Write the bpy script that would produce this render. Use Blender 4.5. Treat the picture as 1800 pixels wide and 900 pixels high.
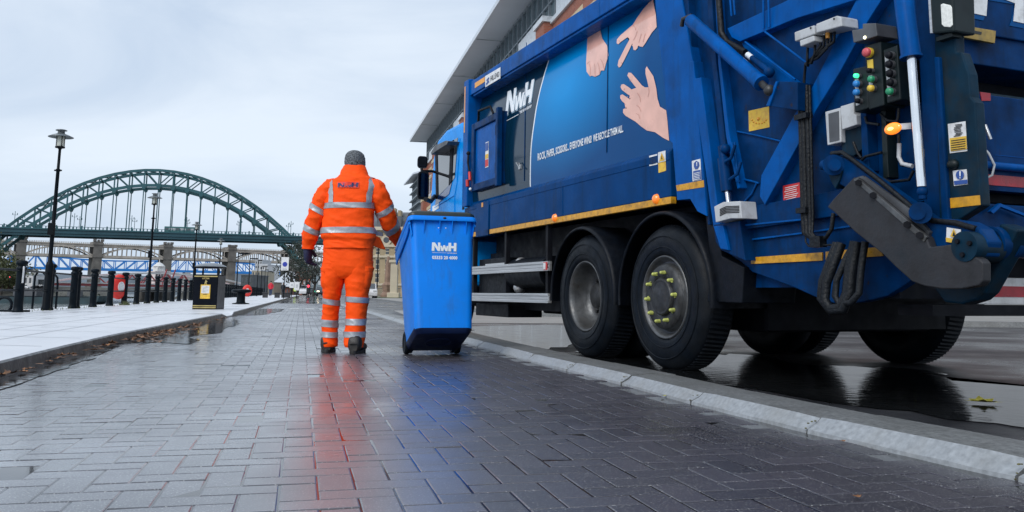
import bpy, bmesh, math, random
from mathutils import Vector, Matrix, noise
random.seed(7)
R_ = math.radians
for o in list(bpy.data.objects): bpy.data.objects.remove(o)
SC = bpy.context.scene
COL = SC.collection

# ------------------------------------------------------------ camera
F_, PX, PY, YH, RHO, HC = 1520.0, 900.0, 293.0, 518.0, 0.010, 0.52
PIT = math.atan((YH - PY) / F_)
FW = Vector((0, math.cos(PIT), math.sin(PIT)))
_r, _u = Vector((1, 0, 0)), Vector((0, -math.sin(PIT), math.cos(PIT)))
RT = _r * math.cos(RHO) + _u * math.sin(RHO)
UP = -_r * math.sin(RHO) + _u * math.cos(RHO)
CAM = Vector((0, 0, HC))
cd = bpy.data.cameras.new('camera'); cam = bpy.data.objects.new('camera', cd); COL.objects.link(cam)
cd.sensor_width = 36; cd.lens = F_ * 36 / 1800; cd.shift_y = -(450 - PY) / 1800
cd.clip_start = 0.05; cd.clip_end = 9000
m = Matrix((RT, UP, -FW)).transposed().to_4x4(); m.translation = CAM
cam.matrix_world = m
SC.camera = cam

# ------------------------------------------------------------ world: overcast sky
W = bpy.data.worlds.new('World'); SC.world = W; W.use_nodes = True
nt = W.node_tree; nt.nodes.clear()
def N(t, **kw):
    n = nt.nodes.new(t)
    for k, v in kw.items(): setattr(n, k, v)
    return n
SUN_EL, SUN_AZ = R_(40), R_(212)      # azimuth clockwise from +Y
sky = N('ShaderNodeTexSky', sky_type='NISHITA', sun_disc=False, sun_elevation=SUN_EL, sun_rotation=SUN_AZ)
tc = N('ShaderNodeTexCoord'); mp = N('ShaderNodeMapping'); mp.inputs['Scale'].default_value = (1.0, 1.0, 3.2)
nz = N('ShaderNodeTexNoise'); nz.inputs['Scale'].default_value = 1.9; nz.inputs['Detail'].default_value = 6; nz.inputs['Roughness'].default_value = .55
nz.inputs['Distortion'].default_value = .6
cr = N('ShaderNodeValToRGB')
cr.color_ramp.elements[0].position = .34; cr.color_ramp.elements[0].color = (4.05, 4.9, 6.1, 1)
cr.color_ramp.elements[1].position = .68; cr.color_ramp.elements[1].color = (5.85, 6.5, 7.3, 1)
mx = N('ShaderNodeMix', data_type='RGBA'); mx.inputs['Factor'].default_value = .93
bg = N('ShaderNodeBackground'); bg.inputs['Strength'].default_value = .1
wo = N('ShaderNodeOutputWorld')
L = nt.links.new
L(tc.outputs['Generated'], mp.inputs['Vector']); L(mp.outputs['Vector'], nz.inputs['Vector'])
L(nz.outputs['Fac'], cr.inputs['Fac']); L(sky.outputs['Color'], mx.inputs['A']); L(cr.outputs['Color'], mx.inputs['B'])
L(mx.outputs['Result'], bg.inputs['Color']); L(bg.outputs['Background'], wo.inputs['Surface'])
sd = bpy.data.lights.new('sun', 'SUN'); sd.energy = 1.5; sd.angle = R_(38); sd.color = (1, .97, .93)
sun = bpy.data.objects.new('sun', sd); COL.objects.link(sun)
sdir = Vector((math.sin(SUN_AZ) * math.cos(SUN_EL), math.cos(SUN_AZ) * math.cos(SUN_EL), math.sin(SUN_EL)))
sun.rotation_euler = sdir.to_track_quat('Z', 'Y').to_euler(); sun.location = (0, 0, 60)
vs = SC.view_settings; vs.view_transform = 'Standard'; vs.look = 'None'; vs.exposure = 0.5; vs.gamma = 1
vs.use_curve_mapping = False

# ------------------------------------------------------------ pixel helpers (photo pixels, 1800 x 900)
def ray(x, y): return FW + RT * ((x - PX) / F_) + UP * ((PY - y) / F_)
def gp(x, y, z=0.0):
    d = ray(x, y); return CAM + d * ((z - HC) / d.z)
def atY(x, y, Y):
    d = ray(x, y); return CAM + d * (Y / d.y)
_d = ray(264, 512); TT = Vector((_d.x, _d.y)).normalized(); TR = Vector((TT.y, -TT.x))
TP0 = Vector(atY(1165, 522, 6.33).xy)
TPHI = math.atan2(-TT.x, TT.y)
def tp(x, y, b=0.0):          # photo pixel -> truck-local point on the plane b
    d = ray(x, y); s = (TR.dot(TP0) + b) / TR.dot(d.xy); P = CAM + d * s
    return Vector((b, (P.xy - TP0).dot(TT), P.z))
def tr(x, y, a):              # photo pixel -> truck-local point on the rear plane a
    d = ray(x, y); s = (TT.dot(TP0) + a) / TT.dot(d.xy); P = CAM + d * s
    return Vector(((P.xy - TP0).dot(TR), a, P.z))

# ------------------------------------------------------------ materials
def mat(name, col, rough=.5, metal=0., coat=0., spec=.5, var=.12, vscale=6., rvar=.1, bump=0., bscale=60., dirt=None, dscale=3., damt=.5, emit=None, estr=0., trans=0., stretch=None, streak=None, rust=None):
    M = bpy.data.materials.new(name); M.use_nodes = True
    t = M.node_tree; b = t.nodes['Principled BSDF']; ln = t.links.new
    b.inputs['Metallic'].default_value = metal; b.inputs['Coat Weight'].default_value = coat; b.inputs['Coat Roughness'].default_value = .06
    b.inputs['Specular IOR Level'].default_value = spec; b.inputs['Transmission Weight'].default_value = trans
    co = t.nodes.new('ShaderNodeTexCoord'); src = co.outputs['Object']
    if stretch:
        mpn = t.nodes.new('ShaderNodeMapping'); mpn.inputs['Scale'].default_value = stretch
        ln(src, mpn.inputs['Vector']); src = mpn.outputs['Vector']
    n1 = t.nodes.new('ShaderNodeTexNoise'); n1.inputs['Scale'].default_value = vscale; n1.inputs['Detail'].default_value = 5
    ln(src, n1.inputs['Vector'])
    r1 = t.nodes.new('ShaderNodeValToRGB')
    lo = [max(0, c * (1 - var)) for c in col[:3]]; hi = [min(1, c * (1 + var)) for c in col[:3]]
    r1.color_ramp.elements[0].position = .32; r1.color_ramp.elements[0].color = (*lo, 1)
    r1.color_ramp.elements[1].position = .68; r1.color_ramp.elements[1].color = (*hi, 1)
    ln(n1.outputs['Fac'], r1.inputs['Fac']); out = r1.outputs['Color']
    if dirt:
        n2 = t.nodes.new('ShaderNodeTexNoise'); n2.inputs['Scale'].default_value = dscale; n2.inputs['Detail'].default_value = 8; n2.inputs['Roughness'].default_value = .65
        ln(src, n2.inputs['Vector'])
        r2 = t.nodes.new('ShaderNodeValToRGB'); r2.color_ramp.elements[0].position = .48; r2.color_ramp.elements[1].position = .72
        r2.color_ramp.elements[1].color = (damt, damt, damt, 1)
        ln(n2.outputs['Fac'], r2.inputs['Fac'])
        mm = t.nodes.new('ShaderNodeMix'); mm.data_type = 'RGBA'; mm.inputs['B'].default_value = (*dirt, 1)
        ln(r2.outputs['Color'], mm.inputs['Factor']); ln(out, mm.inputs['A']); out = mm.outputs['Result']
    if streak:
        for (sx, sy, sz), amt, lo_, hi_, scol in [((7, 7, .45), .55, .52, .74, streak), ((1.6, 1.6, 1.6), .35, .55, .75, streak)] + ([((9, 9, 6), .85, .66, .70, rust), ((2, 2, .7), .4, .62, .72, rust)] if rust else []):
            mp3 = t.nodes.new('ShaderNodeMapping'); mp3.inputs['Scale'].default_value = (sx, sy, sz); ln(co.outputs['Object'], mp3.inputs['Vector'])
            n6 = t.nodes.new('ShaderNodeTexNoise'); n6.inputs['Scale'].default_value = 2.2; n6.inputs['Detail'].default_value = 7; n6.inputs['Roughness'].default_value = .62; ln(mp3.outputs['Vector'], n6.inputs['Vector'])
            r6 = t.nodes.new('ShaderNodeValToRGB'); r6.color_ramp.elements[0].position = lo_; r6.color_ramp.elements[1].position = hi_; r6.color_ramp.elements[1].color = (amt, amt, amt, 1); ln(n6.outputs['Fac'], r6.inputs['Fac'])
            m6 = t.nodes.new('ShaderNodeMix'); m6.data_type = 'RGBA'; m6.inputs['B'].default_value = (*scol, 1); ln(r6.outputs['Color'], m6.inputs['Factor']); ln(out, m6.inputs['A']); out = m6.outputs['Result']
    ln(out, b.inputs['Base Color'])
    mr = t.nodes.new('ShaderNodeMapRange'); mr.inputs['To Min'].default_value = max(.01, rough - rvar); mr.inputs['To Max'].default_value = min(1, rough + rvar)
    mr.inputs['From Min'].default_value = .3; mr.inputs['From Max'].default_value = .7
    n3 = t.nodes.new('ShaderNodeTexNoise'); n3.inputs['Scale'].default_value = vscale * 1.7; n3.inputs['Detail'].default_value = 4
    ln(src, n3.inputs['Vector']); ln(n3.outputs['Fac'], mr.inputs['Value']); ln(mr.outputs['Result'], b.inputs['Roughness'])
    if bump:
        n4 = t.nodes.new('ShaderNodeTexNoise'); n4.inputs['Scale'].default_value = bscale; n4.inputs['Detail'].default_value = 4
        ln(src, n4.inputs['Vector'])
        bm = t.nodes.new('ShaderNodeBump'); bm.inputs['Strength'].default_value = bump; bm.inputs['Distance'].default_value = .01
        ln(n4.outputs['Fac'], bm.inputs['Height']); ln(bm.outputs['Normal'], b.inputs['Normal'])
    if emit:
        b.inputs['Emission Color'].default_value = (*emit, 1); b.inputs['Emission Strength'].default_value = estr
    return M

# ------------------------------------------------------------ mesh builder
class MB:
    def __init__(s): s.v = []; s.f = []; s.mi = []; s.sm = []
    def add(s, vs, fs, mi=0, smooth=False):
        k = len(s.v); s.v += [Vector(v) for v in vs]
        for f in fs: s.f.append([i + k for i in f]); s.mi.append(mi); s.sm.append(smooth)
        return s
    def box(s, lo, hi, mi=0, M=None):
        x0, y0, z0 = lo; x1, y1, z1 = hi
        vs = [Vector(p) for p in ((x0,y0,z0),(x1,y0,z0),(x1,y1,z0),(x0,y1,z0),(x0,y0,z1),(x1,y0,z1),(x1,y1,z1),(x0,y1,z1))]
        if M: vs = [M @ v for v in vs]
        return s.add(vs, [(0,3,2,1),(4,5,6,7),(0,1,5,4),(1,2,6,5),(2,3,7,6),(3,0,4,7)], mi)
    def cbox(s, c, d, mi=0, M=None):
        c = Vector(c); d = Vector(d) / 2; return s.box(c - d, c + d, mi, M)
    def bar(s, p0, p1, w, h, mi=0, up=(0, 0, 1)):
        p0 = Vector(p0); p1 = Vector(p1); d = (p1 - p0).normalized(); up = Vector(up)
        if abs(d.dot(up)) > .98: up = Vector((1, 0, 0)) if abs(d.x) < .9 else Vector((0, 1, 0))
        a = d.cross(up).normalized() * w / 2; b = a.cross(d).normalized() * h / 2
        q = [p0-a-b, p0+a-b, p0+a+b, p0-a+b, p1-a-b, p1+a-b, p1+a+b, p1-a+b]
        return s.add(q, [(0,3,2,1),(4,5,6,7),(0,1,5,4),(1,2,6,5),(2,3,7,6),(3,0,4,7)], mi)
    def cyl(s, p0, p1, r0, r1=None, n=14, mi=0, cap=True, smooth=True):
        p0 = Vector(p0); p1 = Vector(p1); r1 = r0 if r1 is None else r1
        d = (p1 - p0).normalized(); u = d.orthogonal().normalized(); w = d.cross(u)
        vs = []
        for p, r in ((p0, r0), (p1, r1)):
            for i in range(n):
                t = 2 * math.pi * i / n; vs.append(p + (u * math.cos(t) + w * math.sin(t)) * r)
        s.add(vs, [(i, (i+1) % n, n + (i+1) % n, n + i) for i in range(n)], mi, smooth)
        if cap: s.add(vs[:n], [tuple(range(n))[::-1]], mi); s.add(vs[n:], [tuple(range(n))], mi)
        return s
    def tube(s, path, r, n=8, mi=0):
        P = [Vector(p) for p in path]; rings = []; u = None
        for i, p in enumerate(P):
            d = (P[min(i+1, len(P)-1)] - P[max(i-1, 0)]).normalized()
            u = d.orthogonal().normalized() if u is None else (u - d * u.dot(d)).normalized()
            w = d.cross(u); rr = r[i] if isinstance(r, (list, tuple)) else r
            rings.append([p + (u * math.cos(2*math.pi*k/n) + w * math.sin(2*math.pi*k/n)) * rr for k in range(n)])
        vs = [v for q in rings for v in q]; fs = []
        for i in range(len(P) - 1):
            for k in range(n): fs.append((i*n+k, i*n+(k+1) % n, (i+1)*n+(k+1) % n, (i+1)*n+k))
        s.add(vs, fs, mi, True); s.add(rings[0], [tuple(range(n))[::-1]], mi); s.add(rings[-1], [tuple(range(n))], mi)
        return s
    def lathe(s, prof, M=None, n=24, mi=0, smooth=True):   # profile of (r, z) about local z
        vs = []
        for r, z in prof:
            for k in range(n):
                t = 2*math.pi*k/n; v = Vector((r*math.cos(t), r*math.sin(t), z)); vs.append(M @ v if M else v)
        fs = [(i*n+k, i*n+(k+1) % n, (i+1)*n+(k+1) % n, (i+1)*n+k) for i in range(len(prof)-1) for k in range(n)]
        return s.add(vs, fs, mi, smooth)
    def prism(s, poly, d, mi=0):     # 3D polygon extruded by vector d
        n = len(poly); P = [Vector(p) for p in poly]; d = Vector(d); Q = [p + d for p in P]
        s.add(P + Q, [tuple(range(n))[::-1], tuple(range(n, 2*n))] + [(i, (i+1) % n, n + (i+1) % n, n + i) for i in range(n)], mi)
        return s
    def poly(s, P, mi=0): return s.add(P, [tuple(range(len(P)))], mi)
    def ball(s, c, r, n=12, mi=0, sc=(1, 1, 1)):
        c = Vector(c); m_ = n // 2; vs = []
        for i in range(m_ + 1):
            t = math.pi * i / m_
            for k in range(n):
                p = 2*math.pi*k/n; vs.append(c + Vector((r*sc[0]*math.sin(t)*math.cos(p), r*sc[1]*math.sin(t)*math.sin(p), r*sc[2]*math.cos(t))))
        return s.add(vs, [(i*n+k, (i+1)*n+k, (i+1)*n+(k+1) % n, i*n+(k+1) % n) for i in range(m_) for k in range(n)], mi, True)
    def build(s, name, mats, parent=None, bevel=0, fix=True, merge=False):
        me = bpy.data.meshes.new(name); me.from_pydata([tuple(v) for v in s.v], [], s.f)
        mats = mats if isinstance(mats, (list, tuple)) else [mats]
        for q in mats: me.materials.append(q)
        me.polygons.foreach_set('material_index', s.mi); me.polygons.foreach_set('use_smooth', s.sm)
        if fix or merge:
            b = bmesh.new(); b.from_mesh(me)
            if merge: bmesh.ops.remove_doubles(b, verts=b.verts, dist=1e-4)
            if fix: bmesh.ops.recalc_face_normals(b, faces=b.faces)
            b.to_mesh(me); b.free()
        me.update()
        o = bpy.data.objects.new(name, me); COL.objects.link(o)
        if parent: o.parent = parent
        if bevel:
            bv = o.modifiers.new('bevel', 'BEVEL'); bv.width = bevel; bv.segments = 2; bv.limit_method = 'ANGLE'; bv.angle_limit = R_(40)
        return o
def tag(o, label=None, cat=None, group=None, kind=None):
    if label: o['label'] = label
    if cat: o['category'] = cat
    if group: o['group'] = group
    if kind: o['kind'] = kind
    return o
def empty(name, loc=(0, 0, 0), rz=0., label=None, cat=None, group=None):
    o = bpy.data.objects.new(name, None); COL.objects.link(o); o.location = loc; o.rotation_euler = (0, 0, rz); o.empty_display_size = .2
    return tag(o, label, cat, group)
def kids(o): return [c for c in bpy.data.objects if c.parent == o]
def copy_tree(o, parent=None):
    c = o.copy(); COL.objects.link(c)
    if parent: c.parent = parent
    for ch in kids(o): copy_tree(ch, c)
    return c
def txt(s, fn, bold=0., sx=1., name='t'):      # text as (verts, faces); fn maps x in 0..1 and y in 0..1 to 3D
    cu = bpy.data.curves.new(name, 'FONT'); cu.body = s; cu.size = 1; cu.offset = bold; cu.resolution_u = 2
    ob = bpy.data.objects.new(name, cu); COL.objects.link(ob)
    dg = bpy.context.evaluated_depsgraph_get(); me = bpy.data.meshes.new_from_object(ob.evaluated_get(dg))
    V = [v.co.copy() for v in me.vertices]; Fc = [tuple(p.vertices) for p in me.polygons]
    bpy.data.objects.remove(ob); bpy.data.curves.remove(cu); bpy.data.meshes.remove(me)
    x0 = min(v.x for v in V); x1 = max(v.x for v in V); y0 = min(v.y for v in V); y1 = max(v.y for v in V)
    return [fn((v.x-x0)/(x1-x0), (v.y-y0)/(y1-y0)) for v in V], Fc
def quadmap(p00, p10, p11, p01):               # unit square to four 3D corners
    p00, p10, p11, p01 = map(Vector, (p00, p10, p11, p01))
    return lambda x, y: (p00*(1-x) + p10*x)*(1-y) + (p01*(1-x) + p11*x)*y
# the three block letters of the operator's logo in a 3.05 x 1 box
LOGO = [[(0,0),(.06,1),(.42,1),(.80,.42),(.78,1),(1.06,1),(1.02,0),(.72,0),(.34,.6),(.32,0)],
        [(1.06,.62),(1.16,0),(1.40,0),(1.53,.36),(1.66,0),(1.92,0),(2.04,.62),(1.84,.62),(1.78,.3),(1.64,.70),(1.44,.70),(1.29,.3),(1.25,.62)],
        [(2.02,0),(2.08,1),(2.40,1),(2.38,.62),(2.72,.62),(2.74,1),(3.05,1),(2.99,0),(2.68,0),(2.70,.36),(2.36,.36),(2.34,0)]]
def logo(mb, fn, mi=0, dx=0., dy=0., grow=1.):
    for P in LOGO: mb.poly([fn((x + dx)/3.05, (y*grow + dy)) for x, y in P], mi)
RV = lambda v, y, z=0.: Vector((v - .24*y, y, z))      # along the road: offset v, distance y
# ------------------------------------------------------------ ground materials
def wet(name, c1, c2, sc=4., r0=.05, r1=.4, puddle=.5, bump=.2, bsc=140., speck=0., attr=False, spec=.5, coat=0.):
    M = bpy.data.materials.new(name); M.use_nodes = True
    t = M.node_tree; b = t.nodes['Principled BSDF']; ln = t.links.new; nn = t.nodes.new
    co = nn('ShaderNodeTexCoord').outputs['Object']
    n1 = nn('ShaderNodeTexNoise'); n1.inputs['Scale'].default_value = sc; n1.inputs['Detail'].default_value = 7; ln(co, n1.inputs['Vector'])
    mx = nn('ShaderNodeMix'); mx.data_type = 'RGBA'; mx.inputs['A'].default_value = (*c1, 1); mx.inputs['B'].default_value = (*c2, 1)
    fac = n1.outputs['Fac']
    if attr:
        at = nn('ShaderNodeAttribute'); at.attribute_name = 'rnd'
        ad = nn('ShaderNodeMath'); ad.operation = 'MULTIPLY_ADD'; ad.inputs[1].default_value = .55; ln(at.outputs['Fac'], ad.inputs[0])
        sb = nn('ShaderNodeMath'); sb.operation = 'MULTIPLY'; sb.inputs[1].default_value = .5; ln(fac, sb.inputs[0]); ln(sb.outputs[0], ad.inputs[2]); fac = ad.outputs[0]
    ln(fac, mx.inputs['Factor']); out = mx.outputs['Result']
    if speck:
        n5 = nn('ShaderNodeTexNoise'); n5.inputs['Scale'].default_value = 170; n5.inputs['Detail'].default_value = 2; ln(co, n5.inputs['Vector'])
        r5 = nn('ShaderNodeValToRGB'); r5.color_ramp.elements[0].position = .60; r5.color_ramp.elements[1].position = .68; ln(n5.outputs['Fac'], r5.inputs['Fac'])
        m5 = nn('ShaderNodeMix'); m5.data_type = 'RGBA'; m5.inputs['B'].default_value = (speck, speck*.98, speck*.95, 1)
        ln(r5.outputs['Color'], m5.inputs['Factor']); ln(out, m5.inputs['A']); out = m5.outputs['Result']
    ln(out, b.inputs['Base Color'])
    n2 = nn('ShaderNodeTexNoise'); n2.inputs['Scale'].default_value = .55; n2.inputs['Detail'].default_value = 6; n2.inputs['Roughness'].default_value = .6; ln(co, n2.inputs['Vector'])
    r2 = nn('ShaderNodeMapRange'); r2.inputs['From Min'].default_value = puddle - .1; r2.inputs['From Max'].default_value = puddle + .1
    r2.inputs['To Min'].default_value = r0; r2.inputs['To Max'].default_value = r1; ln(n2.outputs['Fac'], r2.inputs['Value'])
    ln(r2.outputs['Result'], b.inputs['Roughness']); b.inputs['Specular IOR Level'].default_value = spec; b.inputs['Coat Roughness'].default_value = .34; b.inputs['Coat IOR'].default_value = 1.85
    n3 = nn('ShaderNodeTexNoise'); n3.inputs['Scale'].default_value = bsc; n3.inputs['Detail'].default_value = 3; ln(co, n3.inputs['Vector'])
    r3 = nn('ShaderNodeMapRange'); r3.inputs['From Min'].default_value = puddle - .1; r3.inputs['From Max'].default_value = puddle + .1
    r3.inputs['To Min'].default_value = bump * .12; r3.inputs['To Max'].default_value = bump; ln(n2.outputs['Fac'], r3.inputs['Value'])
    bm = nn('ShaderNodeBump'); bm.inputs['Distance'].default_value = .004; ln(r3.outputs['Result'], bm.inputs['Strength'])
    ln(n3.outputs['Fac'], bm.inputs['Height']); ln(bm.outputs['Normal'], b.inputs['Normal'])
    if coat:         # the lane falls to the left kerb: wetter there, drier along the granite
        sp = nn('ShaderNodeSeparateXYZ'); ln(co, sp.inputs[0]); a1 = nn('ShaderNodeMath'); a1.operation = 'MULTIPLY_ADD'; a1.inputs[1].default_value = .26; ln(sp.outputs['Y'], a1.inputs[0]); ln(sp.outputs['X'], a1.inputs[2])
        a2 = nn('ShaderNodeMath'); a2.operation = 'MULTIPLY_ADD'; a2.inputs[1].default_value = 1.6; ln(n2.outputs['Fac'], a2.inputs[0]); ln(a1.outputs[0], a2.inputs[2])
        m8 = nn('ShaderNodeMapRange'); m8.inputs['From Min'].default_value = 1.0; m8.inputs['From Max'].default_value = 2.4; m8.inputs['To Min'].default_value = coat; m8.inputs['To Max'].default_value = .10
        ln(a2.outputs[0], m8.inputs['Value']); ln(m8.outputs['Result'], b.inputs['Coat Weight'])
        m9 = nn('ShaderNodeMapRange'); m9.inputs['From Min'].default_value = -.3; m9.inputs['From Max'].default_value = .95; m9.inputs['To Min'].default_value = .07; m9.inputs['To Max'].default_value = .34
        ln(a2.outputs[0], m9.inputs['Value']); ln(m9.outputs['Result'], b.inputs['Coat Roughness'])
        n7 = nn('ShaderNodeTexNoise'); n7.inputs['Scale'].default_value = 150; n7.inputs['Detail'].default_value = 2; ln(co, n7.inputs['Vector'])
        b7 = nn('ShaderNodeBump'); b7.inputs['Distance'].default_value = .004; b7.inputs['Strength'].default_value = .16; ln(n7.outputs['Fac'], b7.inputs['Height']); ln(b7.outputs['Normal'], b.inputs['Coat Normal'])
    return M
M_brick = wet('wet_brick', (.020, .019, .026), (.056, .051, .064), sc=5, coat=1., r0=.22, r1=.46, puddle=.5, bump=.5, bsc=210, speck=.30, spec=.45, attr=True)
M_joint = wet('wet_joint', (.012, .012, .014), (.03, .028, .028), r0=.03, r1=.14, bump=.08)
M_flag = wet('wet_flagstone', (.56, .58, .62), (.72, .735, .76), sc=1.2, r0=.22, r1=.45, puddle=.45, bump=.12)
M_road = wet('wet_asphalt', (.010, .011, .014), (.034, .035, .040), sc=2.2, r0=.20, r1=.5, puddle=.50, bump=.5, bsc=190, speck=.12)
M_kerbd = mat('wet_shaded_kerb', (.035, .036, .04), rough=.35, var=.4, bump=.4, bscale=50)  # near-black kerb face: wet stone with its shadow put into the colour
M_granite = mat('grey_granite', (.27, .29, .31), rough=.5, var=.18, vscale=45, bump=.22, bscale=70, dirt=(.22, .22, .21), dscale=5, damt=.5)
M_granitet = mat('grey_granite_top', (.165, .17, .17), rough=.42, var=.3, vscale=55, bump=.3, bscale=80, dirt=(.09, .09, .085), dscale=5, damt=.7)
M_moss = mat('kerb_moss', (.11, .10, .03), rough=.9, var=.5, vscale=60, bump=.6)
M_puddle = mat('puddle_water', (.010, .011, .012), rough=.07, rvar=.05, bump=.16, bscale=14., vscale=2.5, var=.3, spec=.6)
M_river = wet('river_water', (.10, .12, .12), (.16, .18, .18), sc=.02, r0=.08, r1=.22, bump=.5, bsc=.7)
M_leaf = mat('dead_leaf', (.22, .095, .03), rough=.6, var=.6, vscale=9)
M_leafy = mat('yellow_leaf', (.40, .36, .06), rough=.55, var=.35, vscale=30)
M_white = mat('worn_white_paint', (.62, .62, .6), rough=.35, var=.2, dirt=(.15, .15, .15), dscale=7, damt=.8)

# ------------------------------------------------------------ lane: joint bed + herringbone pavers as one sheet
LK = [(-1.35, -1.0), (-2.05, 1.2), (-2.55, 3.2), (-3.06, 5.32), (-3.43, 6.7), (-3.92, 8.7), (-4.52, 11.6), (-5.80, 17.9)]
LK2 = [(-6.06, 19.3), (-7.38, 24.9), (-10.9, 40.1), (-20.6, 81.8), (-36, 150)]
RK = [(2.2, -1.0), (1.84, 1.0), (1.47, 2.58), (1.0, 3.87), (.58, 5.5), (.14, 6.9), (-.39, 8.98), (-1.87, 15.05), (-3.56, 22.2), (-7.6, 38.6), (-18.9, 86), (-34.3, 150)]
def xat(line, y):
    for (x0, y0), (x1, y1) in zip(line, line[1:]):
        if y0 <= y <= y1: return x0 + (x1 - x0) * (y - y0) / (y1 - y0)
    return line[-1][0]
LKA = LK + LK2
def strip(mb, la, lb, ys, z, mi=0):
    P = [(xat(la, y), y, z) for y in ys]; Q = [(xat(lb, y), y, z) for y in ys]
    mb.add(P + Q, [(i, i+1, len(P)+i+1, len(P)+i) for i in range(len(P)-1)], mi)
pb = MB()
ys = [-1 + i*.5 for i in range(60)] + [29 + 4*i for i in range(31)]
strip(pb, [(x - .02, y) for x, y in LKA], [(x + .02, y) for x, y in RK], ys, -.0016, 1)
nbrick_f0 = len(pb.f); rnds = [0.] * len(pb.f)
ux, uy = Vector((-.2334, .9724)), Vector((.9724, .2334))       # along the road, across it
org = Vector((0, 2)); Wb = .1; g = .0021; ch = .0034; hz = .0019
def brick(c0, c1, d0, d1):         # across c0..c1, along d0..d1, in brick-widths
    cc = org + uy*((c0+c1)/2*Wb) + ux*((d0+d1)/2*Wb)
    if cc.y < 1.5 or cc.y > 42: return
    if cc.x < xat(LKA, cc.y) + .05 or cc.x > xat(RK, cc.y) - .05: return
    rz = random.gauss(0, .0005) - (.006 if random.random() < .004 else 0); ta = random.gauss(0, .0045); tb = random.gauss(0, .0045)
    A, B, Cc, D = c0*Wb+g, c1*Wb-g, d0*Wb+g, d1*Wb-g
    ma, mb_ = (A+B)/2, (Cc+D)/2
    def P(a, b, z):
        w = org + uy*a + ux*b
        dip = .0009*noise.noise((w.x*.9, w.y*.9, 3.))
        return Vector((w.x, w.y, z + rz + dip + (a-ma)*ta + (b-mb_)*tb))
    far = cc.y > 14
    T = [P(A+ch, Cc+ch, 0), P(B-ch, Cc+ch, 0), P(B-ch, D-ch, 0), P(A+ch, D-ch, 0)]
    Bt = [P(A, Cc, -hz), P(B, Cc, -hz), P(B, D, -hz), P(A, D, -hz)]
    fs = [(0, 1, 2, 3)] + [(4+i, 4+(i+1) % 4, (i+1) % 4, i) for i in range(4)]
    if not far:
        Lw = [v - Vector((0, 0, .012)) for v in Bt]; fs += [(8+i, 8+(i+1) % 4, 4+(i+1) % 4, 4+i) for i in range(4)]
        pb.add(T + Bt + Lw, fs)
    else: pb.add(T + Bt, fs)
    q = random.random(); rnds.extend([q] * len(fs))
for k in range(-90, 460):
    for j in range(-120, 120):
        bx, by = k + 2*j, k - 2*j
        if -32 < bx < 32 and -16 < by < 420:
            brick(bx, bx+2, by, by+1); 
        if -36 < bx < 32 and -16 < by < 420: brick(bx+3, bx+4, by, by+2)
lane = pb.build('brick_paving', [M_brick, M_joint], fix=False); tag(lane, kind='structure')
at = lane.data.attributes.new('rnd', 'FLOAT', 'FACE'); at.data.foreach_set('value', rnds)
# speed-table marks far along the lane
wm = MB()
for vv in (-.35, .15, .6, 1.0): wm.poly([RV(vv, 27.2, .006), RV(vv+.32, 27.2, .006), RV(vv+.3, 28.4, .006), RV(vv+.02, 28.4, .006)])
for vv in (-.5, -.1, .35, .8, 1.2): wm.poly([RV(vv, 31, .006), RV(vv+.28, 31, .006), RV(vv+.28, 31.6, .006), RV(vv, 31.6, .006)])
tag(wm.build('lane_marking', M_white, fix=False), kind='structure')

# ------------------------------------------------------------ right kerb: splayed granite blocks
def off(line, d):
    out = []
    for i, (x, y) in enumerate(line):
        x0, y0 = line[max(0, i-1)]; x1, y1 = line[min(len(line)-1, i+1)]
        t = Vector((x1-x0, y1-y0)).normalized(); out.append((x + t.y*d, y - t.x*d))
    return out
def walk(line, step):
    pts = [Vector(line[0])]; rem = step
    for a, b in zip(line, line[1:]):
        a = Vector(a); b = Vector(b); l = (b-a).length; p = 0
        while l - p >= rem:
            p += rem; pts.append(a + (b-a)*p/l); rem = step
        rem -= l - p
    return pts
kb = MB(); ms = MB()
pts = walk(RK, .92)
for i in range(min(len(pts)-1, 70)):
    a, b = pts[i], pts[i+1]; t = (b-a).normalized(); nrm = Vector((t.y, -t.x)); gp_ = .006
    h = .060 + random.uniform(-.003, .003)
    rows = []
    nseg = 7 if a.y < 9 else 1
    for k in range(nseg + 1):
        p = a + t*gp_ + (b - a - t*gp_*2) * (k/nseg)
        j = random.uniform(-.003, .003) if a.y < 9 else 0; e = .012 if k in (0, nseg) else 0
        rows.append([(*(p + nrm*(.004+j)), -.03), (*(p + nrm*(.012+j)), .012-j), (*(p + nrm*(.05+j+e*.4)), h - .014 - e), (*(p + nrm*(.066+e)), h - e*.5), (*(p + nrm*.19), h+.002), (*(p + nrm*.37), h-.008), (*(p + nrm*.38), -.02)])
    n = 7; vs = [v for r in rows for v in r]
    for q in range(nseg):
        for c in range(6): kb.add([rows[q][c], rows[q][c+1], rows[q+1][c+1], rows[q+1][c]], [(0, 1, 2, 3)], 0 if c < 3 else 1)
    for r in (rows[0], rows[-1]): kb.add(r, [tuple(range(7))], 1)
    if 1.5 < a.y < 7:
        for k in range(26):
            s_ = random.random(); p = a + nrm*(s_*.3) + t*random.uniform(-.006, .006); z = min(h-.012, .01 + s_*.5) - .004
            ms.ball((p.x, p.y, z), random.uniform(.003, .006), 6, sc=(1, 1, .5))
tag(kb.build('kerb', [M_granite, M_granitet], fix=True), kind='structure')
tag(ms.build('moss', M_moss, fix=False), kind='stuff', label='yellow green moss in the granite kerb joints')

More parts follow.
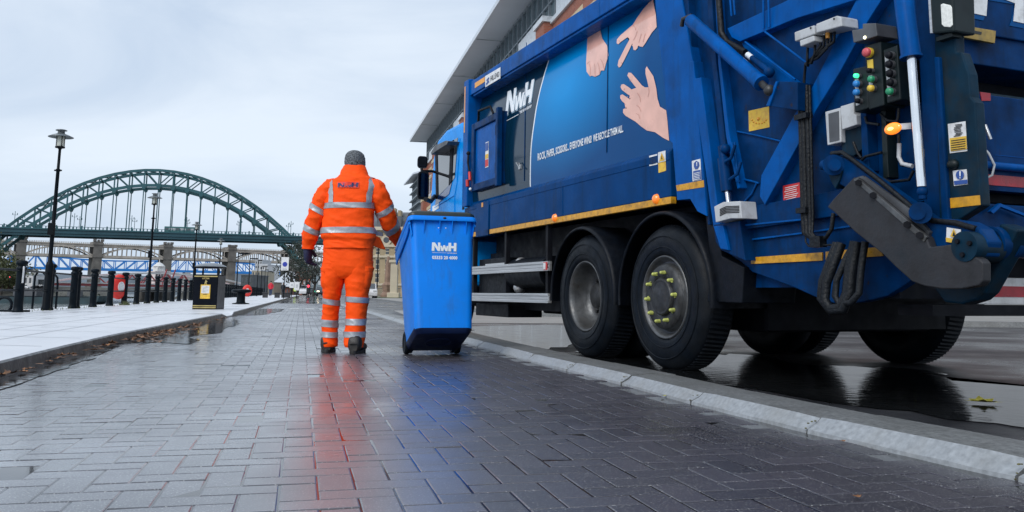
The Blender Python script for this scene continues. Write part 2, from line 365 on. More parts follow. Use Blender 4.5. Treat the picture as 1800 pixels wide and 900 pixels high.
# ------------------------------------------------------------ left promenade, its dark kerb and quay edge
pm = MB()
KH = .09
yl = [-1 + i*.8 for i in range(26)] + [19.3 + 3*i for i in range(44)]
def prof(y):
    x = xat(LKA, y); drop = 1 if (y < 18.0 or y > 19.25) else .25
    return x, KH*drop
for y0, y1 in zip(yl, yl[1:]):
    (xa, ha), (xb, hb) = prof(y0 + 1e-4), prof(y1 - 1e-4)
    jg = lambda: random.uniform(-.004, .004)
    qa, qb = -6.15 - .24*y0, -6.15 - .24*y1
    pm.add([(xa, y0, -.05), (xb, y1, -.05), (xb-.012, y1, hb-.012), (xa-.012, y0, ha-.012)], [(0, 1, 2, 3)], 1)
    pm.add([(xa-.012, y0, ha-.012), (xb-.012, y1, hb-.012), (xb-.03, y1, hb), (xa-.03, y0, ha)], [(0, 1, 2, 3)], 1)
    pm.add([(xa-.03, y0, ha), (xb-.03, y1, hb), (xb-.16, y1, max(hb, KH*.6)), (xa-.16, y0, max(ha, KH*.6))], [(0, 1, 2, 3)], 0)
    pm.add([(xa-.16, y0, max(ha, KH*.6)), (xb-.16, y1, max(hb, KH*.6)), (xb-.6, y1, KH), (xa-.6, y0, KH)], [(0, 1, 2, 3)], 0)
    pm.add([(xa-.6, y0, KH), (xb-.6, y1, KH), (qb, y1, KH), (qa, y0, KH)], [(0, 1, 2, 3)], 0)
    pm.add([(qa, y0, KH), (qb, y1, KH), (qb, y1, -4.2), (qa, y0, -4.2)], [(0, 1, 2, 3)], 2)
pm.add([(-1.9, 150, -4), (-45, 150, -4), (-45, 150, KH), (-30, 150, KH)], [(0, 1, 2, 3)], 2)
M_quay = mat('quay_stone', (.12, .115, .10), rough=.7, var=.35, bump=.4, bscale=8)
tag(pm.build('promenade', [M_flag, M_kerbd, M_quay], fix=False), kind='structure')
# flag joints as thin dark grooves
fj = MB()
for y in [2 + 1.2*i for i in range(34)]:
    xa = xat(LKA, y) - .16; xb = -5.9 - .24*y
    fj.add([(xa, y, KH+.0015), (xa, y+.012, KH+.0015), (xb, y+.012-.24*(xb-xa), KH+.0015), (xb, y-.24*(xb-xa), KH+.0015)], [(0, 1, 2, 3)])
for v in (-2.6, -3.2, -3.8, -4.4, -5.0, -5.6):
    fj.add([RV(v, 3, KH+.003), RV(v+.01, 3, KH+.003), RV(v+.01, 45, KH+.003), RV(v, 45, KH+.003)], [(0, 1, 2, 3)])
tag(fj.build('flagstone_joint', M_kerbd, fix=False), kind='structure')

# ------------------------------------------------------------ right road, far pavement
rd = MB()
RK2 = off(RK, .372)
FK = [(22, 13.8), (9.4, 16.6), (4.2, 18.8), (.6, 21.6), (-2.2, 29), (-8.5, 59), (-29, 150)]
ysr = [-1 + i*.5 for i in range(302)]
P = [(xat(RK2, y), y, 0) for y in ysr]
rd.add(P + [(40, y, 0) for y in ysr], [(i, i+1, len(P)+i+1, len(P)+i) for i in range(len(P)-1)])
tag(rd.build('road', M_road, fix=False), kind='structure')
pv = MB()
for (xa, ya), (xb, yb) in zip(FK, FK[1:]):
    pv.add([(xa, ya, -.02), (xb, yb, -.02), (xb+.01, yb+.01, .10), (xa+.01, ya+.01, .10)], [(0, 1, 2, 3)], 1)
    pv.add([(xa+.01, ya+.01, .10), (xb+.01, yb+.01, .10), (xb+.2, yb+.2, .105), (xa+.2, ya+.2, .105)], [(0, 1, 2, 3)], 1)
    pv.add([(xa+.2, ya+.2, .105), (xb+.2, yb+.2, .105), (max(xb, -.2155*yb)+40, yb+20, .12), (max(xa, 0)+40, ya+20, .12)], [(0, 1, 2, 3)], 0)
M_conc = wet('wet_concrete', (.22, .215, .205), (.34, .33, .31), sc=1.5, r0=.30, r1=.45, bump=.2)
tag(pv.build('pavement', [M_conc, M_granitet], fix=False), kind='structure')
# light concrete apron across the road behind the lorry
ap = MB()
ap.poly([(-1.6, 15.9, .004), (3.0, 16.4, .004), (4.4, 18.5, .004), (.62, 21.4, .004), (-1.95, 28, .004), (-3.6, 27, .004)])
tag(ap.build('road_apron', M_conc, fix=False), kind='structure')

# ------------------------------------------------------------ puddles
def puddle(name, outline, z, sub=3, jit=.04):
    P = []
    n = len(outline)
    for i in range(n):
        a = Vector(outline[i]); b = Vector(outline[(i+1) % n])
        for k in range(sub*2):
            p = a + (b-a)*k/(sub*2)
            P.append((p.x + random.uniform(-jit, jit), p.y + random.uniform(-jit, jit)*2, z))
    mb = MB().poly(P); return tag(mb.build(name, M_puddle, fix=False), kind='structure')
puddle('puddle', [(-2.5, 3.2), (-2.42, 3.25), (-2.78, 5.2), (-3.1, 6.4), (-3.5, 7.7), (-3.74, 8.4), (-3.92, 8.7), (-3.43, 6.7), (-3.06, 5.32)], .0045, 4, .03)
puddle('puddle', [(-3.9, 8.75), (-3.62, 9.0), (-3.2, 8.8), (-3.35, 9.5), (-3.75, 10.2), (-3.7, 11.2), (-4.1, 12.7), (-4.35, 14), (-5.05, 16.2), (-5.6, 17.3), (-5.62, 16.9), (-4.52, 11.6)], .0045, 4, .05)
puddle('puddle', [(-6.1, 19.6), (-5.7, 20), (-6.3, 24), (-7.1, 27.5), (-7.98, 27.6), (-7.38, 24.9)], .005, 3, .05)
puddle('puddle', [(.2, 8.3), (.5, 8.8), (.9, 10.6), (.9, 12.8), (1.6, 14.8), (.6, 15.5), (-.7, 14.2), (-.55, 12.6), (-.9, 11.8), (.0, 9.6)], .0042, 4, .07)
puddle('puddle', [(.75, 6.9), (1.5, 4.75), (2.0, 3.75), (2.35, 3.25), (2.7, 3.5), (3.0, 4.3), (3.3, 5.1), (2.9, 5.7), (3.0, 6.5), (2.3, 7.0), (2.2, 7.9), (1.3, 8.4), (.6, 8.2)], .0042, 4, .08)
if 0: puddle('puddle', [(1.9, 3.2), (2.7, 3.1), (3.1, 3.7), (2.6, 4.2), (1.75, 4.0)], .0042, 4, .06)

# ------------------------------------------------------------ leaves
def leaf_mesh(mb, c, s, rot, mi=0, curl=.3):
    out = [(0, -.5), (.12, -.2), (.36, -.28), (.3, -.02), (.52, .1), (.28, .22), (.24, .42), (.1, .36), (0, .6), (-.1, .36), (-.24, .42), (-.28, .22), (-.52, .1), (-.3, -.02), (-.36, -.28), (-.12, -.2)]
    ca, sa = math.cos(rot), math.sin(rot); P = []
    for x, y in out: P.append(Vector((c[0] + s*(x*ca - y*sa), c[1] + s*(x*sa + y*ca), c[2] + s*curl*(abs(x)**1.5 + .3*y*y))))
    n = len(P); mb.add(P + [Vector(c)], [(i, (i+1) % n, n) for i in range(n)], mi, True)
lf = MB()
for i in range(190):
    y = random.choice([random.uniform(7.6, 13.2), random.uniform(9.2, 12.6), random.uniform(5, 17)])
    x = xat(LKA, y) + abs(random.gauss(.04, .16 if y > 8.5 else .08)) + .02
    leaf_mesh(lf, (x, y, .008 + random.random()*.03), random.uniform(.05, .1), random.random()*6.3, curl=random.uniform(.1, .9))
tag(lf.build('leaf_litter', M_leaf, fix=False), kind='stuff', label='brown autumn leaves drifted along the dark left kerb')
t_ = MB(); c = gp(1732, 709, .006); leaf_mesh(t_, (0, 0, 0), .17, 1.2, curl=.35)
o = t_.build('fallen_leaf', M_leafy, fix=False); o.location = (c.x, c.y, .012); tag(o, 'yellow green leaf lying on the wet road behind the lorry', 'leaf', 'single fallen leaves')
for (x, y, s, lab, q) in [(1505, 875, .03, 'small orange leaf fragment on the brick paving near the bottom edge', M_leaf), (1166, 697, .035, 'pale leaf fragment on the brick paving beside the granite kerb', M_leafy), (1480, 777, .03, 'tiny reddish leaf fragment on the paving below the kerb', M_leaf)]:
    t_ = MB(); c = gp(x, y, .004); leaf_mesh(t_, (0, 0, 0), s, x, curl=.4); o = t_.build('fallen_leaf', q, fix=False); o.location = (c.x, c.y, .008); tag(o, lab, 'leaf', 'single fallen leaves')

# ------------------------------------------------------------ river and far terrain
rv = MB(); rv.poly([(-6.1+.24, -1, -4.05), (-42.1, 150, -4.05), (-20, 420, -4.05), (200, 1500, -4.05), (-1500, 1500, -4.05), (-1500, -1, -4.05)])
tag(rv.build('river', M_river, fix=False), kind='structure')
# ------------------------------------------------------------ refuse lorry (local x = b outward to the right, y = a forward, z up)
BL = (.0002, .082, .33)
M_blue = mat('lorry_blue_paint', BL, rough=.3, spec=.055, coat=0, streak=(.006, .03, .07), var=.16, vscale=4, rvar=.07, dirt=(.012, .025, .05), dscale=2.6, damt=.45)
M_blued = mat('lorry_dirty_blue', (.0002, .032, .125), rough=.4, spec=.06, coat=0, streak=(.006, .014, .026), rust=(.030, .020, .018), var=.28, vscale=7, rvar=.12, dirt=(.004, .012, .03), dscale=4, damt=.7)
M_blueg = mat('lorry_grimy_blue', (.0008, .020, .042), rough=.5, spec=.15, streak=(.012, .016, .016), var=.35, vscale=9, dirt=(.02, .022, .02), dscale=5, damt=.8)
M_skirt = mat('skirt_darker_blue', (.0002, .042, .16), rough=.3, spec=.03, streak=(.004, .014, .03), var=.15, vscale=3)  # the lorry blue again, in a darker tone for skirt and ledge
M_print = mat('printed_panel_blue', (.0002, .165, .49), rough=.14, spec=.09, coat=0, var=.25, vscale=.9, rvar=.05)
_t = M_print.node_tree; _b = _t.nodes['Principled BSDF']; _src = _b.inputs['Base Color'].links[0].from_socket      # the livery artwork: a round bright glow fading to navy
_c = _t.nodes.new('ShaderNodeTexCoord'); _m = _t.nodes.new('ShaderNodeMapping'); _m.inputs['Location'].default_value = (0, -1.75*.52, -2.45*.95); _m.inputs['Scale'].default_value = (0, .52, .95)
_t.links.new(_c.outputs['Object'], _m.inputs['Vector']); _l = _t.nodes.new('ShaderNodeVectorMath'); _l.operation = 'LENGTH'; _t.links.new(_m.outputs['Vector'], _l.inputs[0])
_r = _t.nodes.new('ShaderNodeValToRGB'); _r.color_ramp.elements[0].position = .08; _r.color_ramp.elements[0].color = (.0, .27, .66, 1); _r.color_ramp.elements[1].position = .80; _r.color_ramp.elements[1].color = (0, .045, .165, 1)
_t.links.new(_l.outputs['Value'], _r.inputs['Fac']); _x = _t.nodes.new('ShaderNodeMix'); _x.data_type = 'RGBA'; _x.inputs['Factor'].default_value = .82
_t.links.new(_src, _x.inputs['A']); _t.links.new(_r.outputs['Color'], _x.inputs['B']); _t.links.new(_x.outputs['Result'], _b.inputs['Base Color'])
M_front = mat('printed_panel_dark', (.002, .022, .048), rough=.12, spec=.25, coat=.12, var=.2, vscale=1.2, rvar=.05)
M_cab = mat('cab_light_blue', (.001, .27, .78), rough=.28, spec=.12, coat=0, var=.1, rvar=.05)
M_cabd = mat('cab_stripe_blue', (.004, .03, .14), rough=.25, coat=.8)
M_black = mat('black_rubber', (.003, .005, .009), rough=.5, spec=.18, var=.35, vscale=12, bump=.15, dirt=(.010, .011, .014), dscale=4, damt=.5)
M_tyre = mat('tyre_rubber', (.0035, .006, .010), rough=.48, spec=.16, var=.35, vscale=9, bump=.2, bscale=90, dirt=(.018, .019, .021), dscale=3.5, damt=.55)
M_chas = mat('chassis_black', (.004, .005, .009), rough=.6, spec=.2, var=.4, dirt=(.010, .011, .013), dscale=6, damt=.6)
M_steel = mat('wheel_steel', (.115, .12, .125), rough=.45, metal=.6, var=.35, vscale=14, dirt=(.045, .038, .03), dscale=7, damt=.9, bump=.2)
M_hub = mat('hub_dark_steel', (.045, .047, .05), rough=.5, metal=.4, var=.4, vscale=20, dirt=(.02, .018, .016), dscale=9, damt=.8)
M_alu = mat('brushed_aluminium', (.60, .61, .62), rough=.38, metal=.75, var=.1, vscale=8, dirt=(.2, .2, .2), dscale=9, damt=.4, stretch=(1, .15, 6))
M_chrome = mat('polished_rod', (.82, .84, .86), rough=.14, metal=.85, var=.05)
M_plate = mat('worn_steel_plate', (.026, .026, .030), rough=.5, metal=.25, var=.4, vscale=6, dirt=(.006, .013, .020), dscale=3, damt=.9, bump=.2, bscale=40)
M_yellow = mat('reflective_yellow_tape', (.62, .30, .012), rough=.35, var=.18, vscale=30, dirt=(.10, .06, .02), dscale=12, damt=.75)
M_orange = mat('orange_tape', (.75, .33, .05), rough=.4)
M_sticky = mat('yellow_sticker', (.75, .48, .05), rough=.5, var=.15, dirt=(.45, .18, .05), dscale=28, damt=.7)
M_stickr = mat('red_sticker', (.55, .03, .03), rough=.45, var=.2)
M_stickw = mat('white_sticker', (.72, .73, .74), rough=.4, var=.08, dirt=(.35, .34, .32), dscale=16, damt=.6)
M_stickb = mat('blue_sticker', (.02, .07, .28), rough=.4)
M_ink = mat('black_ink', (.012, .012, .012), rough=.5)
M_lens = mat('amber_lens', (.75, .19, .008), rough=.18, coat=1, emit=(1., .22, .01), estr=.35)
M_lensf = mat('lit_amber_lamp', (.9, .25, .02), rough=.2, coat=1, emit=(1., .22, .015), estr=.9)
M_lensc = mat('lit_amber_core', (1, .7, .3), rough=.2, emit=(1., .55, .12), estr=1.8)
M_nut = mat('yellow_nut_marker', (.46, .50, .13), rough=.45, var=.2, vscale=30, dirt=(.16, .15, .04), dscale=20, damt=.6)
M_red = mat('red_button', (.62, .09, .11), rough=.4)
M_reflr = mat('red_reflective', (.42, .012, .025), rough=.35, var=.2, dirt=(.12, .02, .03), dscale=8, damt=.6)
M_green = mat('green_button', (.02, .28, .13), rough=.35)
M_greenl = mat('lit_green_lamp', (.05, .8, .3), rough=.3, emit=(.05, 1, .35), estr=1.1)
M_blueb = mat('blue_button', (.02, .22, .6), rough=.35)
M_yelb = mat('yellow_button', (.75, .52, .05), rough=.35)
M_grey = mat('light_grey_box', (.50, .52, .54), rough=.4, var=.12, dirt=(.22, .21, .2), dscale=12, damt=.6)
M_greyd = mat('dark_grey_metal', (.10, .105, .115), rough=.45, metal=.4, var=.25)
M_box = mat('control_box_black', (.005, .012, .014), rough=.45, spec=.3, var=.3, dirt=(.016, .02, .02), dscale=10, damt=.5)
M_glass = mat('dark_cab_glass', (.015, .022, .028), rough=.05, coat=1, var=.2, rvar=.02, spec=.9)
M_mirror = mat('mirror_glass', (.06, .075, .08), rough=.06, metal=1., rvar=.02)
M_letter = mat('white_lettering', (.74, .78, .82), rough=.3, var=.05)
M_letters = mat('letter_shadow', (.22, .34, .45), rough=.3)
M_skin = mat('printed_hand_skin', (.74, .40, .31), rough=.2, coat=.8, var=.14, vscale=5)
M_skind = mat('printed_hand_crease', (.50, .22, .17), rough=.2, coat=.8)
M_skinl = mat('printed_nail', (.86, .58, .50), rough=.2, coat=.8)
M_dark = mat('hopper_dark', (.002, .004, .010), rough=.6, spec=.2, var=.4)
M_hose = mat('black_hose', (.004, .006, .009), rough=.5, spec=.3, var=.4, vscale=30, bump=.5, bscale=70)

TK = empty('refuse_lorry', (TP0.x, TP0.y, 0), TPHI, 'big dark blue refuse lorry with hand pictures on its side and open rear lifting arms', 'lorry')
V3 = Vector
def part(mb, name, m, parent=None, bevel=0, **k): return mb.build(name, m, parent or TK, bevel, **k)
PB = lambda z: .045 - .035*math.exp(-((z - 2.0)/.45)**2) + (.10*((z-2.3)/.6)**2 if z > 2.3 else 0)      # bulge of the side panel
def onp(P, lift=.004): return V3((PB(P.z) - lift, P.y, P.z))
def drape(x, y, lift=.004):                    # photo pixel onto the bulged panel
    b = .03
    for _ in range(5): P = tp(x, y, b); b = PB(P.z)
    return V3((b - lift, P.y, P.z))
def pxpoly(pts, b=0.): return [tp(x, y, b) for x, y in pts]
def plate(name, pts, b, thick, m, parent=None, bevel=.004):
    return part(MB().prism(pxpoly(pts, b), (thick, 0, 0)), name, m, parent, bevel)
def sticker(name, pts, b, m, parent, lift=.003): return part(MB().prism(pxpoly(pts, b - lift), (lift*.6, 0, 0)), name, m, parent)

# ---- side panel
zs = [1.575 + i*(2.90-1.575)/26 for i in range(27)]
arcpx = [(971, 90), (968.4, 95.7), (954.4, 140), (940.4, 205), (933.4, 261), (932, 322)]
arc = [drape(x, y) for x, y in arcpx]
def arc_a(z):
    A = sorted(arc, key=lambda p: p.z)
    if z <= A[0].z: return A[0].y + (A[0].y-A[1].y)/(A[1].z-A[0].z)*(A[0].z - z)*-1 if False else A[0].y
    for p, q in zip(A, A[1:]):
        if p.z <= z <= q.z: return p.y + (q.y-p.y)*(z-p.z)/(q.z-p.z)
    return A[-1].y
rear_a = lambda z: -.13 + .18*(z-1.6)/1.2
def grid(mb, fa, fb, n, mi=0):
    for (i, z0), z1 in zip(enumerate(zs), zs[1:]):
        for k in range(n):
            q = [(fa(z0), fb(z0), z0, k), (fa(z0), fb(z0), z0, k+1), (fa(z1), fb(z1), z1, k+1), (fa(z1), fb(z1), z1, k)]
            mb.add([(PB(z), a+(b-a)*kk/n, z) for a, b, z, kk in q], [(0, 1, 2, 3)], mi, True)
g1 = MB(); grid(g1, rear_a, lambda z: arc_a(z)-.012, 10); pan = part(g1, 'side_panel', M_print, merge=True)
g2 = MB(); grid(g2, lambda z: arc_a(z)+.012, lambda z: 4.18, 10); pf = part(g2, 'front_panel', M_front, merge=True)
g3 = MB(); grid(g3, lambda z: arc_a(z)-.014, lambda z: arc_a(z)+.014, 1); part(g3, 'panel_stripe', M_letter, pan, merge=True)
for px in ((1070, 40, 1067, 268), (925, 75, 922, 318)):
    sm_ = MB(); Q = [drape(px[0]+(px[2]-px[0])*t/12, px[1]+(px[3]-px[1])*t/12, .003) for t in range(13)]
    sm_.tube(Q, .005, 6); part(sm_, 'panel_seam', M_blued, pan)
# roof, ledge and skirt
part(MB().box((.16, -.15, 3.0), (2.3, 4.2, 3.06)).box((2.28, -.2, 1.5), (2.36, 4.2, 3.0)).box((.3, 4.12, 1.2), (2.3, 4.2, 3.0)).box((.2, -.3, 1.25), (2.3, 4.1, 1.5)), 'body_shell', M_blued)
rail = part(MB().box((-.03, -.42, 2.885), (.2, 4.17, 3.05)).box((-.033, .88, 2.88), (-.02, .9, 3.052)).box((-.012, -.4, 2.86), (.16, 4.1, 2.886)), 'top_rail', M_blue, bevel=.012)
led = MB(); led.prism([(-.004, -.13, 1.56), (.06, -.13, 1.625), (.2, -.13, 1.625), (.2, -.13, 1.5), (-.004, -.13, 1.5)], (0, 4.36, 0)); part(led, 'panel_ledge', M_skirt, bevel=.006)
sk = MB()
for a0, a1 in ((-.132, 1.655), (1.665, 3.52), (3.535, 3.93), (3.945, 4.27)): sk.box((0 if not 3.5 < a0 < 3.9 else -.012, a0, 1.235), (.05, a1, 1.558))
skirt = part(sk, 'side_skirt', M_skirt, bevel=.005)
stp = MB()
for a0, a1 in ((-.13, 1.655), (1.665, 3.52), (3.945, 4.27)): stp.box((-.002, a0, 1.183), (.045, a1, 1.233))
part(stp, 'reflective_tape', M_yellow, bevel=.002)
part(MB().box((-.014, 3.535, 1.17), (.05, 3.93, 1.24)), 'skirt_flap', M_blued, skirt, bevel=.004)
part(MB().box((-.0165, 3.70, 1.50), (-.0125, 3.75, 1.55)), 'flap_tag', M_orange, skirt)
for px in ((976, 383), (1154, 350)):
    c = tp(*px); mk = MB(); mk.lathe([(.0, .03), (.018, .029), (.032, .02), (.036, .006), (.04, 0), (.042, -.006)], Matrix.Translation(c) @ Matrix.Rotation(R_(-90), 4, 'Y'), 18)
    part(mk, 'side_marker_lamp', M_lens)
# front post, hatch
post = part(MB().box((-.05, 4.16, 1.55), (.16, 4.33, 3.09)), 'front_post', M_blue, bevel=.008)
part(MB().box((-.053, 4.27, 2.45), (-.049, 4.30, 3.02)), 'post_tape', M_orange, post)
sticker('rail_tape', [(834.6, 146), (852, 135), (852, 143.5), (834.6, 155)], -.031, M_orange, rail)
sg = sticker('rail_sign', [(852.5, 134), (879.5, 118), (879.5, 137.5), (853, 153.5)], -.031, M_stickw, rail)
fn = quadmap(tp(862, 143, -.036), tp(877.5, 134, -.036), tp(877.5, 125, -.036), tp(862, 134, -.036))
tm = MB(); v, f = txt('HILLEND', fn, .02); tm.add(v, f); fq = quadmap(tp(854, 151, -.036), tp(860, 147.5, -.036), tp(860, 135, -.036), tp(854, 138.5, -.036))
tm2 = MB(); tm2.poly([fq(.2, 0), fq(1, .3), fq(.8, .6), fq(.0, .35)]); tm2.poly([fq(.3, .5), fq(1, .75), fq(.85, 1), fq(.1, .8)])
part(tm, 'lettering', M_greyd, sg, fix=False); part(tm2, 'sign_emblem', M_stickb, sg, fix=False)
ha = MB()
A0, A1, Z0, Z1 = 3.12, 4.02, 1.70, 2.50
ha.box((-.055, A0, Z0), (.05, A0+.09, Z1)).box((-.055, A1-.09, Z0), (.05, A1, Z1)).box((-.055, A0+.09, Z0), (.05, A1-.09, Z0+.08)).box((-.055, A0+.09, Z1-.08), (.05, A1-.09, Z1))
ha.box((-.09, A0-.03, Z0-.03), (-.03, A0+.035, Z1+.03))
hatch = part(ha, 'access_hatch', M_blued, bevel=.008)
part(MB().box((-.03, A0+.09, Z0+.08), (.04, A1-.09, Z1-.08)), 'hatch_door', M_blue, hatch, bevel=.006)
part(MB().box((-.06, A0+.07, Z0+.12), (-.028, A0+.12, Z0+.24)).box((-.06, A0+.07, Z1-.26), (-.028, A0+.12, Z1-.14)), 'hinge', M_chas, hatch, bevel=.004)
part(MB().tube([(-.05, A0+.2, Z1), (-.07, A0+.25, Z1+.09), (-.07, A0+.62, Z1+.11), (-.05, A0+.68, Z1)], .014, 8), 'handle', M_chas, hatch)
st = part(MB().box((-.034, 3.50, 1.93), (-.0312, 3.60, 2.22)), 'hatch_sticker', M_stickw, hatch)
part(MB().box((-.0365, 3.505, 2.03), (-.0345, 3.595, 2.08)), 'yellow_band', M_sticky, hatch); part(MB().box((-.0365, 3.505, 1.94), (-.0345, 3.595, 2.02)), 'red_band', M_stickr, hatch)
part(MB().box((-.0365, 3.505, 2.12), (-.0345, 3.595, 2.21)), 'blue_band', M_stickb, hatch)
part(MB().tube([(-.06, 4.1, 2.16), (-.075, 4.07, 2.05), (-.08, 3.99, 1.93)], [.011, .012, .012], 8).ball((-.06, 4.1, 2.17), .025), 'lever', M_chas, hatch)
part(MB().tube([(-.08, 3.99, 1.93), (-.082, 3.965, 1.83)], .019, 8).tube([(-.07, 4.09, 1.85), (-.07, 4.08, 1.77)], .022, 8), 'red_grip', M_stickr, hatch)
part(MB().ball((-.07, 3.98, 1.73), .018), 'white_knob', M_letter, hatch)
part(MB().box((.0, 2.66, 1.80), (.03, 2.72, 1.85)).tube([(.01, 2.70, 1.86), (-.02, 2.72, 1.87), (-.02, 2.62, 1.79)], .008, 6), 'panel_latch', M_alu, pf)
# logo and slogan
lf_ = lambda lift: (lambda c: (lambda x, y: drape(*[(c[0][i]*(1-x)+c[1][i]*x)*(1-y) + (c[3][i]*(1-x)+c[2][i]*x)*y for i in (0, 1)], lift)))([(889, 203.5), (935.5, 178.5), (940.5, 138.5), (892.5, 161.5)])
lg = MB(); logo(lg, lf_(.008)); part(lg, 'logo', M_letter, pf, fix=False)
ls = MB(); logo(ls, lf_(.005), dx=.05, dy=-.06); part(ls, 'logo_shadow', M_letters, pf, fix=False)
ul = MB(); ul.poly([drape(889, 213), drape(912, 200.5), drape(912, 201.6), drape(889, 214)])
v, f = txt('THE NWH GROUP', lambda x, y: drape(914+21*x, 200.5-12*x-5*y), .03); ul.add(v, f); part(ul, 'lettering', M_letter, pf, fix=False)
sl = MB(); v, f = txt('ROCK, PAPER, SCISSORS... EVERYONE WINS!  WE RECYCLE THEM ALL.', lambda x, y: drape(946+150.5*x, 285-50.5*x-(15.5)*y, .005), .028); sl.add(v, f)
part(sl, 'lettering', M_letter, pan, fix=False)
# the three printed hands
def px34(pts): return [(1060 + x/3.464, y/3.464) for x, y in pts]
SCI = px34([(306,-6),(325,90),(330,165),(300,200),(275,240),(262,262),(245,286),(231,284),(222,262),(212,295),(200,307),(188,302),(186,285),(190,245),(165,300),(130,370),(112,404),(100,412),(92,398),(98,368),(140,285),(168,235),(184,200),(150,228),(112,255),(96,270),(86,264),(88,240),(110,215),(150,180),(185,150),(210,110),(245,60),(275,25)])
PAP = px34([(270,404),(287,430),(310,465),(320,505),(328,540),(335,600),(350,650),(388,672),(395,730),(406,858),(370,840),(320,805),(270,795),(235,770),(200,740),(165,720),(140,705),(125,687),(126,665),(140,660),(165,673),(195,693),(207,688),(180,667),(150,642),(120,617),(108,598),(109,580),(122,575),(150,593),(185,620),(205,640),(215,630),(195,600),(150,572),(118,547),(110,530),(115,515),(130,512),(165,535),(200,565),(222,570),(205,535),(170,490),(151,460),(158,442),(175,444),(205,478),(240,520),(258,532),(281,532),(272,490),(262,450),(262,418)])
FIS = [(1033.8,53),(1054,44),(1059.5,68),(1068,80),(1070.5,97),(1066,112),(1063,124),(1057,124),(1055,131),(1049,129),(1047,135),(1041,133),(1038,134.5),(1032,126),(1031,110),(1032.5,88)]
def densify(P, d=4):
    out = []
    for i in range(len(P)):
        a, b = P[i], P[(i+1) % len(P)]; n = max(1, int(math.hypot(b[0]-a[0], b[1]-a[1]) / d))
        out += [(a[0]+(b[0]-a[0])*k/n, a[1]+(b[1]-a[1])*k/n) for k in range(n)]
    return out
def print_poly(pts, lift):
    """fill a pixel outline with a fine mesh that follows the bulged panel"""
    b = bmesh.new(); P = densify(pts); vs = [b.verts.new((x, y, 0)) for x, y in P]; b.faces.new(vs)
    bmesh.ops.triangulate(b, faces=b.faces)
    bmesh.ops.subdivide_edges(b, edges=[e for e in b.edges if e.calc_length() > 9], cuts=3, use_grid_fill=True); bmesh.ops.triangulate(b, faces=b.faces)
    bmesh.ops.recalc_face_normals(b, faces=b.faces)
    V = [drape(v.co.x, v.co.y, lift) for v in b.verts]; b.verts.index_update()
    Fc = [[v.index for v in f.verts] for f in b.faces]; b.free()
    mb = MB(); mb.add(V, Fc, 0, True); return mb
def creases(lines, w=.7):
    mb = MB()
    for ln in lines:
        for (x0, y0), (x1, y1) in zip(ln, ln[1:]):
            dx, dy = x1-x0, y1-y0; l = math.hypot(dx, dy); ox, oy = -dy/l*w/2, dx/l*w/2
            mb.poly([drape(x0+ox, y0+oy, .0075), drape(x1+ox, y1+oy, .0075), drape(x1-ox, y1-oy, .0075), drape(x0-ox, y0-oy, .0075)])
    return mb
sc_ = part(print_poly(SCI, .005), 'printed_hand', M_skin, pan, fix=True)
pa_ = part(print_poly(PAP, .005), 'printed_hand', M_skin, pan, fix=True)
fi_ = part(print_poly(FIS, .005), 'printed_hand', M_skin, pan, fix=True)
CR = [px34(q) for q in ([(190,245),(205,215),(212,190)], [(222,262),(232,225),(238,205)], [(248,255),(256,225),(262,205)], [(186,152),(200,168),(203,185)], [(212,565),(228,590),(232,620)], [(208,640),(226,655),(236,680)], [(205,690),(222,700),(230,725)], [(168,494),(176,486)], [(150,594),(156,586)], [(130,548),(138,538)], [(282,534),(285,560),(278,590)], [(112,380),(122,386)], [(100,245),(106,254)])] + [[(1038,133),(1039,120),(1037,112)], [(1047,134),(1047,120),(1046,112)], [(1055,130),(1054,117),(1052,110)], [(1063,122),(1061,112),(1057,104)], [(1033,112),(1038,108)]]
part(creases(CR), 'hand_crease', M_skind, pan, fix=False)

# ---- rear pillar of the body
pil = [(1150, -12), (1196, -12), (1218, 110), (1237, 314), (1238.5, 330), (1242, 380), (1226, 372), (1213, 350), (1190, 352), (1182, 252), (1177, 247)]
pillar = plate('rear_pillar', pil, -.012, .1, M_blue)
sticker('pillar_tape', [(1188.3, 325.7), (1236.7, 316.6), (1237.6, 328.7), (1190, 336)], -.012, M_yellow, pillar)
s1 = sticker('notice_sticker', [(1216, 283), (1231, 279), (1232.5, 316), (1217.5, 319)], -.012, M_stickw, pillar)
sticker('blue_disc', [(1223.5, 282.5), (1228, 285), (1229, 291), (1226, 297), (1222, 297.5), (1219.5, 293), (1219.5, 287)], -.016, M_stickb, pillar)
sticker('blue_notice', [(1218.3, 301), (1230.6, 298.4), (1231.5, 314), (1219, 317)], -.016, M_stickb, pillar)
lw = MB()
for k in range(5): lw.poly([tp(1219.5, 304.5+2.8*k, -.021), tp(1230, 302.2+2.8*k, -.021), tp(1230, 303.2+2.8*k, -.021), tp(1219.5, 305.5+2.8*k, -.021)])
lw.poly([tp(1224, 285, -.021), tp(1225.6, 285, -.021), tp(1225.2, 292, -.021), tp(1224.3, 292, -.021)]); part(lw, 'lettering', M_letter, pillar, fix=False)
s2 = sticker('warning_sticker', [(1156.5, 268), (1169.5, 264.5), (1170.5, 300), (1157.5, 304)], 0, M_sticky, skirt)
sticker('sticker_top', [(1156.5, 268), (1169.5, 264.5), (1169.9, 283), (1157, 286)], -.004, M_stickw, skirt)
part(MB().poly([tp(1163, 268, -.009), tp(1168.5, 281.5, -.009), tp(1158.3, 284, -.009)]), 'warning_triangle', M_sticky, skirt, fix=False)
part(MB().poly([tp(1162.8, 273, -.011), tp(1164.3, 279.5, -.011), tp(1162, 280, -.011)]), 'warning_mark', M_ink, skirt, fix=False)
sticker('notice_sticker', [(1141, 274), (1155, 270.5), (1155.5, 289), (1141.5, 292)], 0, M_stickw, skirt)
nl = MB()
